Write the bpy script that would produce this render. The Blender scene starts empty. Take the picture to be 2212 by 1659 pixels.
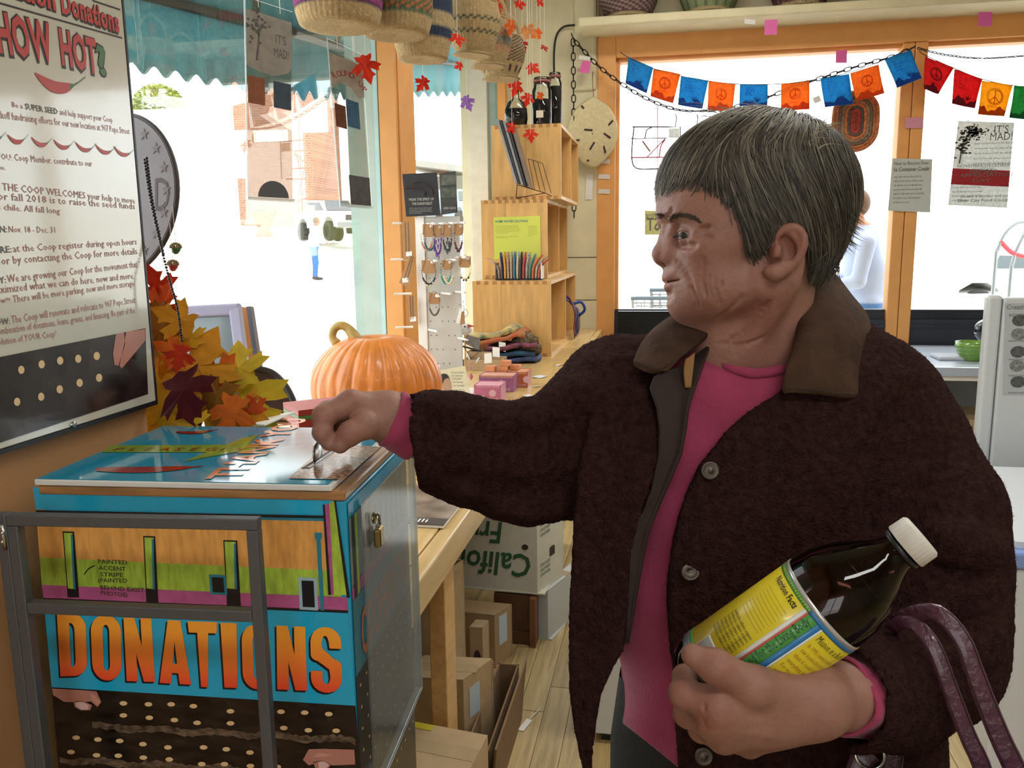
import bpy, bmesh, math, random
import numpy as np
from mathutils import Vector, Matrix, noise as mnoise
random.seed(7); RS = np.random.RandomState(7)
SC = bpy.context.scene; COL = SC.collection
PI = math.pi
# ------------------------------------------------------------ camera, world, light
F_PX, CX, CY = 1800.0, 1106.0, 829.5
def _cam(psi=10.5, th=9.6, rho=.75):
    p, t, r = np.radians([psi, th, rho])
    f = np.array([-np.sin(p)*np.cos(t), np.cos(p)*np.cos(t), -np.sin(t)])
    r0 = np.array([np.cos(p), np.sin(p), 0]); u0 = np.cross(r0, f)
    return np.cos(r)*r0-np.sin(r)*u0, np.sin(r)*r0+np.cos(r)*u0, f
EYE = np.array([0, 0, 1.52]); CR, CU, CF = _cam()
cd = bpy.data.cameras.new('camera'); cam = bpy.data.objects.new('camera', cd); COL.objects.link(cam)
cd.sensor_width = 36; cd.lens = F_PX/2212*36; cd.clip_start = .02; cd.clip_end = 300
cam.matrix_world = Matrix(((CR[0], CU[0], -CF[0], EYE[0]), (CR[1], CU[1], -CF[1], EYE[1]), (CR[2], CU[2], -CF[2], EYE[2]), (0, 0, 0, 1)))
SC.camera = cam
def ray(x, y): return CF+CR*((x-CX)/F_PX)+CU*((CY-y)/F_PX)
def at(x, y, d): return EYE+ray(x, y)*d
def onz(x, y, z): r = ray(x, y); return EYE+r*((z-EYE[2])/r[2])
def onx(x, y, X): r = ray(x, y); return EYE+r*((X-EYE[0])/r[0])
def ony(x, y, Y): r = ray(x, y); return EYE+r*((Y-EYE[1])/r[1])
def proj(P):
    q = np.asarray(P, float)-EYE; d = q@CF
    return CX+F_PX*(q@CR)/d, CY-F_PX*(q@CU)/d, d
w = bpy.data.worlds.new('sky'); SC.world = w; w.use_nodes = True
bg = w.node_tree.nodes['Background']; bg.inputs[0].default_value = (.93, .97, 1, 1); bg.inputs[1].default_value = 4.2
SC.view_settings.view_transform = 'Standard'; SC.view_settings.look = 'None'; SC.view_settings.gamma = 1
SC.view_settings.use_curve_mapping = False; SC.view_settings.exposure = 0.0
SC.cycles.max_bounces = 8; SC.cycles.diffuse_bounces = 4; SC.cycles.transparent_max_bounces = 24
SC.cycles.use_denoising = True; SC.cycles.sample_clamp_indirect = 6
def lamp(name, loc, size, energy, color=(1, .96, .9), rot=(0, 0, 0), sy=None):
    l = bpy.data.lights.new(name, 'AREA'); l.energy = energy; l.color = color; l.size = size
    if sy: l.shape = 'RECTANGLE'; l.size_y = sy
    o = bpy.data.objects.new(name, l); o.location = loc; o.rotation_euler = rot; COL.objects.link(o); return o
sl = bpy.data.lights.new('sun', 'SUN'); sl.energy = 2.0; sl.angle = .01; sl.color = (1, .95, .85)
so = bpy.data.objects.new('sun', sl); so.rotation_euler = (math.radians(38), 0, math.radians(150)); COL.objects.link(so)
lamp('unseen_ceiling_light', (.9, -.9, 3.2), 1.6, 30, (1, .98, .95), sy=.35)  # the ceiling lamps here are all out of view
lamp('unseen_ceiling_light', (.7, 2.2, 3.25), 1.4, 30, (1, .98, .94), sy=.3)
lamp('unseen_ceiling_light', (2.6, .6, 3.2), 1.4, 20, (1, .98, .94), sy=.3)
lamp('unseen_ceiling_light', (.1, 4.3, 3.3), 1.2, 26, (1, .97, .92), sy=.3)  # unseen lamp added to brighten the far end of the room
# ------------------------------------------------------------ materials
def lin(c):
    if isinstance(c, str):
        c = [int(c[i:i+2], 16)/255 for i in (1, 3, 5)]
    return tuple(x/12.92 if x <= .04045 else ((x+.055)/1.055)**2.4 for x in c)+(1,)
_M = {}
def mat(name, col, rough=.6, metal=0., spec=.5, var=0., vscale=20., bump=0., bscale=80., alpha=1., coat=0., trans=0., emit=0., stretch=None, col2=None, attr=None, sheen=0., ior=1.5, sss=0.):
    """procedural material: base colour, optional noise variation and bump in object coordinates"""
    if name in _M: return _M[name]
    m = bpy.data.materials.new(name); m.use_nodes = True; _M[name] = m
    nt = m.node_tree; b = nt.nodes['Principled BSDF']; I = b.inputs
    I['Base Color'].default_value = lin(col); I['Roughness'].default_value = rough; I['Metallic'].default_value = metal
    I['Specular IOR Level'].default_value = spec; I['Coat Weight'].default_value = coat; I['Coat Roughness'].default_value = .06
    I['Transmission Weight'].default_value = trans; I['IOR'].default_value = ior; I['Alpha'].default_value = alpha
    I['Sheen Weight'].default_value = sheen; I['Sheen Roughness'].default_value = .5
    if sss: I['Subsurface Weight'].default_value = sss; I['Subsurface Scale'].default_value = .004; I['Subsurface Radius'].default_value = (1, .35, .2)
    if emit: I['Emission Color'].default_value = lin(col); I['Emission Strength'].default_value = emit
    L = nt.links; N = nt.nodes
    vec = None
    if var or bump or attr:
        tc = N.new('ShaderNodeTexCoord'); mp = N.new('ShaderNodeMapping'); L.new(tc.outputs['Object'], mp.inputs[0]); vec = mp.outputs[0]
        if stretch: mp.inputs['Scale'].default_value = stretch
    base = None
    if attr:
        a = N.new('ShaderNodeVertexColor'); a.layer_name = attr; base = a.outputs[0]; L.new(base, I['Base Color'])
    if var:
        n = N.new('ShaderNodeTexNoise'); n.inputs['Scale'].default_value = vscale; n.inputs['Detail'].default_value = 6; L.new(vec, n.inputs['Vector'])
        r = N.new('ShaderNodeMapRange'); r.inputs[1].default_value = .3; r.inputs[2].default_value = .7; L.new(n.outputs[0], r.inputs[0])
        mx = N.new('ShaderNodeMix'); mx.data_type = 'RGBA'; L.new(r.outputs[0], mx.inputs[0])
        if base is None:
            c1 = lin(col); mx.inputs[6].default_value = tuple(x*(1-var) for x in c1[:3])+(1,)
            mx.inputs[7].default_value = lin(col2) if col2 else tuple(min(1, x*(1+var)) for x in c1[:3])+(1,)
            L.new(mx.outputs[2], I['Base Color'])
        else:
            mx.inputs[6].default_value = (1-var,)*3+(1,); mx.inputs[7].default_value = (1,)*4
            mu = N.new('ShaderNodeMix'); mu.data_type = 'RGBA'; mu.blend_type = 'MULTIPLY'; mu.inputs[0].default_value = 1
            L.new(base, mu.inputs[6]); L.new(mx.outputs[2], mu.inputs[7]); L.new(mu.outputs[2], I['Base Color'])
    if bump:
        n = N.new('ShaderNodeTexNoise'); n.inputs['Scale'].default_value = bscale; n.inputs['Detail'].default_value = 5; L.new(vec, n.inputs['Vector'])
        bp = N.new('ShaderNodeBump'); bp.inputs['Strength'].default_value = bump; bp.inputs['Distance'].default_value = .01
        L.new(n.outputs[0], bp.inputs['Height']); L.new(bp.outputs[0], I['Normal'])
    return m
def glassmat(name, tint=(1, 1, 1), refl=1., rough=0., haze=0., hazecol=(1, 1, 1)):
    """thin sheet: light passes straight, the surface mirrors by Fresnel, plus a little haze"""
    if name in _M: return _M[name]
    m = bpy.data.materials.new(name); m.use_nodes = True; _M[name] = m; nt = m.node_tree; N = nt.nodes; L = nt.links
    N.remove(N['Principled BSDF']); out = N['Material Output']
    t = N.new('ShaderNodeBsdfTransparent'); t.inputs[0].default_value = tuple(tint)+(1,)
    g = N.new('ShaderNodeBsdfGlossy'); g.inputs['Roughness'].default_value = rough
    f = N.new('ShaderNodeFresnel'); f.inputs[0].default_value = 1.45
    mu = N.new('ShaderNodeMath'); mu.operation = 'MULTIPLY'; mu.inputs[1].default_value = refl; mu.use_clamp = True; L.new(f.outputs[0], mu.inputs[0])
    mx = N.new('ShaderNodeMixShader'); L.new(mu.outputs[0], mx.inputs[0]); L.new(t.outputs[0], mx.inputs[1]); L.new(g.outputs[0], mx.inputs[2])
    last = mx
    if haze:
        d = N.new('ShaderNodeBsdfDiffuse'); d.inputs[0].default_value = tuple(hazecol)+(1,)
        m2 = N.new('ShaderNodeMixShader'); m2.inputs[0].default_value = haze; L.new(mx.outputs[0], m2.inputs[1]); L.new(d.outputs[0], m2.inputs[2]); last = m2
    L.new(last.outputs[0], out.inputs[0]); return m
def translucent(name, col, t=.5, rough=.8):
    """thin cloth, paper or leaf that light shines through"""
    if name in _M: return _M[name]
    m = mat(name, col, rough, spec=.15, var=.12, vscale=60); nt = m.node_tree; N = nt.nodes; L = nt.links; b = N['Principled BSDF']; out = N['Material Output']
    tr = N.new('ShaderNodeBsdfTranslucent'); tr.inputs[0].default_value = lin(col)
    s = b.inputs['Base Color']
    if s.is_linked: L.new(s.links[0].from_socket, tr.inputs[0])
    mx = N.new('ShaderNodeMixShader'); mx.inputs[0].default_value = t; L.new(b.outputs[0], mx.inputs[1]); L.new(tr.outputs[0], mx.inputs[2]); L.new(mx.outputs[0], out.inputs[0]); return m
# ------------------------------------------------------------ mesh builder
def V(a): return np.asarray(a, float)
def unit(v): v = V(v); return v/max(np.linalg.norm(v), 1e-12)
def frame(z, x=None):
    z = unit(z); x = V(x) if x is not None else (V([1, 0, 0]) if abs(z[0]) < .8 else V([0, 1, 0]))
    x = unit(x-z*(x@z)); return x, np.cross(z, x), z
def crom(P, n):
    """Catmull-Rom through the points P, n samples"""
    P = V(P); k = len(P)
    if k == 2: return P[0]+(P[1]-P[0])*np.linspace(0, 1, n)[:, None]
    Q = np.vstack([2*P[0]-P[1], P, 2*P[-1]-P[-2]]); t = np.linspace(0, k-1-1e-9, n); i = t.astype(int); f = (t-i)[:, None]
    a, b, c, d = Q[i], Q[i+1], Q[i+2], Q[i+3]
    return .5*(2*b+(c-a)*f+(2*a-5*b+4*c-d)*f*f+(3*b-a-3*c+d)*f**3)
class MB:
    def __init__(s): s.v = []; s.f = []; s.m = []; s.c = []; s.n = 0; s.mi = 0; s.col = None
    def add(s, v, f):
        v = V(v); s.v.append(v); n = s.n; s.f += [tuple(i+n for i in q) for q in f]; s.m += [s.mi]*len(f); s.n += len(v)
        s.c.append(np.tile(V(s.col if s.col is not None else (1, 1, 1))[:3], (len(v), 1))); return s
    def box(s, lo, hi): 
        c = [(x, y, z) for x in (lo[0], hi[0]) for y in (lo[1], hi[1]) for z in (lo[2], hi[2])]
        return s.add(c, [(0, 1, 3, 2), (4, 6, 7, 5), (0, 4, 5, 1), (2, 3, 7, 6), (0, 2, 6, 4), (1, 5, 7, 3)])
    def obox(s, o, ex, ey, ez, sx, sy, sz):
        """box centred at o with unit axes and full sizes"""
        o, ex, ey, ez = V(o), V(ex)*sx/2, V(ey)*sy/2, V(ez)*sz/2
        c = [o+a*ex+b*ey+d*ez for a in (-1, 1) for b in (-1, 1) for d in (-1, 1)]
        return s.add(c, [(0, 1, 3, 2), (4, 6, 7, 5), (0, 4, 5, 1), (2, 3, 7, 6), (0, 2, 6, 4), (1, 5, 7, 3)])
    def bar(s, a, b, w, h=None, up=(0, 0, 1)):
        a, b = V(a), V(b); z = unit(b-a); x = np.cross(up, z); x = unit(x) if np.linalg.norm(x) > 1e-6 else frame(z)[0]; y = np.cross(z, x)
        return s.obox((a+b)/2, x, y, z, w, h or w, np.linalg.norm(b-a))
    def prism(s, poly, o, ex, ey, t, n=None):
        """2-D outline on the plane o + x ex + y ey, given thickness t along its normal"""
        o, ex, ey = V(o), V(ex), V(ey); n = unit(np.cross(ex, ey)) if n is None else V(n); P = V(poly); k = len(P)
        base = o+P[:, :1]*ex+P[:, 1:2]*ey
        return s.add(np.vstack([base, base+n*t]), [tuple(range(k, 2*k)), tuple(range(k-1, -1, -1))]+[(i, (i+1) % k, k+(i+1) % k, k+i) for i in range(k)])
    def tube(s, path, r, seg=8, cap=True, flat=1., up=None, closed=False):
        P = V(path); k = len(P); R = np.full(k, r, float) if np.isscalar(r) else V(r)
        T = np.gradient(P, axis=0) if not closed else np.roll(P, -1, 0)-np.roll(P, 1, 0)
        T /= np.maximum(np.linalg.norm(T, axis=1), 1e-12)[:, None]
        x = frame(T[0], up)[0]; a = np.linspace(0, 2*PI, seg, endpoint=False); out = []
        for i in range(k):
            x = x-T[i]*(x@T[i]); x /= max(np.linalg.norm(x), 1e-9); y = np.cross(T[i], x)
            out.append(P[i]+R[i]*(np.cos(a)[:, None]*x+flat*np.sin(a)[:, None]*y))
        f = [(i*seg+j, i*seg+(j+1) % seg, ((i+1) % k)*seg+(j+1) % seg, ((i+1) % k)*seg+j) for i in range(k if closed else k-1) for j in range(seg)]
        if cap and not closed: f += [tuple(range(seg-1, -1, -1)), tuple(range((k-1)*seg, k*seg))]
        return s.add(np.vstack(out), f)
    def lathe(s, prof, o=(0, 0, 0), z=(0, 0, 1), seg=24, x=None, squash=1.):
        """profile [(radius, height)] turned about the axis z through o"""
        ex, ey, ez = frame(z, x); o = V(o); a = np.linspace(0, 2*PI, seg, endpoint=False); k = len(prof)
        v = np.vstack([o+r*(np.cos(a)[:, None]*ex+squash*np.sin(a)[:, None]*ey)+h*ez for r, h in prof])
        f = [(i*seg+j, i*seg+(j+1) % seg, (i+1)*seg+(j+1) % seg, (i+1)*seg+j) for i in range(k-1) for j in range(seg)]
        if prof[0][0] > 1e-6: f.append(tuple(range(seg-1, -1, -1)))
        if prof[-1][0] > 1e-6: f.append(tuple(range((k-1)*seg, k*seg)))
        return s.add(v, f)
    def ball(s, o, r, seg=10, rings=6, z=(0, 0, 1), x=None):
        r = V(r)*np.ones(3); ex, ey, ez = frame(z, x); o = V(o); v = [o-r[2]*ez]
        a = np.linspace(0, 2*PI, seg, endpoint=False)
        for i in range(1, rings):
            t = PI*i/rings; v += list(o+np.sin(t)*(np.cos(a)[:, None]*ex*r[0]+np.sin(a)[:, None]*ey*r[1])-np.cos(t)*r[2]*ez)
        v.append(o+r[2]*ez); n = len(v)
        f = [(0, 1+(j+1) % seg, 1+j) for j in range(seg)]
        f += [(1+i*seg+j, 1+i*seg+(j+1) % seg, 1+(i+1)*seg+(j+1) % seg, 1+(i+1)*seg+j) for i in range(rings-2) for j in range(seg)]
        f += [(1+(rings-2)*seg+j, 1+(rings-2)*seg+(j+1) % seg, n-1) for j in range(seg)]
        return s.add(v, f)
    def grid(s, G, t=0., closed_u=False):
        """G[i][j] points; t > 0 gives the sheet that thickness"""
        G = V(G); a, b = G.shape[:2]; P = G.reshape(-1, 3); q = []
        for i in range(a-1):
            for j in range(b if closed_u else b-1):
                q.append((i*b+j, i*b+(j+1) % b, (i+1)*b+(j+1) % b, (i+1)*b+j))
        if not t: return s.add(P, q)
        du = np.gradient(G, axis=0); dv = np.gradient(G, axis=1)
        if closed_u: dv = np.roll(G, -1, 1)-np.roll(G, 1, 1)
        n = np.cross(du, dv); n /= np.maximum(np.linalg.norm(n, axis=2, keepdims=True), 1e-12); N = n.reshape(-1, 3)*t/2; k = a*b
        rim = [(i, i+1) for i in range(b-1)]+[((a-1)*b+i+1, (a-1)*b+i) for i in range(b-1)]
        if closed_u: rim += [(b-1, 0), ((a-1)*b, a*b-1)]
        else: rim += [((i+1)*b, i*b) for i in range(a-1)]+[(i*b+b-1, (i+1)*b+b-1) for i in range(a-1)]
        return s.add(np.vstack([P+N, P-N]), q+[tuple(k+i for i in f[::-1]) for f in q]+[(x, x+k, y+k, y) for x, y in rim])
    def build(s, name, m, parent=None, smooth=False, autos=None, colors=False):
        me = bpy.data.meshes.new(name); v = np.vstack(s.v) if s.v else np.zeros((0, 3))
        o = bpy.data.objects.new(name, me); COL.objects.link(o)
        org = V((0, 0, 0)) if parent is None else V(parent.matrix_world.translation) if False else V((0, 0, 0))
        if parent is not None:
            o.parent = parent; loc = ROOTLOC.get(parent.name, np.zeros(3)); v = v-loc; ROOTLOC[o.name] = loc
        elif len(v):
            loc = V(((v[:, 0].min()+v[:, 0].max())/2, (v[:, 1].min()+v[:, 1].max())/2, v[:, 2].min())); v = v-loc; o.location = loc; ROOTLOC[o.name] = loc
        me.from_pydata(v.tolist(), [], s.f)
        for x in (m if isinstance(m, (list, tuple)) else [m]): me.materials.append(x)
        if isinstance(m, (list, tuple)) and len(m) > 1: me.polygons.foreach_set('material_index', s.m)
        if colors:
            ca = me.color_attributes.new('Col', 'FLOAT_COLOR', 'POINT'); c = np.vstack(s.c); ca.data.foreach_set('color', np.hstack([c, np.ones((len(c), 1))]).ravel())
        if smooth: me.polygons.foreach_set('use_smooth', [True]*len(me.polygons))
        if smooth == 'auto' or autos: 
            try: me.set_sharp_from_angle(angle=math.radians(autos or 40))
            except Exception: pass
        bm = bmesh.new(); bm.from_mesh(me); bmesh.ops.recalc_face_normals(bm, faces=bm.faces); bm.to_mesh(me); bm.free()
        me.update(); return o
ROOTLOC = {}     # where each object's mesh origin stands in the world (no object is turned or scaled)
def tag(o, label=None, cat=None, group=None, kind=None):
    for k, x in (('label', label), ('category', cat), ('group', group), ('kind', kind)):
        if x: o[k] = x
    return o
def thing(name, loc, label, cat, group=None, kind=None):
    o = bpy.data.objects.new(name, None); COL.objects.link(o); o.location = V(loc); o.empty_display_size = .05; ROOTLOC[o.name] = V(loc)
    return tag(o, label, cat, group, kind)
def dup(o, loc, label=None, group=None, rot=None, scale=None):
    def cp(a, p):
        c = a.copy(); COL.objects.link(c)
        if p is not None: c.parent = p
        for k in a.children: cp(k, c)
        return c
    r = cp(o, None); r.location = V(loc)
    if rot is not None: r.rotation_euler = rot
    if scale is not None: r.scale = (scale,)*3
    if label: r['label'] = label
    if group: r['group'] = group
    return r
def bevel(o, w=.003, seg=2):
    m = o.modifiers.new('bevel', 'BEVEL'); m.width = w; m.segments = seg; m.limit_method = 'ANGLE'; return o
def subsurf(o, n=1):
    m = o.modifiers.new('sub', 'SUBSURF'); m.levels = n; m.render_levels = n; return o
_TX = {}
def text_geo(s, size=1., bold=0., shear=0., spacing=1., align='LEFT', res=2):
    k = (s, bold, shear, spacing, align, res)
    if k not in _TX:
        c = bpy.data.curves.new('t', 'FONT'); c.body = s; c.size = 1; c.offset = bold; c.shear = shear; c.space_character = spacing; c.align_x = align; c.resolution_u = res
        o = bpy.data.objects.new('t', c); COL.objects.link(o); dg = bpy.context.evaluated_depsgraph_get(); me = bpy.data.meshes.new_from_object(o.evaluated_get(dg))
        _TX[k] = (np.array([v.co[:2] for v in me.vertices]).reshape(-1, 2), [tuple(p.vertices) for p in me.polygons])
        bpy.data.objects.remove(o); bpy.data.curves.remove(c); bpy.data.meshes.remove(me)
    v, f = _TX[k]; return v*size, f
def put_text(mb, s, o, ex, ey, size, wide=1., lift=.0004, fit=None, **kw):
    """flat print: letters of the string s on the plane through o, lifted clear of it; fit = total width"""
    v, f = text_geo(s, size, **kw)
    if not len(v): return
    v = v.copy()
    if fit:
        a = v[:, 0].min(); wd = v[:, 0].max()-a; v[:, 0] = (v[:, 0]-a)*fit/max(wd, 1e-9)
    else: v[:, 0] *= wide
    n = unit(np.cross(V(ex), V(ey)))
    mb.add(V(o)+v[:, :1]*V(ex)+v[:, 1:2]*V(ey)+n*lift, f)
def lorem(mb, o, ex, ey, w, lines, size, gap, seed=0, wide=1., lift=.0004):
    r = random.Random(seed); W = 'the and for seed soil from our your will with more have been this that they leaf'.split()
    for i in range(lines):
        t = ' '.join(r.choice(W) for _ in range(8)); put_text(mb, t, V(o)-V(ey)*gap*i, ex, ey, size, fit=w*(r.uniform(.85, 1) if i < lines-1 else .5), lift=lift, res=1)
def blob(o, ex, ey, rx, ry, n=10): 
    return [(o[0]+rx*math.cos(2*PI*i/n), o[1]+ry*math.sin(2*PI*i/n)) for i in range(n)]
X3, Y3, Z3 = V((1, 0, 0)), V((0, 1, 0)), V((0, 0, 1))
# ------------------------------------------------------------ the room
YW, XW, XP = 5.75, -1.3, -.66      # window wall, left window wall, poster wall
M_cream = mat('cream_paint', '#cfc4a0', .6, var=.08, vscale=6, bump=.15, bscale=30)
M_ceil = mat('ceiling_plaster', '#b9b5a0', .8, var=.1, vscale=4, bump=.2, bscale=12)
M_ochre = mat('ochre_paint', '#b08358', .55, var=.08, vscale=5, bump=.12, bscale=40)
M_orange = mat('orange_paint', '#d99a55', .5, var=.06, vscale=8, bump=.1, bscale=60)
M_teal = mat('teal_paint', '#9dbab6', .55, var=.08, vscale=10, bump=.15, bscale=50)
M_navy = mat('navy_panel', '#262b36', .45, var=.1, vscale=5)
M_pine = mat('pine_wood', '#cda468', .42, var=.16, vscale=9, stretch=(6, .6, 6), bump=.06, bscale=60, coat=.15)
M_pine2 = mat('golden_pine', '#d6a864', .5, var=.17, vscale=7, stretch=(5, 5, .7), bump=.05, bscale=60)
M_glass = glassmat('window_glass', (.98, .99, .985), .3)
def st(o): o['kind'] = 'structure'; return o
fl = st(MB().box((-3.4+2.05, -2.6, -.12), (4.2, YW+.1, -.006)).build('floor', mat('subfloor', '#8f7a55', .6)))
pm = [mat('floor_board_%d' % i, c, .33, var=.25, vscale=5, stretch=(14, .8, 14), bump=.08, bscale=30, coat=.1) for i, c in enumerate(('#b9a374', '#a99263', '#c4ae80', '#b39a66'))]
r = random.Random(3); bw = .082; protos = {}
for i in range(27):
    x = -.78+i*bw; y = 1.25-r.random()*.9
    while y < YW:
        L = r.choice((.75, .95, 1.2)); y1 = min(y+L, YW)
        if y1-y > .1: MB().box((x+.0012, y+.0012, -.006), (x+bw-.0012, y1-.0012, r.uniform(-.0006, .0006))).build('plank', r.choice(pm), fl)
        y += L
M_board = mat('pale_floor_boards', '#b39d70', .4, var=.2, vscale=4, stretch=(10, .8, 10))
for a, b in (((-1.3, -2.6), (4.1, .35)), ((1.44, .35), (4.1, YW)), ((-1.3, .35), (-.79, YW))): MB().box(a+(-.006,), b+(0,)).build('floor_section', M_board, fl)
M_off = mat('warm_white_wall', '#b5ad98', .7, var=.06, vscale=3)
cei = st(MB().box((-1.6, -2.7, 3.4), (4.3, YW+.3, 3.5)).build('ceiling', M_ceil))
for x_, y_, w_ in ((.9, -.9, 1.6), (.7, 2.2, 1.4), (2.6, .6, 1.4), (.1, 4.3, 1.2)): MB().box((x_-w_/2-.05, y_-.22, 3.34), (x_+w_/2+.05, y_+.22, 3.399)).build('light_housing', mat('enamel_white', '#dcdad2', .4), cei)  # housings for the unseen ceiling lamps, the added one included
st(MB().box((-1.4, -2.75, 0), (4.3, -2.6, .9)).box((-1.4, -2.75, 2.5), (4.3, -2.6, 3.4)).box((-1.4, -2.75, .9), (-.7, -2.6, 2.5)).box((.6, -2.75, .9), (4.3, -2.6, 2.5)).build('wall_back', M_off))
wk = thing('unseen_window', (.6, -2.68, .9), None, None, kind='structure')  # unseen window behind the camera, added to give front light
MB().box((-.7, -2.7, .9), (.6, -2.69, 2.5)).build('pane', M_glass, wk); MB().box((-.75, -2.74, .86), (.65, -2.58, .9)).box((-.75, -2.74, 2.5), (.65, -2.58, 2.54)).box((-.08, -2.72, .9), (-.02, -2.64, 2.5)).build('frame', M_orange, wk)
st(MB().box((4.1, -2.6, 0), (4.25, YW+.15, 3.4)).build('wall_right', M_off))
wl = MB().box((XP-.14, -2.6, 0), (XP, onx(337, 866, XP+.014)[1]-.002, 3.4)).box((XW-.12, .8, 0), (XP-.14, .92, 3.4))
# a paler sawn-off strip of paint under the poster
st(wl.build('wall_left', M_ochre))
# left window wall: dado, header, panes
st(MB().box((XW-.12, .92, 0), (XW+.01, YW, .9)).box((XW-.12, .92, 2.95), (XW+.01, YW, 3.4)).build('wall_window_side', M_cream))
wn = thing('window_1', (XW, 2.3, .9), None, None, kind='structure')
MB().box((XW-.004, .93, .9), (XW+.004, 3.72, 2.95)).build('pane', M_glass, wn)
MB().box((XW-.05, .92, 2.86), (XW+.05, 3.72, 2.95)).build('frame', M_teal, wn)
MB().box((XW-.07, .92, .86), (XW+.02, 3.72, .905)).build('sill', M_teal, wn)
MB().box((-1.44, 3.74, .86), (-1.292, 3.9, 2.95)).build('outer_post', M_teal, wn)
bevel(MB().box((-1.29, 3.742, .9), (-1.205, 4.02, 3.4)).build('inner_post', M_orange, wn), .004)
bevel(MB().box((-1.207, 3.76, .9), (-1.198, 3.99, 3.4)).build('casing', M_orange, wn), .002)
wn2 = thing('window_2', (XW, 4.8, .9), None, None, kind='structure')
MB().box((XW-.004, 4.02, .9), (XW+.004, YW-.1, 2.95)).build('pane', M_glass, wn2)
MB().box((XW-.05, 4.02, 2.86), (XW+.05, YW-.1, 2.95)).build('frame', M_teal, wn2)
MB().box((XW-.07, 4.02, .86), (XW+.02, YW-.1, .905)).build('sill', M_teal, wn2)
# corner strips beside the second pane
st(MB().box((-1.31, YW-.12, .9), (-1.19, YW+.02, 3.4)).build('trim_1', mat('grey_white_trim', '#c9c4b4', .5, var=.06)))
st(MB().box((-1.188, YW-.06, .9), (-1.125, YW+.02, 3.4)).build('trim_2', M_teal))
st(MB().box((-1.123, YW-.09, .9), (-1.07, YW+.02, 3.4)).build('trim_3', M_orange))
# window wall
wb = MB().box((-1.4, YW+.02, 0), (-.46, YW+.16, 3.4)).box((-.46, YW+.02, 2.84), (4.1, YW+.16, 3.4)).box((-.46, YW+.04, 0), (4.1, YW+.16, .78))
wb.box((-1.07, YW-.02, 1.42), (-.46, YW+.03, 3.4)).box((-1.07, YW-.015, 1.13), (-.46, YW+.03, 1.414)).box((-1.07, YW-.02, .3), (-.46, YW+.03, 1.124))
st(wb.build('wall_window', M_cream))
st(bevel(MB().box((-.62, YW-.05, 2.5), (-.47, YW+.02, 3.4)).build('trim_4', M_cream), .02))
wr = thing('window_3', (1.8, YW, .78), None, None, kind='structure')
bevel(MB().box((-.465, YW-.03, .4), (-.345, YW+.1, 2.84)).build('jamb', M_orange, wr), .006)
MB().box((-.345, YW+.02, 1.06), (-.322, YW+.1, 2.72)).build('stop', M_orange, wr)
bevel(MB().box((-.345, YW-.035, 2.70), (4.1, YW+.1, 2.845)).build('beam', M_orange, wr), .006)
MB().box((-.33, YW+.01, 2.675), (4.1, YW+.1, 2.70)).build('head_stop', M_orange, wr)
bevel(MB().box((1.405, YW-.02, .4), (1.475, YW+.1, 2.70)).box((1.478, YW-.025, .4), (1.55, YW+.1, 2.70)).build('mullion', M_orange, wr), .006)
bevel(MB().box((3.3, YW-.02, .4), (3.42, YW+.1, 2.70)).build('mullion', M_orange, wr), .006)
MB().box((-.33, YW+.05, 1.05), (1.41, YW+.058, 2.69)).build('pane', M_glass, wr)
MB().box((1.55, YW+.05, 1.05), (3.3, YW+.058, 2.69)).build('pane', M_glass, wr)
MB().box((3.42, YW+.05, 1.05), (4.1, YW+.058, 2.69)).build('pane', M_glass, wr)
MB().box((-.345, YW+.02, 1.0), (4.1, YW+.12, 1.062)).build('sill', mat('dark_sill', '#20242c', .35), wr)
st(MB().box((-.345, YW, .78), (4.1, YW+.04, 1.0)).box((-.345, YW-.01, .95), (4.1, YW+.03, .965)).build('baseboard_window', M_navy))
sh = tag(bevel(MB().box((-.56, YW-.33, 2.83), (4.1, YW-.02, 2.885)).build('wall_shelf', M_cream), .012, 3), 'long cream shelf board above the orange window beam, carrying baskets', 'shelf')
# ------------------------------------------------------------ outside
def gz(x, y): return -.15+0.078*max(0., math.hypot(x, y-2)-3.)
gx = np.linspace(-45, 40, 35); gy = np.linspace(-20, 70, 37)
G = [[(x, y, gz(x, y) if not (-1.6 < x < 4.4 and -3 < y < 5.9) else -.2) for y in gy] for x in gx]
st(MB().grid(G).build('ground', mat('bright_concrete', '#d9d6cf', .9, var=.05, vscale=.6), smooth=True))
M_stucco = mat('white_stucco', '#e6e2da', .9)
M_brick = mat('brick_wall', '#9a6a50', .9)
def brickify(m, s, c1, c2, mo):
    nt = m.node_tree; N = nt.nodes; L = nt.links; b = N.new('ShaderNodeTexBrick'); tc = N.new('ShaderNodeTexCoord'); mp = N.new('ShaderNodeMapping')
    mp.inputs['Rotation'].default_value = (PI/2, 0, 0); L.new(tc.outputs['Object'], mp.inputs[0]); L.new(mp.outputs[0], b.inputs[0])
    b.inputs['Color1'].default_value = lin(c1); b.inputs['Color2'].default_value = lin(c2); b.inputs['Mortar'].default_value = lin(mo); b.inputs['Scale'].default_value = s
    b.inputs['Mortar Size'].default_value = .012; L.new(b.outputs[0], N['Principled BSDF'].inputs['Base Color'])
brickify(M_brick, 2.6, '#a2755e', '#b2846c', '#c6b6a5')
YB = 33.
bd = thing('street_building', ony(590, 525, YB)*V((1, 1, 0)), 'pale red brick building across the street, seen through the left window', 'building')
a, b = ony(522, 520, YB)[0], ony(684, 520, YB)[0]; zt = ony(590, 60, YB)[2]; zb = 1.0; c_ = ony(600, 300, YB)
MB().box((a, YB, zb), (b, YB+3, zt)).build('wall', M_brick, bd); MB().box((a-.1, YB-.15, zt), (b+.1, YB+3.1, zt+.3)).build('cornice', M_stucco, bd)
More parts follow.
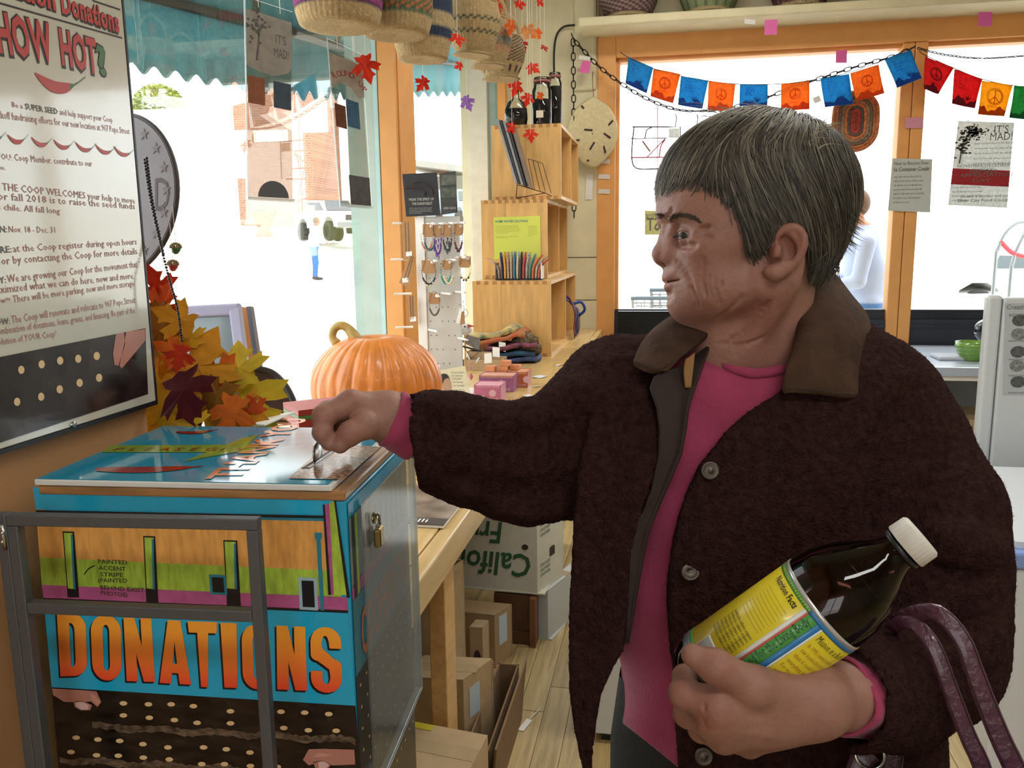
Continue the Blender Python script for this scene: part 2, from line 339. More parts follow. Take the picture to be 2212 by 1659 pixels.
MB().box((ony(548, 280, YB)[0], YB-.05, c_[2]-.1), (ony(622, 280, YB)[0], YB+.02, c_[2]+.35)).build('sign_board', M_stucco, bd)
MB().prism([(-.45, 0), (.45, 0), (.45, .8)]+[(.45*math.cos(t_), .8+.45*math.sin(t_)) for t_ in np.linspace(0, PI, 10)]+[(-.45, .8)], (ony(652, 200, YB)[0], YB-.03, ony(652, 200, YB)[2]), X3, Z3, .05, -Y3).build('arched_window', mat('pale_window', '#b9c4c8', .3), bd)
pt_ = thing('planter', ony(572, 512, 25), 'terracotta flared planter standing outside before the brick building', 'planter'); MB().lathe([(0, 0), (.28, 0), (.2, .25), (.3, .62), (.42, .72), (.42, .78), (.34, .78), (.3, .7), (0, .68)], ony(572, 512, 25), Z3, 24).build('body', mat('terracotta', '#b5785a', .8), pt_, True)
m = MB(); rr = random.Random(3)
for k in range(60): q = ony(572, 512, 25)+V((rr.uniform(-.35, .35), rr.uniform(-.3, .3), .72)); m.tube([q, q+V((rr.uniform(-.1, .1), rr.uniform(-.1, .1), rr.uniform(.1, .3)))], [.02, .004], 4)
tag(m.build('plant', mat('grey_green_plant', '#7a8a6a', .8), pt_), kind='stuff')
wb_ = thing('white_building', ony(400, 520, 36)*V((1, 1, 0)), 'low white stucco building across the street below the tree', 'building')
a, b = ony(180, 520, 36)[0], ony(505, 520, 36)[0]; zt = ony(400, 245, 36)[2]
MB().box((a, 36, 1), (b, 39, zt)).build('wall', M_stucco, wb_); MB().box((a-.1, 35.7, zt), (b+.1, 39.1, zt+.2)).build('roof', M_stucco, wb_)
eb = thing('eaves_building', ony(950, 520, 31)*V((1, 1, 0)), 'pale house with a broad sloping eave beyond the second left pane', 'building')
a = ony(860, 340, 31); b = ony(1060, 375, 31)
MB().box((a[0], 31.5, 1.2), (b[0]+1.5, 36, b[2])).build('wall', mat('grey_stucco', '#8f8c84', .9), eb)
MB().prism([(a[0]-.3, a[2]), (b[0]+1, b[2]), (b[0]+1, b[2]-.22), (a[0]-.3, a[2]-.22)], (0, 30.5, 0), X3, Z3, 6, Y3).build('roof', mat('pale_grey_roof', '#a8a59c', .8), eb)
MB().box((a[0]+.9, 31.4, 1.7), (a[0]+2.4, 31.55, b[2]-.5)).build('window', mat('pale_window', '#b9c4c8', .3), eb)
# tree behind the white building
tr = thing('street_tree', ony(350, 300, 44)*V((1, 1, 0))+V((0, 0, 2)), 'round yellow-green tree showing above the roof of the white building', 'tree')
tc = ony(345, 246, 44)
MB().tube([(tc[0], 44, 2), (tc[0]+.1, 44, tc[2]-.8), (tc[0], 44, tc[2]+.1)], [.3, .2, .1], 8).build('trunk', mat('bark', '#6d5a45', .9), tr)
m = MB(); rr = np.random.RandomState(5)
for i in range(2600):
    d = rr.normal(size=3); d /= np.linalg.norm(d); p = tc+d*V((1.5, 1.5, 1.5))*rr.uniform(.5, 1)**.4+V((0, 0, .1)); ex, ey, ez = frame(rr.normal(size=3)); s = .13
    m.add([p-ex*s, p+ey*s*.5, p+ex*s, p-ey*s*.5], [(0, 1, 2, 3)])
tag(m.build('foliage', mat('yellow_green_leaves', '#8f9a45', .8, var=.3, vscale=3), tr), kind='stuff')
# vehicles
M_tyre = mat('tyre_rubber', '#2a2a2b', .8); M_hub = mat('wheel_hub', '#9a9a98', .4, .6)
def wheel(c, r, wd, ax, parent):
    o = MB().lathe([(r*.6, -wd/2), (r*.93, -wd/2), (r, -wd*.3), (r, wd*.3), (r*.93, wd/2), (r*.6, wd/2), (r*.6, -wd/2)], c, ax, 20).build('wheel', M_tyre, parent, 'auto')
    MB().lathe([(0, -wd*.42), (r*.3, -wd*.45), (r*.6, -wd*.3), (r*.6, wd*.3), (r*.3, wd*.45), (0, wd*.42)], c, ax, 16).build('hub', M_hub, o)
def truck(name, px, py, Y, sc, paint, label, yaw, tall=1.):
    o = ony(px, py, Y); t = thing(name, o, label, 'car'); c, s = math.cos(yaw), math.sin(yaw); ex, ey = V((c, s, 0)), V((-s, c, 0))   # ex = length
    Q = lambda x, y, z: o+sc*(ex*x+ey*y+Z3*z)
    bod = [(-2.1, .55), (-1.75, .55), (-1.7, .8), (-1.45, .95), (-1.15, .95), (-.9, .8), (-.85, .55), (.85, .55), (.9, .8), (1.15, .95), (1.45, .95), (1.7, .8), (1.75, .55), (2.2, .55), (2.25, 1.05), (2.1, 1.15), (.75, 1.2), (-2.15, 1.2)]
    MB().prism([(x, z) for x, z in bod], Q(0, -.8, 0), ex*sc, Z3*sc, 1.6*sc, ey).build('body', paint, t)
    MB().prism([(.75, 1.18), (.3, 1.72*tall), (-1.0, 1.76*tall), (-1.15, 1.18)], Q(0, -.7, 0), ex*sc, Z3*sc, 1.4*sc, ey).build('cab', paint, t)
    gm = mat('car_window', '#5b6468', .15)
    MB().prism([(.62, 1.24), (.26, 1.64*tall), (-.9, 1.68*tall), (-1.0, 1.24)], Q(0, -.72, 0), ex*sc, Z3*sc, 1.44*sc, ey).build('side_window', gm, t)
    MB().prism([(-.6, 0), (.6, 0), (.52, .42*tall), (-.52, .42*tall)], Q(.745, 0, 1.22), ey*sc, (Z3-ex*.9)*sc, .03*sc).build('windscreen', gm, t)
    MB().obox(Q(2.25, 0, .62), ex, ey, Z3, .16*sc, 1.7*sc, .2*sc).build('bumper', mat('truck_bumper', '#8c8c8a', .3, .7), t)
    MB().obox(Q(2.24, 0, .9), ex, ey, Z3, .06*sc, 1.0*sc, .2*sc).build('grille', mat('dark_grille', '#333536', .6), t)
    for y in (-.6, .6): MB().lathe([(0, 0), (.09*sc, 0), (.08*sc, .05*sc), (0, .06*sc)], Q(2.22, y, .92), ex, 12).build('headlight', mat('lamp_lens', '#d9d9d2', .2), t)
    for x in (-1.3, 1.3):
        for y in (-.78, .78): wheel(Q(x, y, .4), .4*sc, .24*sc, ey, t)
    return t
truck('pickup_truck', 722, 521, 24, .72, mat('white_car_paint', '#d8d8d4', .3, coat=.3), 'white off-road pickup truck parked outside beside the teal post', -.75, .95)
truck('parked_truck', 806, 508, 29, .9, mat('grey_green_car_paint', '#6d7670', .35, coat=.3), 'grey-green truck parked behind the white pickup outside', -1.1, 1.1)
truck('parked_car', 1010, 500, 26, .75, mat('pale_blue_car_paint', '#a9bccb', .3, coat=.3), 'pale blue car parked outside behind the second left pane', -1.0, .9)
truck('street_car', 2205, 700, 15, .75, mat('pearl_white_car_paint', '#e4e4e2', .3, coat=.3), 'white car with one dark wheel outside the right-hand window', .1, .9)
# awning above the left windows: slope, scalloped valance, frame
aw = thing('awning', (-2.4, 3, 2.2), 'teal fabric awning with scalloped valance and dark metal frame, outside left windows', 'awning')
M_awn = translucent('teal_awning_cloth', '#6fa9b0', .4)
za = 2.17
path = [onz(130, 112, za), onz(300, 146, za), onz(520, 186, za), onz(640, 205, za)]+[onx(x_, y_, -1.95) for x_, y_ in ((760, 206), (860, 204), (960, 202), (1060, 202))]
seg = []
for i in range(len(path)-1):
    L = np.linalg.norm(path[i+1]-path[i]); k = max(2, int(L/.012)); seg += [path[i]+(path[i+1]-path[i])*j/k for j in range(k)]
seg = V(seg); dl = np.concatenate([[0], np.cumsum(np.linalg.norm(np.diff(seg, axis=0), axis=1))])
top = seg+Z3*.27; i_ = int(np.argmin(np.linalg.norm(seg-path[2], axis=1))); i0_ = int(np.argmin(np.linalg.norm(seg-path[1], axis=1))); wl_ = (dl[i_]-dl[i0_])/5
i3_ = int(np.argmin(np.linalg.norm(seg-path[3], axis=1))); bot = seg+Z3*(np.where(np.arange(len(seg)) < i3_, .018*np.cos(dl/wl_*2*PI), .022*np.cos((dl-dl[i3_])/.3*2*PI))[:, None]-.004)
MB().grid([bot, (bot+top)/2, top], .004).build('valance', M_awn, aw, True)
wall = np.column_stack([np.full(len(top), XW-.14), np.clip(top[:, 1]-.2, .0, 5.6), np.full(len(top), 3.25)])
MB().grid([top, top*.5+wall*.5, wall], .004).build('slope', M_awn, aw, True)
M_iron = mat('dark_iron', '#3d4244', .5, .4)
MB().tube(top+Z3*.0-V((0, 0, .01)), .022, 8).build('front_rail', M_iron, aw)
for f in (.12, .3, .5, .72, .9):
    i = int(f*len(top)); MB().tube([top[i]-Z3*.01, wall[i]-Z3*.05], .018, 6).build('rafter', M_iron, aw)
m = MB(); q = top*.55+wall*.45-Z3*.12
for k in range(0, len(q)-20, 20): m.tube([q[k], q[k+10]+Z3*.1], .007, 5).tube([q[k+10]+Z3*.1, q[k+20]], .007, 5)
m.tube(q, .012, 6).tube(q+Z3*.1, .012, 6)
m.build('lattice_girder', M_iron, aw)
# ------------------------------------------------------------ long counter under the left windows
ZC = .93
M_card = mat('brown_cardboard', '#a58a66', .85, var=.08, vscale=12, bump=.04, bscale=120)
M_card2 = mat('light_cardboard', '#b89e79', .85, var=.08, vscale=12)
M_cardin = mat('cardboard_inside', '#8a7050', .9, var=.06)
M_paper = mat('white_paper', '#e8e6df', .7); M_black = mat('black_print', '#1b1a1c', .6); M_ink = mat('grey_ink', '#6a6862', .7)
M_white = mat('white_plastic', '#e9e8e2', .4); M_wire = mat('black_wire', '#1d1d1f', .4, .6)
M_count = mat('worn_pine_top', '#c6a66c', .33, var=.14, vscale=6, stretch=(7, .7, 7), coat=.25, bump=.04, bscale=40)
ct = thing('counter', (-.85, 3.3, 0), 'long worn pine counter with square front edge under the left windows', 'counter')
for i in range(4):
    x0 = -1.285+i*.206; bevel(MB().box((x0, 1.02, ZC-.04), (x0+.205, 5.72, ZC)).build('board', M_count, ct), .0015, 1)
bevel(MB().box((-.461, 1.02, ZC-.075), (-.425, 5.72, ZC-.001)).build('front_edge', M_count, ct), .007, 3)
for x, y in ((-.51, 1.8), (-.51, 3.6), (-.5, 5.45), (-1.25, 1.7), (-1.25, 5.5)): bevel(MB().box((x-.02, y-.045, 0), (x+.02, y+.045, ZC-.041)).build('leg', M_pine, ct), .003)
MB().box((-.5, 1.1, ZC-.13), (-.47, 5.6, ZC-.041)).build('rail', M_pine, ct)
MB().box((-1.28, 1.1, .02), (-1.26, 5.6, ZC-.041)).build('back_panel', mat('dark_plywood', '#5a4632', .8), ct)
# ------------------------------------------------------------ cartons under the counter
def carton(name, O, a, b, h, m, label, tape=True, open_=False, group='cardboard boxes under the counter', cat='box', th=.005):
    """O near bottom corner, a / b the two horizontal edges leaving it"""
    O, a, b = V(O), V(a), V(b); t = thing(name, O+(a+b)/2, label, cat, group); ea, eb = unit(a), unit(b)
    w = MB()
    for p, q in ((O, O+a), (O+a, O+a+b), (O+a+b, O+b), (O+b, O)):
        mid = (O+(a+b)/2); d = unit(q-p); n = np.cross(d, Z3); c = (p+q)/2; n = n if n@(mid-c) > 0 else -n
        w.obox(c+n*th/2+Z3*h/2, d, n, Z3, np.linalg.norm(q-p), th, h)
    w.obox(O+(a+b)/2+Z3*th/2, ea, np.cross(Z3, ea), Z3, np.linalg.norm(a)*.99, np.linalg.norm(b)*.99, th)
    w.build('body', m, t)
    if not open_:
        L, W = np.linalg.norm(a), np.linalg.norm(b); A = O+Z3*(h+.001)
        for s0, s1 in ((.0, .496), (.504, 1.)):
            P = [A+b*s0, A+a+b*s0, A+a+b*s1, A+b*s1]; MB().add([p for p in P]+[p+Z3*.004 for p in P], [(3, 2, 1, 0), (4, 5, 6, 7), (0, 1, 5, 4), (1, 2, 6, 5), (2, 3, 7, 6), (3, 0, 4, 7)]).build('flap', m, t)
        if tape: 
            P = A+b*.5+Z3*.0045; MB().obox(P+a/2, ea, np.cross(Z3, ea), Z3, L, .045, .0006).build('tape', mat('clear_tape', '#b9a37f', .15, coat=.5), t)
    return t
ray_l = lambda px, py, Y: ony(px, py, Y)
# white fruit carton standing upside down on other boxes
O = ony(1161, 1284, 2.95); zb = O[2]; a = V((-.46, .03, 0)); b = V((.075, .2, 0)); h = .345
cal = carton('fruit_carton', O, a, b, h, mat('white_carton', '#c9c4b2', .75, var=.05), 'white fruit carton with upside-down green lettering, on top of brown boxes', tape=False)
na = np.cross(unit(a), Z3); na = na if na[1] < 0 else -na; ea = -unit(a)
M_gr = mat('green_carton_ink', '#2f5a37', .7); mb = MB()
put_text(mb, 'California', O+a*.055+Z3*.155+na*.002, unit(a), -Z3, .13, fit=.42, bold=.018, shear=.15)
put_text(mb, 'Fruit', O+a*.29+Z3*.275+na*.002, unit(a), -Z3, .12, fit=.2, bold=.018, shear=.15)
mb.build('green_lettering', M_gr, cal)
MB().prism(blob((0, 0), 0, 0, .013, .011, 12), O+a*.1+Z3*.185+na*.0015, unit(a), Z3, .001, na).build('hand_hole', mat('dark_hole', '#3b2d22', .9), cal)
nb = np.cross(unit(b), Z3); nb = nb if nb[0] > 0 else -nb; eb = unit(b); mb = MB()
for zz, n in ((.22, 3), (.06, 3)):
    for k in range(n): put_text(mb, 'GROWER', O+b*.1+Z3*(zz+k*.02)+nb*.0012, eb, Z3, .018, fit=.08)
mb.obox(O+b*.5+Z3*.285+nb*.0015, eb, nb, Z3, .18, .001, .003)
mb.build('small_print', M_gr, cal)
MB().prism([(-.02, -.012), (.02, -.012), (.02, .02), (.012, .026), (-.012, .026), (-.02, .02)], O+b*.55+Z3*.13+nb*.0012, eb, Z3, .001, nb).build('hand_hole', mat('dark_hole', '#3b2d22', .9), cal)
# brown carton under it with a pale shipping label
O = onz(1070, 1442, 0); c4 = carton('shipping_carton', O, (-.3, .02, 0), (.045, .1, 0), zb-.006, M_card, 'tall brown carton with a pale blue label under the white fruit carton', tape=False)
nb = unit(V((.1, -.045, 0))); eb = unit(V((.045, .1, 0)))
MB().obox(O+eb*.05+Z3*.13+nb*.001, eb, nb, Z3, .05, .001, .11).build('shipping_label', mat('label_blue_white', '#b9cbd8', .5), c4)
mb = MB(); put_text(mb, 'THIS SIDE UP', O+V((-.2, -.001, .19)), X3, Z3, .02, fit=.1); mb.build('stamp', M_ink, c4)
# wooden drawer front and small white carton
O = onz(1157, 1400, 0); wt = thing('wooden_drawer_unit', O+V((-.12, .1, 0)), 'dark red-brown wooden drawer unit beside the brown shipping carton', 'drawer unit')
MB().box(O+V((-.022, 0, 0)), O+V((0, .3, zb-.008))).build('side_panel', mat('red_brown_wood', '#7a4f30', .5, var=.2, vscale=8, stretch=(5, 5, .6)), wt)
MB().box(O+V((-.165, .03, 0)), O+V((-.024, .05, zb-.008))).box(O+V((-.165, .02, 0)), O+V((-.024, .03, .05))).build('drawer_front', mat('dark_wood', '#5b3c26', .5, var=.2), wt)
O = onz(1184, 1383, 0); c3 = carton('white_carton', O, (-.04, .01, 0), (.12, .35, 0), zb-.006, mat('grey_white_carton', '#b9bbb8', .7), 'small pale grey carton beneath the right corner of the white fruit carton')
O = O+V((.22, .55, 0)); c3 = carton('fruit_crate_carton', O, (-.1, .35, 0), (.3, .02, 0), .32, M_card, 'brown carton standing on the floor behind the white fruit carton')
# open carton with hanging flap
O = onz(973, 1462, .0)+V((.0, -.25, .05)); O = ony(973, 1462, 2.3); hz = ony(973, 1235, 2.3)[2]-O[2]
c5 = carton('open_flap_carton', O*V((1, 1, 0)), (-.14, .0, 0), (.025, .1, 0), O[2]+hz, M_card2, 'pale brown carton with an open flap hanging over its front, behind the counter leg', tape=False, open_=True)
P = [ony(939, 1233, 2.27), ony(992, 1232, 2.31), ony(972, 1336, 2.2), ony(939, 1330, 2.2)]
MB().grid([[P[0], P[1]], [P[3], P[2]]], .005).build('flap', M_card2, c5)
P = [ony(975, 1402, 2.32), ony(1000, 1402, 2.36), ony(980, 1461, 2.3), ony(974, 1461, 2.29)]
MB().grid([[P[0], P[1]], [P[3], P[2]]], .004).build('flap', M_card2, c5)
mb = MB(); put_text(mb, 'AMERICA', ony(942, 1246, 2.255), X3, Z3, .012, fit=.05); mb.build('print', mat('purple_ink', '#6a2f6a', .7), c5)
# small bottle carton standing
O = ony(1016, 1449, 2.62); s6 = carton('bottle_carton', O*V((1, 1, 0)), (.046, 0, 0), (.01, .06, 0), ony(1016, 1357, 2.62)[2], M_card2, 'slim upright carton with purple oval print, in front of the shipping carton', tape=False)
MB().prism(blob((0, 0), 0, 0, .013, .03, 14), O+V((.026, -.0012, .05)), X3, Z3, .0008, -Y3).build('oval_print', mat('dark_purple_ink', '#45263c', .6), s6)
# two cartons in the front row
O = onz(1004, 1583, .0); Yf = 2.08; O = ony(1003, 1575, Yf); hh = ony(1003, 1472, Yf)[2]-O[2]
c7 = carton('low_carton', O*V((1, 1, 0)), (-.2, -.01, 0), (.055, .13, 0), O[2]+hh, M_card2, 'pale brown carton with a dark smudged stamp, right of the counter leg')
mb = MB(); put_text(mb, 'ORGANIC', ony(944, 1515, Yf-.012), X3, Z3, .03, fit=.06, bold=.02); mb.build('stamp', M_ink, c7)
eb = unit(V((.055, .13, 0))); nb = unit(V((.13, -.055, 0))); OO = ony(1003, 1575, Yf)
MB().obox(OO+eb*.05+Z3*(hh*.45)+nb*.0012, eb, nb, Z3, .05, .001, .09).build('shipping_label', mat('label_blue_white', '#b9cbd8', .5), c7)
Yf = 2.22; O = ony(1034, 1590, Yf); hh = ony(1050, 1455, Yf)[2]
c8 = carton('second_carton', V((O[0]+.015, Yf, 0)), (-.1, 0, 0), (.02, .068, 0), hh, M_card, 'brown carton with a pale label squeezed behind the stamped low carton')
eb = unit(V((.02, .068, 0))); nb = unit(V((.068, -.02, 0)))
MB().obox(V((O[0]+.015, Yf, hh*.62))+eb*.036+nb*.0012, eb, nb, Z3, .05, .001, .09).build('shipping_label', mat('label_blue_white', '#b9cbd8', .5), c8)
# long open tray at the aisle edge, its outer wall leaning out
P0, P1 = onz(1062, 1655, .0), onz(1120, 1500, 0); O = onz(1068, 1640, 0); 
c9 = carton('open_tray_carton', V((-.508, 1.97, 0)), (-.0, .47, 0), (.066, .0, 0), .19, mat('dark_cardboard', '#86694a', .85, var=.1), 'long dark open carton tray along the aisle edge under the counter', open_=True)
MB().grid([[(-.437, 1.97, .0), (-.437, 2.44, .0)], [(-.43, 1.965, .1), (-.43, 2.445, .1)], [(-.42, 1.96, .205), (-.42, 2.45, .205)]], .006).build('outer_flap', mat('dark_cardboard', '#86694a', .85, var=.1), c9)
# nearest carton at the bottom of the picture
A = ony(1049, 1592, 1.68); zt = A[2]; O = V((A[0]-.01, 1.52, 0))
c10 = carton('taped_carton', O, (-.34, .05, 0), (.015, .16, 0), zt, M_card2, 'taped brown carton with a yellow sticker, nearest box below the counter end')
MB().obox(onz(905, 1567, zt+.0062), unit(V((-.34, .05, 0))), unit(V((.05, .34, 0))), Z3, .07, .022, .0008).build('yellow_sticker', mat('yellow_sticker', '#c9bb3d', .4), c10)
tg = thing('paper_tag', onz(1140, 1560, .001), 'narrow white paper tag with a curled string lying on the floor', 'tag')
P = [onz(1118, 1577, .002), onz(1131, 1579, .002), onz(1150, 1556, .004), onz(1138, 1552, .004)]
MB().grid([[P[0], P[1]], [P[3], P[2]]], .0008).build('tag', M_paper, tg)
MB().tube(crom([onz(1145, 1553, .004), onz(1152, 1545, .006), onz(1160, 1538, .004), onz(1168, 1528, .003)], 10), .0016, 6).build('string', M_paper, tg)
# ------------------------------------------------------------ pumpkin
pc = V((-.945, 2.62, ZC)); pk = thing('pumpkin', pc, 'large ribbed orange pumpkin with a hooked stem on the pine counter', 'pumpkin')
nr, ns = 240, 44; R0 = .212; H0 = .318; G = []
rr = np.random.RandomState(4); ph = np.cumsum(rr.uniform(.7, 1.3, 30)); ph = ph/ph[-1]*2*PI
for i in range(ns+1):
    t = PI*i/ns; row = []
    for j in range(nr):
        th = 2*PI*j/nr; k = np.searchsorted(ph, th) % 30; p0 = ph[k-1] if k else 0; f = (th-p0)/(ph[k]-p0+1e-9)
        rib = .05*(abs(math.sin(PI*f))**.5-.72)+.004*math.sin(th*63+2*math.sin(t*5)); s = math.sin(t); 
        rad = R0*(s**(.78 if t < PI/2 else .78+.3*(t/PI-.5)*2))*(1+rib*min(1, 1.6*s)); z = H0*((1-math.cos(t))/2)**1.2; z -= .03*math.exp(-((PI-t)/.25)**2); z += .02*math.exp(-(t/.35)**2)
        row.append((pc[0]+rad*math.cos(th)*1.02, pc[1]+rad*math.sin(th), pc[2]+z-.012))
    G.append(row)
MB().grid(G, closed_u=True).build('body', mat('pumpkin_skin', '#cf7a2c', .38, var=.2, vscale=14, bump=.12, bscale=60, coat=.15), pk, True)
Ys = 2.62; sp = crom([ony(785, 775, Ys-.03), ony(779, 752, Ys-.02), ony(766, 728, Ys-.01), ony(752, 710, Ys-.005), ony(737, 703, Ys-.01), ony(723, 710, Ys-.015), ony(718, 728, Ys-.02), ony(727, 742, Ys-.02)], 26)
m = MB(); m.tube(sp, np.interp(np.linspace(0, 1, 26), [0, .15, .45, .9, 1], [.036, .024, .0145, .0125, .0165]), 10, flat=1.15)
for k in range(5):
    a = k*2*PI/5; rr_ = np.interp(np.linspace(0, 1, 26), [0, .15, .45, .9, 1], [.038, .023, .0135, .011, .014]); ex, ey, _ = frame(sp[3]-sp[0])
    m.tube(sp+(math.cos(a)*ex+math.sin(a)*Y3)*rr_[:, None]*.75, rr_*.32, 6)
m.build('stem', mat('pumpkin_stem', '#a98c4a', .6, var=.3, vscale=25, bump=.2), pk, True)
# ------------------------------------------------------------ jewellery stand
YJ = 3.12; js = thing('jewellery_stand', ony(950, 865, YJ)*V((1, 1, 0))+Z3*ZC, 'white pegboard jewellery stand with black header card beside the pumpkin', 'display stand')
xl, xr = ony(897, 470, YJ)[0], ony(990, 466, YJ)[0]; zt = ony(930, 468, YJ)[2]; x2 = ony(917, 470, YJ)[0]
MB().box((x2, YJ, ZC+.022), (xr, YJ+.022, zt)).build('panel', mat('grey_white_board', '#c4c1b8', .6), js)
bevel(MB().box((xl, YJ-.006, ZC+.02), (x2-.0005, YJ+.03, zt)).build('side_rail', M_white, js), .002)
bevel(MB().box((xl-.02, YJ-.11, ZC), (ony(1050, 850, YJ-.05)[0], YJ+.08, ZC+.022)).build('base', M_white, js), .002)
MB().box((xl+.01, YJ+.023, ZC+.022), (x2, YJ+.045, zt-.02)).build('back_panel', M_white, js)
hd = bevel(MB().prism([(0, 0), (1, 0), (1, 1), (0, 1)], ony(877, 468, YJ-.02), ony(951, 465, YJ-.02)-ony(877, 468, YJ-.02), ony(869, 376, YJ-.02)-ony(877, 468, YJ-.02), .004, Y3).build('header_card', M_black, js), .0005, 1)
h2 = MB().prism([(0, 0), (1, 0), (1, 1), (0, 1)], ony(953, 464, YJ-.025), ony(988, 459, YJ-.025)-ony(953, 464, YJ-.025), ony(949, 375, YJ-.025)-ony(953, 464, YJ-.025), .004, Y3).build('header_card', mat('dark_grey_card', '#34352f', .6), js)
mb = MB(); put_text(mb, 'WEAR THE SPIRIT OF', ony(883, 434, YJ-.0205), X3, Z3, .014, fit=.098, bold=.01); put_text(mb, 'THE RAINFOREST', ony(890, 443, YJ-.0205), X3, Z3, .014, fit=.08, bold=.01)
lorem(mb, ony(884, 451, YJ-.0205), X3, Z3, .095, 4, .006, .006, 3); mb.build('header_lettering', mat('pale_grey_print', '#a9a7a0', .6), hd)
m = MB(); m.tube([ony(x, y, YJ-.0215) for x, y in ((893, 395), (905, 392), (922, 398), (934, 410), (936, 425))], [.006, .008, .006, .005, .002], 6, flat=.1, up=Y3)
m.tube([ony(x, y, YJ-.0215) for x, y in ((874, 405), (890, 404), (905, 405), (919, 414), (917, 424))], [.009, .008, .006, .004, .003], 6, flat=.1, up=Y3); m.build('printed_hands', mat('dusky_pink_print', '#7d5148', .6), hd)
for k, (y0, c) in enumerate(((376, '#4c4f44'), (404, '#3d4538'), (436, '#2e2e2c'))):
    P = [ony(x, y, YJ-.0265) for x, y in ((953, y0+24), (986, y0+23), (986, y0+1), (952, y0+2))]; MB().add(P+[p-Y3*.0006 for p in P], [(0, 1, 2, 3), (7, 6, 5, 4), (0, 4, 5, 1), (1, 5, 6, 2), (2, 6, 7, 3), (3, 7, 4, 0)]).build('printed_photo', mat('photo_print_%d' % k, c, .5, var=.5, vscale=60), h2)
mb = MB(); put_text(mb, 'AND ALSO', ony(958, 452, YJ-.0272), X3, Z3, .012, fit=.048, bold=.01); mb.build('header_lettering', mat('pale_grey_print', '#a9a7a0', .6), h2)
# pegs stick out of the panel towards the aisle
pd = unit(V((.62, -.78, .0))); M_peg = mat('white_peg', '#eceae4', .3)
pegs = [(920, 484), (938, 484), (960, 483), (984, 482), (925, 563), (965, 561), (985, 556), (930, 638), (954, 633), (984, 630), (926, 712), (990, 730), (932, 786), (872, 482), (868, 560), (875, 634), (878, 706)]
for x, y in pegs:
    p = ony(x, y, YJ-.001) if x > 900 else ony(x+14, y, YJ+.02); q = p+(pd*.085 if x > 900 else V((-.06, -.03, 0)))
    MB().tube([p, p*.5+q*.5, q], .0042, 8).build('peg', M_peg, js)
m = MB()
for i in range(5):
    for j in range(9):
        if (i*7+j*3) % 4: m.lathe([(.0022, 0), (.0022, .0006)], (x2+.012+i*.024, YJ-.0005, ZC+.13+j*.055), -Y3, 6)
tag(m.build('peg_hole', mat('dark_hole', '#3b2d22', .9), js), kind='stuff')
# portrait card on the base
Yb = YJ-.06; lc = thing('portrait_card', ony(990, 860, Yb)*V((1, 1, 0))+Z3*(ZC+.022), 'cream card with a printed portrait of a dark-haired person, leaning on the jewellery stand base', 'card')
def quad(mb, pts, t=.001, n=-Y3): 
    P = V(pts); k = len(P); mb.add(np.vstack([P, P+V(n)*t]), [tuple(range(k))[::-1], tuple(range(k, 2*k))]+[(i, (i+1) % k, k+(i+1) % k, k+i) for i in range(k)]); return mb
quad(MB(), [ony(x, y, Yb+d) for x, y, d in ((951, 862, 0), (1016, 853, 0), (1005, 790, .03), (948, 800, .03))], .0015).build('sheet', mat('cream_card', '#d9d2b0', .6), lc)
for nm, pts, c, z in (('printed_hair', ((947, 818), (950, 810), (957, 807), (965, 808), (970, 815), (971, 826), (962, 832), (951, 834)), '#2a2622', .003),
                      ('printed_face', ((955, 832), (960, 820), (968, 816), (973, 826), (974, 836), (972, 846), (965, 851), (958, 846)), '#b08a6a', .0045),
                      ('printed_neck', ((954, 862), (955, 845), (964, 849), (972, 852), (976, 860)), '#a58062', .004)):
    quad(MB(), [ony(x, y, Yb+.03*(860-y)/66-z) for x, y in pts], .0008).build(nm, mat(nm, c, .6), lc)
mb = MB()
for k, s in enumerate(('Did you know?', 'the rainforest', 'COMMUNITY', 'and forest', 'our people')):
    p = ony(974+k*1.2, 806+k*7, Yb+.03*(54-k*7)/66-.004); put_text(mb, s, p, X3, Z3, .011, fit=(.05, .045, .04, .042, .044)[k])
lorem(mb, ony(980, 842, Yb+.003), X3, Z3, .045, 3, .006, .007, 2); mb.build('lettering', M_ink, lc)
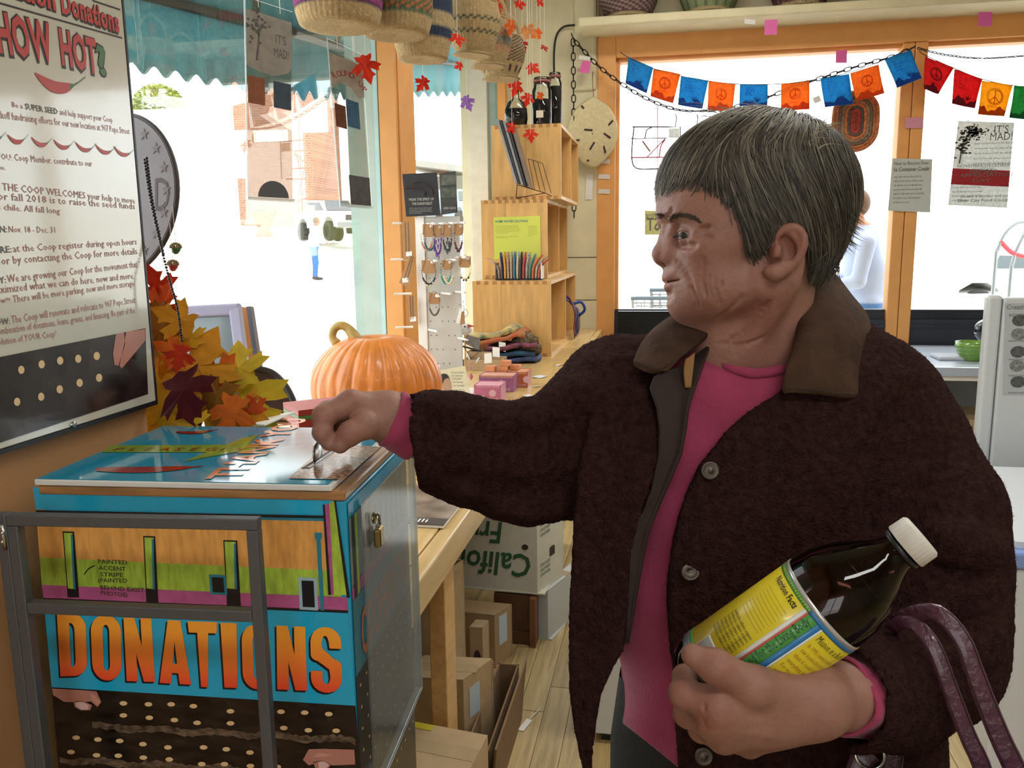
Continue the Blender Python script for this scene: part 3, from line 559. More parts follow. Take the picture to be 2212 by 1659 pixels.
# necklaces and bracelets on cards
M_kraft = mat('kraft_card', '#a87f55', .75, var=.06)
bead_m = {c: mat('bead_'+n, c, .3) for c, n in (('#c98a6c', 'coral'), ('#2b5a66', 'teal'), ('#5f2f86', 'purple'), ('#2a2830', 'black'), ('#5d2530', 'wine'), ('#1e2230', 'navy'), ('#3a8f8a', 'turquoise'), ('#d9c9a6', 'bone'), ('#5a5854', 'pewter'))}
def bracelet(px, py, cw, ch, bw, bl, cols, label, y=None, loops=1, dang=False):
    y = YJ-.045 if y is None else y; p = ony(px, py, y); t = thing('bead_bracelet', p-Z3*(ch+bl), label, 'bracelet', 'carded bracelets on the jewellery stand')
    x, z = cw/2, ch; bevel(MB().prism([(-x, -z*.75), (-x*.7, -z), (x*.7, -z), (x, -z*.75), (x, 0), (-x, 0)], p, X3, Z3, .0012, -Y3).build('card', M_kraft, t), .0003, 1)
    MB().box(p+V((x*.3, -.0022, -.012)), p+V((x*.8, -.0013, -.002))).build('price_sticker', M_paper, t)
    for L in range(loops):
        o = p-Z3*ch*.8+V(((L-(loops-1)/2)*.012, -.004-.004*L, 0)); n = 22; c = cols[L % len(cols)]
        pth = V([o+V((bw/2*math.cos(a)*(1 if a < PI else 1), 0, -bl*math.sin(a) if 0 <= a <= PI else 0)) for a in np.linspace(0, PI, n)])
        m = MB()
        for k, q in enumerate(pth):
            r_ = .0042 if 3 < k < 18 else .0022; m.ball(q+V((0, 0, 0)), r_, 7, 5)
        m.build('beads', bead_m[c], t, True)
        if len(cols) > loops:
            m = MB()
            for k in range(6, 17, 3): m.ball(pth[k]+V((0, -.003, -.006)), .004, 7, 5)
            m.build('accent_beads', bead_m[cols[loops]], t, True)
    m = MB().tube([p-Z3*ch*.8+V((-bw/2, -.004, 0)), p+V((-x*.5, -.003, 0)), p+V((0, -.003, .008))], .0009, 5).tube([p-Z3*ch*.8+V((bw/2, -.004, 0)), p+V((x*.5, -.003, 0)), p+V((0, -.003, .008))], .0009, 5)
    m.build('cord', mat('tan_cord', '#8d6a48', .8), t)
    if dang:
        m = MB()
        for k in range(14): 
            q = p+V((random.uniform(-bw/2, bw/2), -.008, -ch-random.uniform(0, bl))); m.tube([q, q-Z3*.016], [.0035, .0012], 5)
        m.build('dangles', bead_m[cols[0]], t)
    return t
bracelet(925, 484, .043, .048, .045, .058, ['#c98a6c', '#2b5a66'], 'coral bead bracelet with a teal strand, top left of the jewellery pegs', loops=2)
bracelet(945, 486, .034, .046, .03, .07, ['#5f2f86'], 'purple drop bead bracelet on the top row of jewellery pegs', dang=True)
bracelet(966, 485, .036, .044, .034, .06, ['#2a2830', '#5a5854'], 'black and pewter bracelet on the top row of jewellery pegs', dang=True)
bracelet(990, 484, .036, .042, .032, .062, ['#5d2530', '#2a2830'], 'wine red bead bracelet at the right end of the top pegs')
bracelet(926, 562, .055, .05, .055, .05, ['#1e2230', '#d9c9a6'], 'navy bead bracelet with one bone bead on the second row of pegs', loops=1)
bracelet(966, 562, .04, .036, .04, .058, ['#3a8f8a', '#d9c9a6'], 'turquoise bead bracelet on the second row of pegs', loops=2)
bracelet(1004, 554, .046, .042, .046, .05, ['#d9c9a6', '#2a2830'], 'bone and black bead bracelet overhanging the right edge of the stand')
bracelet(938, 633, .046, .042, .042, .05, ['#5a5854'], 'pewter chain bracelet alone on the third row of pegs')
def necklace_card(pts, y, label):
    t = thing('necklace_card', ony(*pts[-1], y), label, 'card', 'tall necklace cards on the left side of the stand'); quad(MB(), [ony(a, b, y) for a, b in pts], .0015).build('card', M_kraft, t); c = V([ony(a, b, y) for a, b in pts])
    bl = c[2]*.6+c[3]*.4; quad(MB(), [bl+V((-.012, -.002, .012)), bl+V((.012, -.002, .014)), bl+V((.012, -.002, .032)), bl+V((-.012, -.002, .03))], .0004).build('barcode_label', M_paper, t)
    m = MB(); 
    for s in (.3, .6): m.tube([c[0]*(1-s)+c[1]*s-Y3*.003, (c[3]*(1-s)+c[2]*s)*.8+(c[0]*(1-s)+c[1]*s)*.2-Y3*.003], .001, 5)
    m.build('cord', mat('tan_cord', '#8d6a48', .8), t)
necklace_card([(868, 480), (891, 478), (893, 560), (871, 562)], YJ-.01, 'straight brown necklace card on the upper left side of the jewellery stand')
necklace_card([(885, 552), (897, 555), (886, 622), (862, 611)], YJ-.05, 'tilted brown necklace card with barcode on the left side of the stand')
necklace_card([(880, 640), (898, 638), (899, 700), (884, 704)], YJ-.03, 'short brown necklace card on the lower left side of the stand')
# keyrings, cord pendant with crystals
kt = thing('key_ring', ony(997, 690, YJ-.05), 'silver key rings with paper tags hanging at the right edge of the stand', 'keyring')
m = MB()
for x, y, r_ in ((992, 668, .018), (1003, 676, .014)): m.tube([ony(x, y, YJ-.05)+r_*(math.cos(a)*X3+math.sin(a)*Z3) for a in np.linspace(0, 2*PI, 16, endpoint=False)], .0014, 6, closed=True)
m.tube([ony(1001, 650, YJ-.05), ony(1004, 700, YJ-.05)], .002, 6); m.build('rings', mat('steel', '#b9b9b6', .25, 1.), kt, True)
quad(MB(), [ony(x, y, YJ-.056) for x, y in ((985, 697), (992, 700), (999, 668), (993, 665))], .001).build('tag', M_paper, kt); quad(MB(), [ony(x, y, YJ-.053) for x, y in ((994, 702), (1003, 700), (1004, 675), (998, 672))], .001).build('tag', M_kraft, kt)
cp = thing('crystal_pendant', ony(1018, 760, YJ-.04), 'black corded pendant card with a pink crystal drop, in front of the wooden crate', 'pendant')
quad(MB(), [ony(x, y, YJ-.06) for x, y in ((1004, 742), (1036, 757), (1037, 731), (1008, 722))], .002).build('card', mat('grey_photo_card', '#6b6863', .4, var=.4, vscale=70), cp)
MB().tube([ony(1001, 747, YJ-.06), ony(1018, 775, YJ-.06), ony(1038, 757, YJ-.06)], .0014, 5).tube([ony(1000, 748, YJ-.06), ony(1040, 759, YJ-.06)], .004, 6).build('cord', M_black, cp)
m = MB().ball(ony(1018, 785, YJ-.06), .0045, 8, 6).ball(ony(1018, 795, YJ-.06), .004, 8, 6).lathe([(0, 0), (.008, .014), (.005, .022), (0, .03)], ony(1018, 822, YJ-.06), Z3, 6); m.build('crystal', mat('pink_crystal', '#c25a7d', .1, coat=.6), cp)
for x, y, q in ((1012, 770, -.35), (1032, 778, .6)): MB().ball(ony(x, y, YJ-.06), (.004, .002, .014), 8, 6, z=(q, 0, 1)).build('glass_drop', mat('clear_drop', '#d7dbe0', .08, coat=.8), cp)
bt = thing('toy_bird', ony(1000, 715, YJ+.12)*V((1, 1, 0))+Z3*ZC, 'blue and white toy bird on a stick behind the jewellery stand', 'toy'); c = ony(1004, 712, YJ+.12)
MB().ball(c, (.03, .03, .022), 12, 8).ball(c+V((.012, -.012, .012)), .014, 10, 7).build('body', mat('white_felt', '#d9d6d2', .9), bt, True)
MB().ball(c+V((-.028, -.01, .008)), (.022, .015, .034), 10, 7, z=(-.3, 0, 1)).build('wing', mat('blue_felt', '#2f4fa8', .9), bt, True)
MB().prism([(0, 0), (.03, .004), (0, .012)], c+V((.02, -.024, .012)), X3, Z3, .004, -Y3).build('beak', mat('red_felt', '#c2413c', .9), bt); MB().ball(c+V((.008, -.034, .015)), .0035, 6, 5).build('eye', M_black, bt)
MB().tube([c*V((1, 1, 0))+Z3*ZC, c-Z3*.01], .004, 6).build('stick', M_pine, bt)
# ------------------------------------------------------------ stacked wooden crates with finger joints
def crate(z0, h, xl, xr, y0, y1, label, seam=.37):
    t = thing('wooden_crate', ((xl+xr)/2, (y0+y1)/2, z0), label, 'crate', 'wooden crates stacked in the corner'); w = .018
    bevel(MB().box((xl, y0, z0+w*1.0), (xl+(xr-xl)*seam, y0+w, z0+h-w)).build('end_board', M_pine2, t), .0008, 1); bevel(MB().box((xl+(xr-xl)*seam+.0008, y0, z0+w), (xr, y0+w, z0+h-w)).build('end_board', M_pine2, t), .0008, 1)
    MB().box((xl, y1-w, z0+w), (xr, y1, z0+h-w)).build('back_end', M_pine2, t); MB().box((xl, y0+w, z0+w), (xl+w, y1-w, z0+h-w)).build('rear_board', M_pine2, t)
    MB().box((xl, y0+w, z0+h-w), (xr, y1, z0+h)).build('top_board', M_pine, t); MB().box((xl, y0+w, z0), (xr, y1, z0+w)).build('bottom_board', M_pine, t)
    ym = y0+(y1-y0)*.55; MB().box((xl+w, ym, z0+w), (xr-.002, ym+.014, z0+h-w)).build('divider', M_pine2, t)
    n = 9; sw = (xr-xl)/(2*n+1); M_end = mat('end_grain', '#b07f45', .6, var=.15)
    for zz in (z0, z0+h-w):
        for k in range(2*n+1):
            x = xl+k*sw; MB().box((x, y0+(0 if k % 2 else -.0), zz), (x+sw-.0006, y0+w-.0005, zz+w)).build('finger_joint', M_end if k % 2 else M_pine2, t)
    return t
z1 = 1.325; y2, y3 = 4.55, 4.6; z2 = ony(1100, 432, y2)[2]; z3 = ony(1130, 270, y3)[2]
crate(ZC, z1-ZC, -1.0, -.585, 4.29, 5.5, 'bottom pine crate of the stack, standing on the counter behind the textiles')
crate(z1+.001, z2-z1, ony(1040, 500, y2)[0], ony(1182, 500, y2)[0], y2, 5.5, 'middle pine crate of the stack, with a yellow flyer on its end')
crate(z2+.002, z3-z2, ony(1062, 340, y3)[0], ony(1212, 340, y3)[0], y3, 5.5, 'top pine crate of the stack, with glass jars standing on it', .5)
# flyer
yf = y2-.0015; fl_ = thing('yellow_flyer', ony(1118, 530, yf)*V((1, 1, 0))+Z3*1.4, 'yellow-green flyer headed home water solutions on the middle crate', 'flyer')
quad(MB(), [ony(x, y, yf) for x, y in ((1068, 560), (1168, 556), (1167, 466), (1066, 469))], .0012).build('sheet', mat('lime_yellow_paper', '#cfd65a', .7), fl_)
mb = MB(); p = ony(1070, 481, yf-.0014); put_text(mb, 'HOME WATER', p, X3, Z3, .018, fit=.1, bold=.02); put_text(mb, 'SOLUTIONS', p+X3*.105, X3, Z3, .018, fit=.075, bold=.02); mb.build('heading', mat('teal_ink', '#2f7f86', .6), fl_)
mb = MB(); lorem(mb, ony(1071, 489, yf-.0014), X3, Z3, .14, 6, .0055, .0075, 8); lorem(mb, ony(1140, 489, yf-.0014), X3, Z3, .055, 8, .0055, .0075, 9); lorem(mb, ony(1071, 512, yf-.0014), X3, Z3, .13, 2, .0055, .0075, 10); mb.build('fine_print', mat('olive_ink', '#7d7f3a', .7), fl_)
# snack pouches in a black holder on top of the bottom crate
yh = 4.22; hl = thing('pouch_holder', ony(1125, 602, yh)*V((1, 1, 0))+Z3*(z1+.002), 'black open rack holding colourful pouches on the bottom crate', 'rack')
ph0 = ony(1072, 600, yh); ph1 = ony(1172, 598, yh); zb_ = z1+.002
# the crate top reaches forward only to its end board, so the rack stands wholly on it
ys = 4.40; x0, x1 = ony(1072, 600, ys)[0], ony(1172, 598, ys)[0]
MB().box((x0, ys-.03, zb_), (x1, ys+.06, zb_+.006)).build('tray', M_black, hl); MB().box((x0, ys-.03, zb_+.006), (x0+.005, ys+.06, zb_+.09)).build('side', mat('clear_grey_side', '#5f6a62', .3), hl); MB().box((x1-.005, ys-.03, zb_+.006), (x1, ys+.06, zb_+.09)).build('side', M_paper, hl)
pcs = ['#c8473c', '#2b3f6b', '#e0a23c', '#c8473c', '#b9ac8c', '#3d7fa6', '#dcdad2', '#35313a', '#c23f4e', '#2f78a8', '#3a8f8a', '#d5663a', '#24506a', '#c8473c']
tops = [-.085, -.01, -.006, -.004, 0, .002, .004, .006, .01, .014, .03, .05, .068, .085]
for k in range(14):
    x = x0+.018+k*(x1-x0-.036)/13; tx = x+tops[k]; hgt = .15-abs(tops[k])*.42; P = [V((x, ys-.02, zb_+.007)), V((x+(tx-x)*.1, ys-.02, zb_+.065)), V((x+(tx-x)*.55, ys-.02, zb_+.105)), V((tx, ys-.02, zb_+hgt))]
    P = crom(P, 9); D = V((0, .075, 0)); t = np.interp(np.linspace(0, 1, 9), [0, .3, .8, 1], [.006, .0095, .008, .0015]); m = MB()
    m.grid([[p+X3*s*tt/2+D*f for p, tt in zip(P, t)] for s, f in ((-1, 0.05), (1, 0), (1, .5), (1, 1), (-1, .95), (-1, .5), (-1, 0.05))])
    o = m.build('snack_pouch', mat('pouch_%d' % k, pcs[k], .3, var=.35, vscale=90, col2='#d8d2c0' if k % 3 == 0 else None, coat=.4), None, True)
    tag(o, ('%s pouch standing in the black rack on the crate, %s from the left' % (('red', 'dark blue', 'amber', 'bright red', 'beige', 'sky blue', 'white', 'charcoal', 'crimson', 'mid blue', 'teal', 'orange', 'petrol blue', 'red leaning')[k], ('first', 'second', 'third', 'fourth', 'fifth', 'sixth', 'seventh', 'eighth', 'ninth', 'tenth', 'eleventh', 'twelfth', 'thirteenth', 'last')[k])), 'pouch', 'snack pouches in the black rack')
# magazines and wire rack on the end of the top crate
ym = 4.06
wr_ = thing('wire_rack', ony(1160, 410, 4.2), 'black wire magazine rack fixed to the end of the top crate', 'rack')
mv = ony(1120, 400, 4.15); m = MB()
for k, (x, y) in enumerate(((1141, 343), (1151, 346), (1161, 349), (1172, 353))): 
    a = ony(x, y, 4.42); b = ony(x+14+k*1.5, y+67-k*1, 4.42); m.tube([a, b], .0016, 6)
m.tube([ony(1141, 343, 4.42), ony(1172, 353, 4.42)], .0016, 6).tube([ony(1117, 399, 4.42), ony(1178, 417, 4.42), ony(1192, 424, 4.42)], .0022, 6).tube([ony(1178, 417, 4.42), ony(1115, 428, 4.6)], .0022, 6).tube([ony(1117, 399, 4.42), ony(1115, 428, 4.6)], .0022, 6)
m.build('wires', M_wire, wr_)
for k in range(5):
    b = ony(1121+k*6.5, 397+k*2.4, 4.48); tp = ony(1081+k*7, 262+k*2.5, 4.48); d = tp-b; L = np.linalg.norm(d); n = unit(np.cross(Y3, d))
    o = bevel(MB().obox(b+d/2, Y3, n, unit(d), .17, .012 if k < 4 else .004, L).build('magazine', mat('magazine_%d' % (k % 2), ('#8d9096', '#1f1f22')[k % 2], .35) if k < 4 else mat('magazine_cover', '#6a6468', .3, var=.4, vscale=20), None), .001, 1)
    tag(o, ('grey magazine', 'black magazine', 'grey magazine', 'black magazine', 'mauve-covered magazine')[k]+' leaning in the wire rack, '+('outermost on the left', 'second from the left', 'third from the left', 'fourth from the left', 'facing the room on the right')[k], 'magazine', 'magazines in the wire rack')
# glass jars of dark beans on the top crate
M_jar = glassmat('jar_glass', (.93, .95, .94), 1.2); M_bean = mat('dark_beans', '#221a18', .5, var=.5, vscale=160, bump=.6, bscale=220)
def jar(px0, px1, ytop, Y, prof, fill, label, lid):
    zb_ = z3+.003; xa, xb = ony(px0, 260, Y)[0], ony(px1, 260, Y)[0]; c = V(((xa+xb)/2, Y, zb_)); R_ = (xb-xa)/2; H = ony(px0, ytop, Y)[2]-zb_
    t = thing('glass_jar', c, label, 'jar', 'glass jars on the top crate')
    MB().lathe([(0, .004*0)]+[(r_*R_, z_*H) for r_, z_ in prof], c, Z3, 24).build('glass', M_jar, t, True)
    pf = [(r_*R_*.95, max(z_*H, .004)) for r_, z_ in prof if z_ < fill]+[(np.interp(fill, [z_ for _, z_ in prof], [r_ for r_, _ in prof])*R_*.95, fill*H)]; MB().lathe([(0, .004)]+pf+[(0, pf[-1][1]+.004)], c, Z3, 20).build('beans', M_bean, t, True)
    lid(t, c, R_, H); return t
def cork(t, c, R_, H): MB().lathe([(R_*.22, 0), (R_*.28, .03), (R_*.3, .035), (0, .035)], c+Z3*(H*.93), Z3, 14).build('stopper', glassmat('jar_glass', (.93, .95, .94), 1.2), t, True)
def clip(t, c, R_, H):
    MB().lathe([(R_*.8, 0), (R_*.86, .01), (R_*.8, .022), (0, .026)], c+Z3*H*.97, Z3, 18).build('lid', glassmat('jar_glass', (.93, .95, .94), 1.2), t, True); MB().lathe([(R_*.87, -.002), (R_*.9, .003), (R_*.87, .008)], c+Z3*H*.965, Z3, 18).build('seal', mat('red_rubber', '#8d4a45', .6), t)
jar(1090, 1140, 196, 4.75, [(.6, 0), (.9, .05), (1, .25), (.95, .5), (.7, .68), (.3, .78), (.25, .95), (.32, 1)], .5, 'round-shouldered glass jar of black beans, leftmost on the top crate', cork)
jj = jar(1150, 1192, 175, 4.8, [(.8, 0), (.95, .03), (1, .1), (1, .78), (.85, .86), (.8, 1)], .6, 'square-shouldered clip-top jar with a blank white label, middle of the top crate', clip)
cc = ROOTLOC[jj.name]; MB().box(cc+V((-.022, -.075, .05)), cc+V((.018, -.072, .088))).build('paper_label', mat('cream_label', '#cfc9b6', .7), jj)
jar(1184, 1214, 163, 5.0, [(.9, 0), (1, .04), (1, .85), (.8, .92), (.75, 1)], .8, 'tall narrow glass jar of dark beans, rightmost on the top crate', clip)
# textiles, trays and soap on the counter in front of the crates
def cloth_pile(name, pts, y0, label, cols, h):
    pass
tx = thing('folded_textiles', (-.76, 4.15, ZC), 'pile of folded patterned textiles lying in front of the bottom crate', 'textiles')
rr = np.random.RandomState(12)
for k, (c, c2, dx, w_, z_) in enumerate((('#25242c', '#4a5a8a', .04, .26, 0), ('#3f7fa8', '#1f2230', .03, .25, .028), ('#1d1b22', '#8d4a5a', .05, .25, .055), ('#d8b468', '#c84f3a', -.02, .27, .085), ('#2f9a9a', '#d8b468', -.05, .26, .103))):
    G = []
    for i in range(14):
        u = i/13; G.append([V((-.93+dx+w_*u+.012*math.sin(3*v+k), 4.0+.2*v+.03*u, ZC+.018+z_+.022*u*(k > 1)+.006*math.sin(9*u+4*v+k)+(.03*math.exp(-((u-.85)/.15)**2) if k > 2 else 0))) for v in np.linspace(0, 1, 7)])
    MB().grid(G, .022).build('cloth', mat('textile_%d' % k, c, .85, var=.6, vscale=24, col2=c2, bump=.2, bscale=60), tx, True)
m = MB(); G = [[V((-.69+.075*math.cos(a)*s, 4.12-.09*math.sin(a)*s*.4, ZC+.075+.075*math.sin(a)*s))+V((0, -.05*(1-s), 0))+.008*V((math.sin(7*a+k), 0, math.cos(5*a+2*k))) for a in np.linspace(0, 2*PI, 20, endpoint=False)] for k, s in enumerate((.15, .5, .8, 1, .95))]
m.grid(G, .01, True).build('crumpled_bag', mat('sequinned_cloth', '#201c1e', .5, var=.9, vscale=90, col2='#a08a68', bump=.5, bscale=80), tx, True)
st_ = thing('cloth_straps', (-.6, 5.1, ZC), 'bundle of red and blue woven straps hanging out of the bottom crate', 'straps')
for k, c in enumerate(('#5d2430', '#2b3570', '#7a2c38', '#3b2f5a', '#2f4f9a', '#8a7440')):
    y = 5.06+k*.045; P = crom([(-.64, y, 1.17+.02*(k % 3)), (-.585, y, 1.2-.015*k), (-.545, y+.01, 1.1), (-.55+.012*(k % 2), y+.02, 1.0), (-.545, y+.02, ZC+.012+.01*(k % 2))], 14); MB().grid([p+V((0, s*.014, 0)) for s in (-1, 1)] if 0 else [[p+Y3*s*.014 for p in P] for s in (-1, 0, 1)], .005).build('strap', mat('strap_%d' % k, c, .8, var=.4, vscale=120), st_, True)
MB().tube(crom([(-.57, 5.2, 1.14), (-.52, 5.22, 1.15), (-.5, 5.24, 1.1), (-.54, 5.25, 1.06)], 12), .009, 8).build('loop', mat('strap_blue', '#2c479c', .7), st_, True)
# kraft trays with price cards
for k, (a, b, y0, y1, h, lab) in enumerate(((1000, 1085, 800, 760, .05, 'brown cardboard tray with price cards behind the soap boxes'), (1050, 1100, 765, 745, .07, 'brown cardboard tray in front of the folded textiles'))):
    p, q = onz(a, y0, ZC), onz(b, y0, ZC); Yb = onz(a, y1, ZC)[1]; Yb = min(max(Yb, p[1]+.12), 3.93); t = carton('kraft_tray', (q[0], p[1], ZC+.0005), (p[0]-q[0], 0, 0), (0, Yb-p[1], 0), h, M_card, lab, open_=True, group='kraft trays on the counter')
for k, (x, y, r_) in enumerate(((1075, 773, -.1), (1058, 788, .1), (1088, 760, -.15))):
    p = onz(x, y+24, ZC)*V((1, 1, 0))+Z3*(ZC+.06); t = tag(MB().obox(p+V((0, -.03, .025)), unit(V((1, 0, r_))), Y3, Z3, .034, .003, .045).build('price_card', M_paper), 'white price card standing by the trays, '+('middle of three', 'nearest the soap', 'beside the textiles')[k], 'card', 'price cards by the trays')
# little orange soaps stacked, purple and pink boxes
M_soap = mat('soap_box_orange', '#c98257', .5, var=.1)
sp_ = [(1060, 812, 0), (1085, 812, 0), (1112, 810, 0), (1060, 812, 1), (1088, 811, 1), (1113, 809, 1), (1092, 811, 2)]
for k, (x, y, l) in enumerate(sp_):
    p = onz(x, y, ZC); o = bevel(MB().box(p+V((-.022, -.02, l*.0225+.0005)), p+V((.022, .035, l*.0225+.022))).build('soap_bar', M_soap), .001, 1)
    tag(o, 'small orange boxed soap in the stack behind the purple box, '+('bottom left', 'bottom middle', 'bottom right', 'second layer left', 'second layer middle', 'second layer right', 'topmost')[k], 'soap', 'stack of small orange soaps')
def soapbox(nm, x0, x1, yb, dy, h, m, mtop, label, n, txt):
    p, q = onz(x0, yb, ZC), onz(x1, yb-2, ZC); t = thing(nm, (p+q)/2, label, 'box'); y = (p[1]+q[1])/2
    bevel(MB().box((p[0], y, ZC+.0005), (q[0], y+.004, ZC+h*.85)).build('front', m, t), .0008, 1); MB().box((p[0], y+.0045, ZC+.0005), (p[0]+.003, y+dy, ZC+h)).box((q[0]-.003, y+.0045, ZC+.0005), (q[0], y+dy, ZC+h)).box((p[0]+.0035, y+dy-.003, ZC+.0005), (q[0]-.0035, y+dy, ZC+h)).box((p[0]+.0035, y+.0045, ZC+.0005), (q[0]-.0035, y+dy-.0035, ZC+.003)).build('tray', m, t)
    w_ = (q[0]-p[0]-.008)/n
    for k in range(n): bevel(MB().box((p[0]+.004+k*w_, y+.005, ZC+.0035), (p[0]+.004+(k+1)*w_-.0008, y+dy-.004, ZC+h*.98)).build('soap_carton', mtop, t), .0006, 1)
    mb = MB(); put_text(mb, txt, V((p[0]+(q[0]-p[0])*.1, y-.0005, ZC+h*.08)), X3, Z3, .014, fit=(q[0]-p[0])*.8, bold=.01); mb.prism(blob((0, 0), 0, 0, h*.22, h*.22, 14), ((q[0]+p[0])/2+.02, y-.0003, ZC+h*.5), X3, Z3, .0004, -Y3); mb.build('print', mat('pale_pink_print', '#dcb4bd', .5), t)
soapbox('pink_soap_box', 1022, 1084, 868, .1, .062, mat('pink_box', '#c0708c', .45, var=.12, vscale=30), mat('pink_soap', '#cf93a5', .4), 'open pink soap display box at the front of the counter', 3, 'SOAP BAR')
soapbox('purple_soap_box', 1033, 1112, 847, .09, .066, mat('mauve_box', '#9a5f86', .45, var=.12, vscale=30), mat('pale_orange_soap', '#d0977f', .45), 'purple soap display box filled with upright bars, behind the pink box', 10, 'HANDMADE')
soapbox('orange_soap_box', 1113, 1141, 838, .1, .066, mat('rust_box', '#b5603f', .45, var=.12, vscale=30), mat('orange_soap', '#cf8f68', .45), 'orange soap display box filled with upright bars, right of the purple box', 6, 'SOAP')
lf = [(1160, 815, .05, .06, '#c9cfd4', 'pale printed leaflet lying on the counter right of the orange soap box'), (1205, 790, .02, .03, '#dcdcda', 'small white price ticket lying near the crate corner'), (1155, 836, .02, .025, '#d8d6cf', 'crumpled white ticket near the orange soap box'), (1135, 856, .035, .03, '#d9d7d0', 'folded white slip in front of the orange soap box'), (1072, 890, .045, .03, '#c8cdd6', 'pale blue paper slip at the near end of the counter top')]
for x, y, w_, d_, c, lab in lf:
    p = onz(x, y, ZC); G = [[p+V((w_*(u-.5)+.02*v, d_*(v-.5), .0015+.004*math.sin(3*u+x)**2)) for u in np.linspace(0, 1, 5)] for v in (0, .5, 1)]; tag(MB().grid(G, .0008).build('paper_slip', mat('slip_'+c[1:], c, .6), None, True), lab, 'paper')
# magazines at the near end of the counter
mg = thing('open_magazine', (-.55, 1.45, ZC), 'glossy magazine with a brown cover lying at the near counter end', 'magazine')
bevel(MB().box((-.9, 1.62, ZC+.0005), (-.45, 1.9, ZC+.006)).build('pages', M_paper, mg), .001, 1); MB().box((-.9, 1.62, ZC+.0065), (-.45, 1.9, ZC+.0085)).build('cover', mat('soil_cover', '#5a4a3e', .3, var=.5, vscale=14, col2='#9a8d7c'), mg); MB().box((-.9, 1.62, ZC+.0088), (-.45, 1.66, ZC+.0092)).build('title_band', mat('dark_cover_band', '#3b3a3c', .3), mg)
mb = MB(); put_text(mb, 'Illi', V((-.52, 1.63, ZC+.0093)), X3, Y3, .03, fit=.03); mb.build('title', M_paper, mg)
for k in range(3):
    G = [[V((-.66+.14*u+.01*k, 1.15+.24*v, ZC+.003+.004*k+.03*max(0, u-.5)**1.5*(1+k*.3))) for v in (0, .5, 1)] for u in np.linspace(0, 1, 7)]
    tag(MB().grid(G, .002).build('leaflet', (mat('brown_cover', '#4c332b', .3), M_paper, M_paper)[2-k] if k == 2 else (M_paper, M_paper, mat('brown_cover', '#4c332b', .3))[k], None, True), ('lowest white leaflet', 'middle white leaflet', 'brown-covered leaflet on top')[k]+' of the curling pile beside the donation box', 'leaflet', 'leaflets beside the donation box')
# ------------------------------------------------------------ glossy poster on the near left wall
PX0 = XP+.002; PXF = PX0+.012
po = thing('poster', (PX0, .7, 1.32), 'large glossy white poster asking how hot, with red chillies, on the near left wall', 'poster')
c_br = onx(337, 866, PXF); yR, zB = c_br[1], c_br[2]
bevel(MB().box((PX0, .1, zB), (PXF, yR, 2.15)).build('panel', mat('glossy_poster_white', '#c4c1b2', .17, spec=.9, bump=.03, bscale=26, coat=1.), po), .001, 1)
m = MB(); m.box((PX0-.001, .095, zB-.005), (PXF+.0005, yR+.0005, zB-.0002)).box((PX0-.001, yR+.0002, zB-.005), (PXF+.0005, yR+.0035, 2.15)); m.build('dark_edge', mat('black_edge', '#16181c', .4), po)
XF_ = PXF+.0004
def pp(x, y, l=0.): return onx(x, y, XF_+l)
M_red = mat('chilli_red_print', '#b23a36', .3); M_grn = mat('chilli_green_print', '#3f6b3a', .3); M_pk = mat('red_brown_print', '#a56a60', .35); M_gp = mat('grey_print', '#5c5850', .35)
def pt(mb, s, x0, y0, x1, y1, hpx, bold=0., lift=0., **kw):
    a, b = pp(x0, y0, lift), pp(x1, y1, lift); h = abs(pp(x1, y1-hpx)[2]-b[2]); ex = unit(b-a); ex[0] = 0; ex = unit(ex); ey = np.cross(V((1, 0, 0)), ex)
    put_text(mb, s, a, ex, ey, h*1.35, fit=np.linalg.norm(b-a), lift=0, bold=bold, **kw)
lb, lf_ = MB(), MB()
for s, a in (('Donation', (-60, -38, 122, 22, 40)), ('Donations', (134, 26, 259, 70, 44)), ('HOW', (-2, 110, 118, 132, 80)), ('HOT', (134, 137, 213, 158, 72))): pt(lb, s, *(a[0]-1, a[1]+2, a[2]-1, a[3]+2, a[4]+1), bold=.075, spacing=1.06); pt(lf_, s, *a, bold=.035, lift=.0003, spacing=1.06)
pt(lb, '?', 212, 160, 236, 162, 62, bold=.07); lb.build('lettering_outline', mat('dark_outline', '#2a1c1c', .3), po); lf_.build('red_lettering', M_red, po)
m = MB(); pt(m, '?', 214, 159, 235, 161, 60, bold=.035, lift=.0004); m.build('green_question_mark', M_grn, po)
m = MB()
for (x0, y0, x1, y1) in ((-20, 1, 264, 82), (200, 1, 260, 21)): 
    a, b = pp(x0, y0), pp(x1, y1); d = unit(b-a); n = np.cross(X3, d)*.0009; m.add([a-n, b-n, b+n, a+n], [(0, 1, 2, 3)])
m.build('ruled_line', mat('dark_outline', '#2a1c1c', .3), po)
def chilli(name_, x0, y0, x1, y1, sag, th):
    m = MB(); P = V([pp(*((1-t)*V((x0, y0))+t*V((x1, y1))+V((0, sag*4*t*(1-t)))), .0003) for t in np.linspace(0, 1, 14)]); r_ = th*np.array([.15, .5, .75, .9, 1, 1, 1, .95, .85, .6, .18, .12, .1, .1]); up = Z3
    for nm, a, b, mm in (('chilli_print', 0, 10, M_red), ('chilli_stem_print', 9, 14, M_grn)):
        q = P[a:b]; rr_ = r_[a:b]; m = MB(); k = len(q); m.add(np.vstack([q+up*rr_[:, None], q-up*rr_[:, None]]), [(i, i+1, k+i+1, k+i) for i in range(k-1)]); m.build(nm, mm, po)
chilli('a', 76, 158, 185, 166, 28, .0062)
for x in (-8, 40, 92, 140, 187, 230, 270): chilli('b', x-24, 290+(x-40)*.11, x+22, 290+(x-40)*.13, 17, .0024)
k_, g_ = MB(), MB()
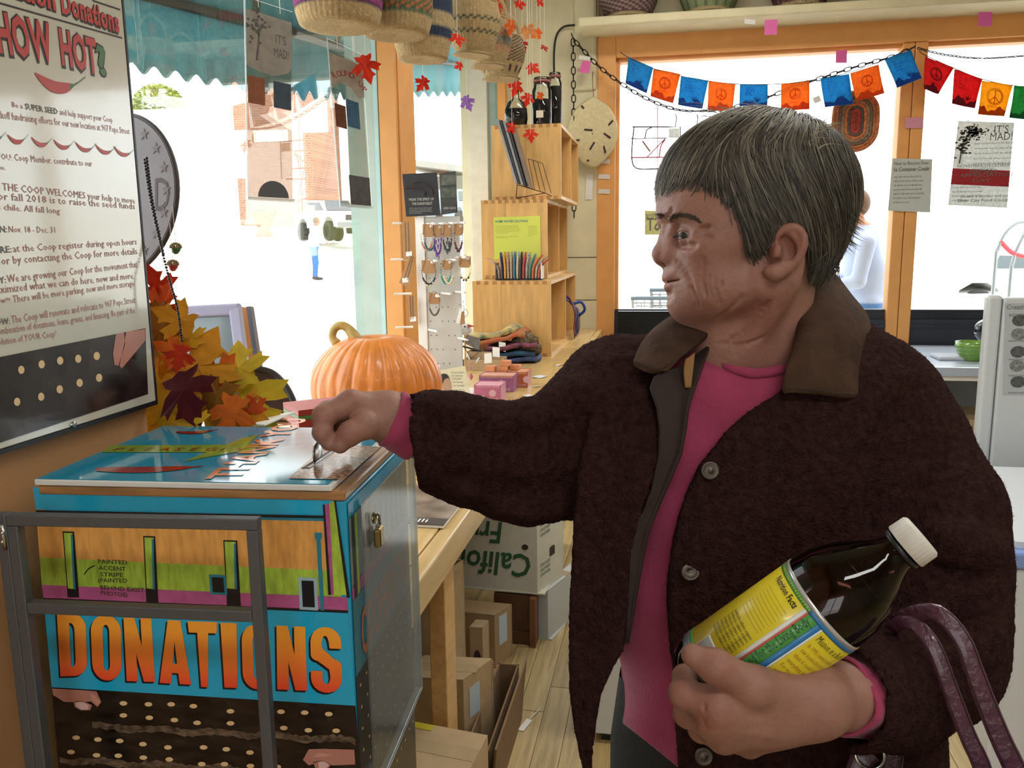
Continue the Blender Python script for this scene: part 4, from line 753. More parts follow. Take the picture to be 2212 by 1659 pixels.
for s, a, b_ in (('Be a', (27, 231, 50, 235, 12), 0), ('SUPER SEED', (55, 236, 126, 247, 13), 1), ('and help support your Coop', (130, 248, 244, 265, 13), 0), ('kickoff fundraising efforts for our new location at 907 Pope Street', (-12, 254, 281, 290, 14), 0),
    ('YOU:', (-6, 343, 27, 347, 14), 0), ('Coop Member, contribute to our', (32, 347, 200, 360, 14), 0), ('me.', (-5, 366, 13, 367, 11), 0),
    ('THE COOP WELCOMES your help to move', (6, 411, 292, 440, 14), 0), ('or fall 2018 is to raise the seed funds', (-4, 431, 292, 452, 14), 0), ('s chile. All fall long', (-4, 453, 130, 462, 14), 0),
    ('EN:', (-8, 502, 16, 502, 15), 1), ('Nov. 18 - Dec. 31', (20, 502, 120, 503, 14), 0), ('ERE:', (-8, 547, 26, 545, 15), 1), ('at the Coop register during open hours', (29, 545, 296, 528, 14), 0), ('or by contacting the Coop for more details', (4, 572, 297, 549, 15), 0),
    ('HY:', (-12, 614, 14, 611, 15), 1), ('We are growing our Coop for the movement that', (17, 611, 298, 577, 15), 0), ('maximized what we can do here, now and more', (-20, 636, 288, 602, 15), 0), ('now!!!', (-12, 655, 23, 654, 13), 0), ('There will be more parking, new and more storage', (29, 654, 290, 618, 14), 0),
    ('OW:', (-8, 703, 22, 700, 15), 1), ('The Coop will renovate and relocate to 907 Pope Street', (26, 699, 293, 654, 15), 0), ('combination of donations, loans, grants, and financing. Be part of the', (-10, 725, 292, 676, 14), 0), ('evolution of YOUR Coop!', (-16, 748, 122, 727, 15), 0)): pt(g_ if b_ else k_, s, *a, bold=.015 if b_ else 0., res=1)
k_.build('red_brown_print', M_pk, po); g_.build('grey_print', M_gp, po)
M_soil = mat('soil_photo_print', '#16141a', .22, var=.7, vscale=30, col2='#3a302c', coat=.3); M_seed = mat('seed_print', '#dcbc8c', .3); M_fing = mat('finger_print', '#b37a6c', .3, var=.1, vscale=40)
def flat(mb, pts, f): P = [f(*p) for p in pts]; mb.add(P, [tuple(range(len(P)))]); return mb
flat(MB(), ((-60, 783), (314, 709), (320, 851), (-60, 976)), lambda x, y: pp(x, y, .0002)).build('soil_photo', M_soil, po)
m = MB()
for x, y in ((46, 799), (90, 787), (130, 779), (169, 775), (209, 769), (37, 868), (89, 857), (129, 841), (172, 827), (214, 816)): flat(m, blob((x, y), 0, 0, 7, 9), lambda a, b: pp(a, b, .0005))
tag(m.build('printed_seeds', M_seed, po), kind='stuff')
for pts in (((250, 722), (268, 718), (270, 745), (256, 790), (247, 788), (244, 765)), ((272, 717), (313, 711), (314, 735), (285, 770), (263, 796), (258, 790), (268, 745))): flat(MB(), pts, lambda a, b: pp(a, b, .0006)).build('printed_finger', M_fing, po)
MB().lathe([(0, 0), (.004, 0), (.0035, .002), (0, .0025)], pp(158, 917), X3, 12).build('screw', mat('steel', '#b9b9b6', .25, 1.), po)
# ------------------------------------------------------------ donation box
ZT = 1.295; A4 = math.radians(4); U4, V4 = V((math.cos(A4), math.sin(A4), 0)), V((-math.sin(A4), math.cos(A4), 0))
FL = onz(73, 1036, ZT); 
def onpl(x, y, o, n): r_ = ray(x, y); return EYE+r_*(((V(o)-EYE)@V(n))/(r_@V(n)))
WD = (onpl(716, 1048, FL, V4)-FL)@U4; DP = (onz(330, 920, ZT)-FL)@V4
db = thing('donation_box', FL+U4*WD/2+V4*DP/2-Z3*.31, 'tall donation box wrapped in bright printed graphics with slotted glossy lid', 'box')
def BX(s, t, z): return FL+U4*s+V4*t+Z3*z          # box coordinates: along the front, back, up from the lid top
def bbox(s0, s1, t0, t1, z0, z1, mb=None): mb = mb or MB(); return mb.obox(BX((s0+s1)/2, (t0+t1)/2, (z0+z1)/2), U4, V4, Z3, s1-s0, t1-t0, z1-z0)
M_teal2 = mat('bright_teal_print', '#1fa9d4', .2, coat=.3); M_or2 = mat('orange_print', '#dda055', .25, var=.18, vscale=60, stretch=(3, 3, .6)); M_lime = mat('lime_print', '#a3c247', .25, var=.25, vscale=60, stretch=(3, 3, .8)); M_mag = mat('magenta_print', '#b55a90', .25, var=.2, vscale=60); M_dk = mat('ink_black', '#14161c', .3); M_tl3 = mat('deep_teal_print', '#2c7f94', .25)
bevel(bbox(.0, WD, 0, DP, -.006, 0).build('lid', mat('lid_white_edge', '#dcdcd8', .15, coat=.5), db), .0012, 2)
ld = bbox(.002, WD-.004, .002, DP-.002, .0002, .0008).build('lid_graphic', mat('lid_teal_gloss', '#1f90b0', .07, spec=.6, coat=.55), db)
bevel(bbox(.002, WD+.012, .002, DP, -.016, -.0065).build('wooden_rim', mat('rim_wood', '#9a6f43', .35, var=.3, vscale=20, stretch=(1, 1, 6), coat=.4), db), .002)
bevel(bbox(.004, WD+.012, .004, DP, -.62, -.0165).build('body', mat('box_teal', '#1f9cc4', .25, coat=.2), db), .002)
def ob(x, y): q = onpl(x, y, BX(0, .004, 0), V4); return q-V4*.0004
def fl2(nm, pts, mm, l=0.): 
    P = [ob(*p)-V4*l for p in pts]; mb = MB(); mb.add(P, [tuple(range(len(P)))]); return mb.build(nm, mm, db)
fl2('teal_band', ((72, 1052), (718, 1076), (722, 1111), (78, 1100)), M_teal2)
fl2('sill_line', ((78, 1102), (722, 1114), (723, 1120), (79, 1107)), M_dk); fl2('sill_line', ((79, 1108), (722, 1121), (722, 1126), (79, 1112)), M_tl3, .0001)
fl2('orange_wall_print', ((79, 1112), (725, 1126), (732, 1233), (86, 1204)), M_or2); fl2('green_stripe_print', ((86, 1204), (732, 1233), (737, 1289), (91, 1263)), M_lime); fl2('magenta_stripe_print', ((91, 1263), (750, 1290), (752, 1318), (94, 1291)), M_mag)
for x0, x1, y0, x2, y1 in ((139, 158, 1150, 150, 1290), (313, 333, 1160, 320, 1302), (486, 510, 1169, 494, 1310)):
    dx = x2-x0; k = (1263-y0)/(y1-y0)
    fl2('printed_column_outline', ((x0-3, y0-3), (x1+3, y0-2), (x1+dx+3, y1), (x0+dx-3, y1)), M_dk, .0003); fl2('printed_column', ((x0, y0), (x1, y0+1), (x1+dx*k-3, 1272), (x0+dx*k, 1270)), M_lime, .0006); fl2('printed_column_edge', ((x1-4, y0+4), (x1, y0+4), (x1+dx*k-2, 1272), (x1+dx*k-7, 1272)), M_tl3, .0008)
for a, b, c, d, in_ in ((452, 1240, 489, 1285, 6), (645, 1246, 685, 1318, 7)):
    fl2('printed_window_frame', ((a, b), (c, b+2), (c+3, d), (a+3, d-2)), M_tl3 if a < 500 else mat('pale_blue_print', '#9db8c4', .3), .0004); fl2('printed_window', ((a+in_, b+in_), (c-in_, b+in_+1), (c-in_+3, d-in_), (a+in_+3, d-in_-1)), M_dk, .0007)
fl2('printed_downpipe', ((683, 1154), (693, 1154), (701, 1318), (693, 1318)), M_tl3, .0004); fl2('printed_rosette', ((680, 1150), (696, 1150), (696, 1164), (681, 1164)), M_tl3, .0006)
fl2('corner_pilaster_print', ((700, 1092), (712, 1086), (740, 1284), (712, 1284)), M_mag, .0005); fl2('corner_pilaster_print', ((712, 1086), (724, 1080), (754, 1284), (722, 1286)), M_lime, .0006); fl2('corner_pilaster_print', ((698, 1090), (702, 1088), (716, 1284), (710, 1284)), M_dk, .0008); fl2('corner_pilaster_print', ((722, 1080), (726, 1080), (757, 1290), (750, 1290)), M_dk, .0008)
fl2('ground_line', ((94, 1291), (752, 1318), (752, 1324), (95, 1296)), M_dk, .0002)
hw = MB()
def hand(mb, s, x0, y0, x1, y1, h): a, b = ob(x0, y0)-V4*.0004, ob(x1, y1)-V4*.0004; put_text(mb, s, a, unit(b-a), Z3, abs((ob(x0, y0-h)-ob(x0, y0))[2])*1.4, fit=np.linalg.norm(b-a), lift=0, bold=.01)
for s, a in (('PAINTED', (213, 1216, 276, 1219, 9)), ('ACCENT', (214, 1230, 273, 1233, 9)), ('STRIPE', (217, 1244, 268, 1246, 9)), ('(PAINTED', (213, 1257, 276, 1258, 9)), ('BEHIND EXIST.', (218, 1272, 316, 1279, 9)), ('PHOTOS)', (219, 1284, 276, 1289, 9))): hand(hw, s, *a)
hw.build('handwritten_note', mat('pencil_grey', '#3a3d22', .5), db)
m = MB(); P = [ob(*p)-V4*.0006 for p in ((205, 1221), (192, 1228), (183, 1240))]; m.tube(P, .0006, 4); m.build('printed_arrow', M_dk, db)
fl2('teal_panel', ((95, 1297), (752, 1324), (768, 1524), (112, 1484)), M_teal2)
# heavy condensed letters with an offset shadow, orange running to red down the letter
def ramp(name, c0, c1, z0, z1):
    m = mat(name, c0, .25, coat=.2); nt = m.node_tree; N = nt.nodes; L = nt.links; g = N.new('ShaderNodeNewGeometry'); s = N.new('ShaderNodeSeparateXYZ'); L.new(g.outputs['Position'], s.inputs[0]); r_ = N.new('ShaderNodeMapRange'); r_.inputs[1].default_value = z0; r_.inputs[2].default_value = z1; L.new(s.outputs[2], r_.inputs[0]); x = N.new('ShaderNodeMix'); x.data_type = 'RGBA'; L.new(r_.outputs[0], x.inputs[0]); x.inputs[6].default_value = lin(c0); x.inputs[7].default_value = lin(c1); L.new(x.outputs[2], N['Principled BSDF'].inputs['Base Color']); return m
zt_, zb_ = ob(430, 1340)[2], ob(430, 1480)[2]; M_don = ramp('orange_red_letters', '#ee4c30', '#f8a636', zb_, zt_-.01)
def arc(cx, cy, rx, ry, a0, a1, n=8): return [(cx+rx*math.cos(math.radians(a)), cy+ry*math.sin(math.radians(a))) for a in np.linspace(a0, a1, n)]
LET = {'D': ([(0, 0), (.55, 0)]+arc(.55, .22, .45, .22, -90, 0)+arc(.55, .78, .45, .22, 0, 90)+[(0, 1)], [[(.41, .15)]+arc(.46, .26, .13, .11, -90, 0)+arc(.46, .74, .13, .11, 0, 90)+[(.41, .85)]]),
       'O': (arc(.5, .25, .5, .25, 180, 360, 12)+arc(.5, .75, .5, .25, 0, 180, 12), [arc(.5, .25, .11, .1, 180, 360, 10)+arc(.5, .75, .11, .1, 0, 180, 10)]),
       'N': ([(0, 0), (.39, 0), (.39, .45), (.61, 0), (1, 0), (1, 1), (.61, 1), (.61, .55), (.39, 1), (0, 1)], []),
       'A': ([(0, 0), (.36, 0), (.4, .17), (.6, .17), (.64, 0), (1, 0), (.72, 1), (.28, 1)], [[(.43, .32), (.57, .32), (.5, .68)]]),
       'T': ([(.3, 0), (.7, 0), (.7, .83), (1, .83), (1, 1), (0, 1), (0, .83), (.3, .83)], []), 'I': ([(0, 0), (1, 0), (1, 1), (0, 1)], []),
       'S': (arc(.5, .22, .5, .22, 180, 360, 10)+[(1, .36)]+arc(.72, .42, .28, .1, 0, 80, 5)+[(.42, .66)]+arc(.48, .74, .12, .13, 200, 20, 8)+[(.62, .68), (1, .68)]+arc(.5, .78, .5, .22, 0, 180, 10)+[(0, .66)]+arc(.28, .58, .28, .1, 190, 260, 5)+[(.6, .36)]+arc(.5, .25, .13, .12, 0, -180, 8)+[(.37, .33), (0, .33)], [])}
def letter(ch, mb, f):
    o_, hs = LET[ch]; bm = bmesh.new(); es = []
    for loop in [o_]+hs:
        vs = [bm.verts.new((x, y, 0)) for x, y in loop]; es += [bm.edges.new((vs[i], vs[(i+1) % len(vs)])) for i in range(len(vs))]
    bmesh.ops.triangle_fill(bm, edges=es, use_beauty=True); bm.verts.index_update()
    mb.add([f(v.co.x, v.co.y) for v in bm.verts], [tuple(v.index for v in q.verts) for q in bm.faces]); bm.free()
for ch, q in (('D', ((124, 1323), (186, 1326), (190, 1458), (132, 1460))), ('O', ((196, 1326), (262, 1328), (264, 1470), (202, 1468))), ('N', ((268, 1333), (328, 1335), (336, 1472), (275, 1470))), ('A', ((346, 1338), (408, 1340), (414, 1478), (346, 1474))), ('T', ((406, 1341), (470, 1343), (462, 1484), (424, 1482))), ('I', ((477, 1344), (512, 1345), (514, 1485), (486, 1484))), ('O', ((522, 1347), (582, 1350), (588, 1490), (526, 1486))), ('N', ((598, 1350), (660, 1353), (664, 1491), (600, 1488))), ('S', ((671, 1352), (737, 1355), (740, 1497), (673, 1494)))):
    tl, tr, br, bl = [ob(*p) for p in q]; F_ = lambda u, v, o=0., l=.0006: (bl*(1-u)+br*u)*(1-v)+(tl*(1-u)+tr*u)*v-V4*l+V4*0+(U4*-1*o-Z3*o)
    m = MB(); letter(ch, m, lambda u, v: F_(u, v, .0022, .0004)); letter(ch, m, lambda u, v: F_(u, v, .001, .0005)); m.build('letter_shadow', M_dk, db); m = MB(); letter(ch, m, F_); m.build('letter', M_don, db)
fl2('soil_photo', ((112, 1484), (768, 1524), (790, 1760), (135, 1760)), mat('soil_print', '#120f0e', .25, var=.8, vscale=60, col2='#2e241e', stretch=(.6, .6, 2.)))
m = MB()
for y0, y1 in ((1556, 1590), (1633, 1668)): 
    xs = list(range(200 if y0 < 1600 else 130, 770, 8)); rr = random.Random(y0); m.grid([[ob(x, y0+(x-120)*.055+3*math.sin(x*.05)+k*14+rr.uniform(-3, 3))-V4*.0003 for x in xs] for k in (0, 1)], .0001)
m.build('printed_furrow', mat('furrow_print', '#4a3a30', .4, var=.9, vscale=110, col2='#7a6552', stretch=(1, 1, 2)), db)
m = MB()
for x, y in ((268, 1518), (322, 1520), (371, 1520), (419, 1524), (499, 1535), (608, 1536), (659, 1538), (711, 1541), (268, 1544), (324, 1549), (378, 1554), (427, 1560), (499, 1561), (614, 1571), (667, 1576), (727, 1577), (166, 1592), (213, 1596), (260, 1599), (310, 1606), (364, 1613), (441, 1613), (490, 1617), (541, 1624), (155, 1623), (210, 1630), (257, 1631), (311, 1635), (367, 1639), (437, 1649), (486, 1649), (542, 1653), (600, 1655)): flat(m, blob((x, y), 0, 0, 8.5, 5), lambda a, b: ob(a, b)-V4*.0008)
tag(m.build('printed_seeds', M_seed, db), kind='stuff')
for pts in (((114, 1486), (170, 1489), (210, 1492), (220, 1515), (212, 1526), (198, 1514), (170, 1516), (140, 1515), (116, 1500)), ((160, 1514), (178, 1512), (200, 1522), (196, 1533), (176, 1533), (163, 1526)), ((655, 1640), (668, 1617), (700, 1616), (766, 1618), (768, 1650), (720, 1652), (690, 1645), (668, 1652)), ((676, 1644), (700, 1640), (716, 1650), (706, 1662), (684, 1662))): fl2('printed_finger', pts, M_fing, .0007)
for pts in (((165, 1516), (178, 1514), (193, 1522), (192, 1531), (178, 1532), (166, 1525)), ((688, 1645), (702, 1643), (712, 1650), (704, 1659), (690, 1658))): fl2('printed_nail', pts, mat('nail_print', '#d9b3b0', .25), .0009)
for pts in (((196, 1496), (206, 1500), (218, 1516), (212, 1520), (200, 1508)), ((690, 1624), (720, 1628), (700, 1634), (676, 1634))): fl2('printed_knuckle', pts, mat('knuckle_print', '#c98f7e', .3), .0009)
# lid print: vegetables, banner, thank you, seeds, slot
def lt(x, y): return onz(x, y, ZT+.0012)
def fl3(nm, pts, mm, l=0.): mb = MB(); mb.add([lt(*p)+Z3*l for p in pts], [tuple(range(len(pts)))]); return mb.build(nm, mm, db)
M_lr = mat('lid_red_gloss', '#8d2a24', .1, coat=.5); M_ly = mat('lid_lime_gloss', '#7f9a3a', .1, coat=.5); M_lo = mat('lid_orange_gloss', '#c96a3c', .1, coat=.5)
def lchilli(x0, y0, x1, y1, th):
    P = []; Q = []
    for t in np.linspace(0, 1, 12): x = x0+(x1-x0)*t; y = y0+(y1-y0)*t+math.sin(PI*t)*4; w_ = th*math.sin(PI*min(1, .12+t*.95))**.6 if t < .97 else .6; P.append((x, y-w_)); Q.append((x, y+w_))
    fl3('printed_chilli', P+Q[::-1], M_lr, .0002)
lchilli(208, 1014, 440, 1007, 6.5); lchilli(380, 933, 470, 928, 3)
fl3('printed_banner', ((220, 977), (240, 962), (560, 960), (545, 977)), M_ly, .0001); fl3('printed_leaf', ((392, 998), (440, 980), (520, 948), (560, 938), (520, 975)), M_ly, .0002)
m = MB()
for k, s in enumerate('PLEASEGIVE'[:9]): a = lt(240+k*33, 974); put_text(m, s, a+Z3*.0005, U4, V4, .02, lift=0)
m.build('banner_lettering', M_lr, db)
m = MB(); a, b = lt(512, 1034), lt(640, 925); e = unit(b-a); put_text(m, 'THANK YOU', a+Z3*.0004, e, np.cross(Z3, e), .045, fit=np.linalg.norm(b-a)*1.25, lift=0, bold=.03); m.build('thank_you_lettering', M_lo, db)
fl3('seed_photo', ((622, 1034), (708, 958), (820, 966), (742, 1036)), mat('seed_photo_print', '#6d4030', .2, var=.9, vscale=190, col2='#d0a482', coat=.5), .0003)
m = MB(); a, b = lt(660, 1012), lt(742, 958); e = unit(b-a); n = np.cross(Z3, e); L = np.linalg.norm(b-a)
for s in (-1, 1): m.obox((a+b)/2+n*s*.0033+Z3*.0006, e, n, Z3, L, .0022, .0014)
m.build('slot_plate', mat('steel', '#b9b9b6', .25, 1.), db); m = MB(); m.obox((a+b)/2+Z3*.0003, e, n, Z3, L, .0042, .0008); m.build('slot', M_dk, db); SLOT = (a, b, e, n)
# side: printed panel behind a hazy acrylic pocket, hasp and padlock
SX = WD+.0128
def sd(x, y, l=0.): q = onpl(x, y, BX(SX, 0, 0), U4); return q+U4*l
def fl4(nm, pts, mm, l=0.): mb = MB(); P = [BX(SX+l, t*DP, z) for t, z in pts]; mb.add(P, [tuple(range(len(P)))]); return mb.build(nm, mm, db)
for nm, z0, z1, mm in (('side_teal_print', -.02, -.034, M_teal2), ('side_wall_print', -.036, -.105, mat('side_grey_print', '#7d8c8c', .3, var=.25, vscale=30)), ('side_magenta_print', -.106, -.12, M_mag), ('side_teal_panel', -.121, -.2, M_tl3), ('side_soil_print', -.2, -.6, mat('soil_print', '#1a1513', .25))): fl4(nm, ((.03, z0), (.98, z0), (.98, z1), (.03, z1)), mm)
for k in range(8): fl4('side_column_print', ((.2+k*.09, -.05), (.225+k*.09, -.05), (.225+k*.09, -.1), (.2+k*.09, -.1)), M_dk, .0003)
for t0 in (.06, .1): fl4('side_pilaster_print', ((t0, -.036), (t0+.03, -.036), (t0+.03, -.12), (t0, -.12)), M_lime if t0 > .08 else M_dk, .0004)
m = MB(); put_text(m, 'COOPERATIVE', BX(SX+.0006, DP*.12, -.19), V4, Z3, .07, fit=DP*.82, lift=0, bold=.03); m.build('side_lettering', M_lo, db)
m = MB(); rr = random.Random(6)
for i in range(11):
    for j in range(8): y_, z_ = DP*(.08+.085*i), -.215-.012*j*2+.002*(i % 2); m.prism(blob((0, 0), 0, 0, .0022, .0016, 6), BX(SX+.0004, y_, z_), V4, Z3, .0001)
tag(m.build('side_printed_seeds', M_seed, db), kind='stuff')
ac = thing('acrylic_pocket', BX(WD+.03, DP*.5, -.3), 'hazy clear acrylic brochure pocket on the side of the donation box', 'holder')
M_hz = glassmat('hazy_acrylic', (.88, .9, .9), .45, .12, .08, (.42, .43, .43)); M_ed = glassmat('acrylic_edge', (.85, .9, .9), 1., .05, .3, (.8, .85, .85))
bevel(MB().obox(BX(WD+.022, DP*.55, -.185), U4, V4, Z3, .002, DP*.92, .32).build('front_sheet', M_hz, ac), .0005, 1); MB().obox(BX(WD+.0185, DP*1.008, -.185), U4, V4, Z3, .009, .002, .32).obox(BX(WD+.0185, DP*.55, -.346), U4, V4, Z3, .009, DP*.92, .002).build('edge', M_ed, ac)
pl = thing('padlock', BX(WD+.03, .05, -.09), 'small brass padlock hanging from the hasp on the box corner', 'padlock'); M_br = mat('worn_brass', '#9a8555', .3, .9)
c = sd(790, 1158, .014); bevel(MB().obox(c, V4, U4, Z3, .017, .008, .02).build('body', M_br, pl), .0025, 2); MB().tube([c+V4*.0055*math.cos(a)+Z3*(.011+.013*math.sin(a)) for a in np.linspace(0, PI, 10)], .0014, 8).build('shackle', mat('steel', '#b9b9b6', .25, 1.), pl, True)
MB().obox(sd(783, 1110, .006), V4, U4, Z3, .012, .003, .03).build('hasp', M_br, db); MB().tube([sd(783, 1118, .012)+V4*.005*math.cos(a)+Z3*.005*math.sin(a) for a in np.linspace(0, 2*PI, 12, endpoint=False)], .0012, 6, closed=True).build('hasp_staple', M_br, db)
# ------------------------------------------------------------ grey steel frame in front of the box
M_st = mat('grey_steel_tube', '#63666a', .4, .55); fr = thing('steel_rack_gate', onpl(300, 1659, BX(0, -.055, 0), V4)-Z3*.3, 'grey square-tube steel rack gate standing in front of the donation box', 'rack')
def gp(x, y): return onpl(x, y, BX(0, -.055, 0), V4)
bt_ = .0108
def tubebar(a, b, nm='tube', w_=bt_): return bevel(MB().bar(a, b, w_, w_, up=V4).build(nm, M_st, fr), .0011, 2)
def down(p, L): return p-Z3*L
TL, TR = gp(32, 1121), gp(548, 1130)
tubebar(TL-U4*bt_/2, TR+U4*bt_/2); tubebar(down(TR, bt_/2), down(TR, .42)); tubebar(down(TL, bt_/2), down(TL, .42)); MLp = gp(62, 1309); MRp = gp(541, 1322); tubebar(V((*(TL+U4*bt_/2)[:2], MLp[2])), V((*(TR-U4*bt_/2)[:2], MLp[2])))
LP = gp(8, 1112); tubebar(LP+Z3*.002, down(LP, .42), 'hinge_post'); m = MB()
for y in (1146, 1165): m.ball(gp(17, y)-V4*.007, .0022, 8, 6)
m.lathe([(.0022, -.012), (.0022, .012)], gp(18, 1155)-V4*.006, Z3, 8); m.build('hinge', mat('steel', '#b9b9b6', .25, 1.), fr, True)
# ------------------------------------------------------------ behind the box: garland, beads, round sign, framed board, chair
def maple(size, cup=.12):
    pts = [(0, -.42), (.12, -.35), (.33, -.4), (.3, -.25), (.2, -.15), (.37, -.1), (.6, .08), (.46, .14), (.45, .27), (.3, .2), (.15, .1), (.2, .3), (.29, .37), (.16, .41), (.1, .53), (0, .7)]
    full_ = pts+[(-x, y) for x, y in pts[-2:0:-1]]; P = V(full_)*size; return P, cup
def leaf(mb, c, size, rot, tilt, m_=None, cup=.15, seed=0):
    P, _ = maple(size); ca, sa = math.cos(rot), math.sin(rot); ex = ca*CR+sa*CU; ey = -sa*CR+ca*CU; n = -CF; ex = unit(ex+n*math.sin(tilt)*.8); ey = unit(ey+n*math.sin(tilt+seed)*.5); ey = unit(ey-ex*(ey@ex)); nn = np.cross(ex, ey)
    d = (P**2).sum(1)/size**2; out = V(c)+P[:, :1]*ex+P[:, 1:]*ey-nn*(cup*size*d*(1+.5*np.sin(3*np.arctan2(P[:, 1], P[:, 0])+seed)))[:, None]; k = len(out); ctr = V(c)
    top = np.vstack([out, ctr[None]]); bot = top-nn*.0006; mb.add(np.vstack([top, bot]), [(i, (i+1) % k, k) for i in range(k)]+[((i+1) % k+k+1, i+k+1, 2*k+1) for i in range(k)]+[(i, i+k+1, (i+1) % k+k+1, (i+1) % k) for i in range(k)])
    return mb
ga = thing('leaf_garland', at(440, 915, 1.15), 'garland of yellow, orange and maroon cloth autumn leaves behind the donation box', 'garland')
lc_ = {k: translucent('leaf_'+k, c, .35) for k, c in dict(red='#b8371f', rust='#c9592a', orange='#d2702a', gold='#c98f2a', yellow='#d3a92f', lemon='#cbb23a', maroon='#561a20', brown='#8f6224').items()}
rr = random.Random(8)
for k, (x, y, s, rot, col, d) in enumerate(((338, 622, 85, .4, 'red', 1.16), (352, 660, 95, -.5, 'rust', 1.15), (385, 690, 90, 1.2, 'gold', 1.1), (345, 715, 130, .2, 'brown', 1.14), (372, 760, 85, 2.6, 'orange', 1.1), (425, 790, 165, -.4, 'gold', 1.14), (388, 768, 60, 2.9, 'red', 1.06), (468, 815, 110, .8, 'orange', 1.16), (395, 845, 140, -2.6, 'maroon', 1.07), (345, 880, 190, 1.9, 'yellow', 1.13), (342, 790, 150, 2.2, 'gold', 1.15), (515, 795, 120, .3, 'lemon', 1.17), (535, 868, 165, -2.5, 'lemon', 1.18), (497, 893, 105, 2.9, 'orange', 1.08), (525, 888, 95, -1.9, 'gold', 1.1), (553, 880, 50, .6, 'rust', 1.09), (435, 885, 140, 2.4, 'gold', 1.12), (412, 908, 80, .2, 'yellow', 1.06), (468, 852, 80, -1.2, 'brown', 1.1), (330, 850, 130, -2.8, 'yellow', 1.16), (375, 905, 140, 1.2, 'gold', 1.15), (320, 900, 100, .5, 'yellow', 1.14), (478, 905, 80, .9, 'gold', 1.13), (350, 745, 120, -1.4, 'gold', 1.17), (410, 730, 70, .6, 'yellow', 1.15), (330, 680, 90, 2.2, 'brown', 1.17))):
    leaf(MB(), at(x, y, d), s*d/F_PX*.98, rot, .3*math.sin(k*2.3), cup=.3, seed=k).build('leaf', lc_[col], ga)
MB().tube(crom([at(330, 640, 1.17), at(360, 740, 1.15), at(400, 850, 1.14), at(470, 915, 1.13), at(540, 900, 1.15)], 30), .003, 6).build('stem', mat('brown_twig', '#4f3a26', .8), ga)
MB().tube(crom([at(470, 895, 1.12), at(495, 870, 1.1), at(515, 850, 1.12)], 8), .0022, 5).tube(crom([at(400, 915, 1.1), at(418, 885, 1.08), at(430, 860, 1.1)], 8), .0018, 5).build('twig', mat('brown_twig', '#4f3a26', .8), ga)
bc = thing('bead_chain', at(360, 545, 1.1), 'double strand of small black beads hanging beside the poster edge', 'beads'); m = MB(); P = crom([at(312, 345, 1.05), at(325, 430, 1.05), at(345, 520, 1.06), at(365, 600, 1.06), at(383, 665, 1.07), at(393, 735, 1.08)], 62)
for k, p in enumerate(P): m.ball(p, .0020 if k % 2 else .0016, 7, 5); 
for k, p in enumerate(P[:30]): m.ball(p+CR*.003*(1-k/30)+CU*.002, .002, 7, 5)
tag(m.build('bead', mat('black_glass_bead', '#111114', .2), bc, True), kind='stuff')
for (x, y, col, nm) in ((380, 537, '#2f6b3a', 'green'), (374, 574, '#b02a28', 'red'), (355, 617, '#8a8672', 'grey')):
    c = at(x, y, 1.2); t = thing('acorn_ornament', c-Z3*.008, nm+' acorn ornament with a scaly pale cap hanging by the bead chain', 'ornament', 'acorn ornaments by the window')
    MB().lathe([(0, -.0085), (.004, -.007), (.0068, -.001), (.007, .002)], c, unit(V((.3, 0, 1))), 14).build('nut', mat('acorn_'+nm, col, .25, coat=.4), t, True); m = MB()
    for i in range(4):
        for j in range(12-i*2): a = 2*PI*j/(12-i*2); m.ball(c+V((.0075*math.cos(a)*math.cos(i*.42), .0075*math.sin(a)*math.cos(i*.42), .002+.0058*math.sin(i*.42))), .0017, 5, 4)
    m.build('cap', mat('acorn_cap', '#8a8158', .8), t); MB().tube([c+Z3*.008, c+Z3*.06], .0005, 4).build('thread', M_paper, t)
ds = thing('round_sign', at(255, 600, 1.35), 'large round grey metal sign with dark rim and letter, half hidden by the poster', 'sign'); cD = at(250, 425, 1.35); exD = unit(CR*.92-CF*.4); eyD = CU; nD = np.cross(exD, eyD); nD = nD if nD@CF < 0 else -nD; RD = 176*1.35/F_PX
MB().lathe([(0, 0), (RD*.985, 0), (RD*.985, .004), (0, .004)], cD, nD, 48).build('disc', mat('galvanised_grey', '#888d98', .5, .2, var=.1, vscale=8), ds); MB().tube([cD+RD*(math.cos(a)*exD+math.sin(a)*eyD) for a in np.linspace(0, 2*PI, 64, endpoint=False)], .004, 8, closed=True).build('rim', mat('dark_rim', '#3d3c40', .5), ds, True)
m = MB(); 
for a in np.linspace(0, 2*PI, 20, endpoint=False):
    q = cD+nD*.0045+RD*.86*(math.cos(a)*exD+math.sin(a)*eyD); m.prism([(r_*math.cos(t+1.57)*.01, r_*math.sin(t+1.57)*.01) for t, r_ in zip(np.linspace(0, 2*PI, 11)[:-1], [1, .4]*5)], q, exD, eyD, .0004, nD)
tag(m.build('star', mat('grey_star', '#797b82', .5), ds), kind='stuff'); m = MB(); put_text(m, 'D', onpl(340, 457, cD, nD)+nD*.0045, exD, eyD, .075, fit=.03, lift=0); m.build('letter', mat('dark_letter', '#55565b', .5), ds)
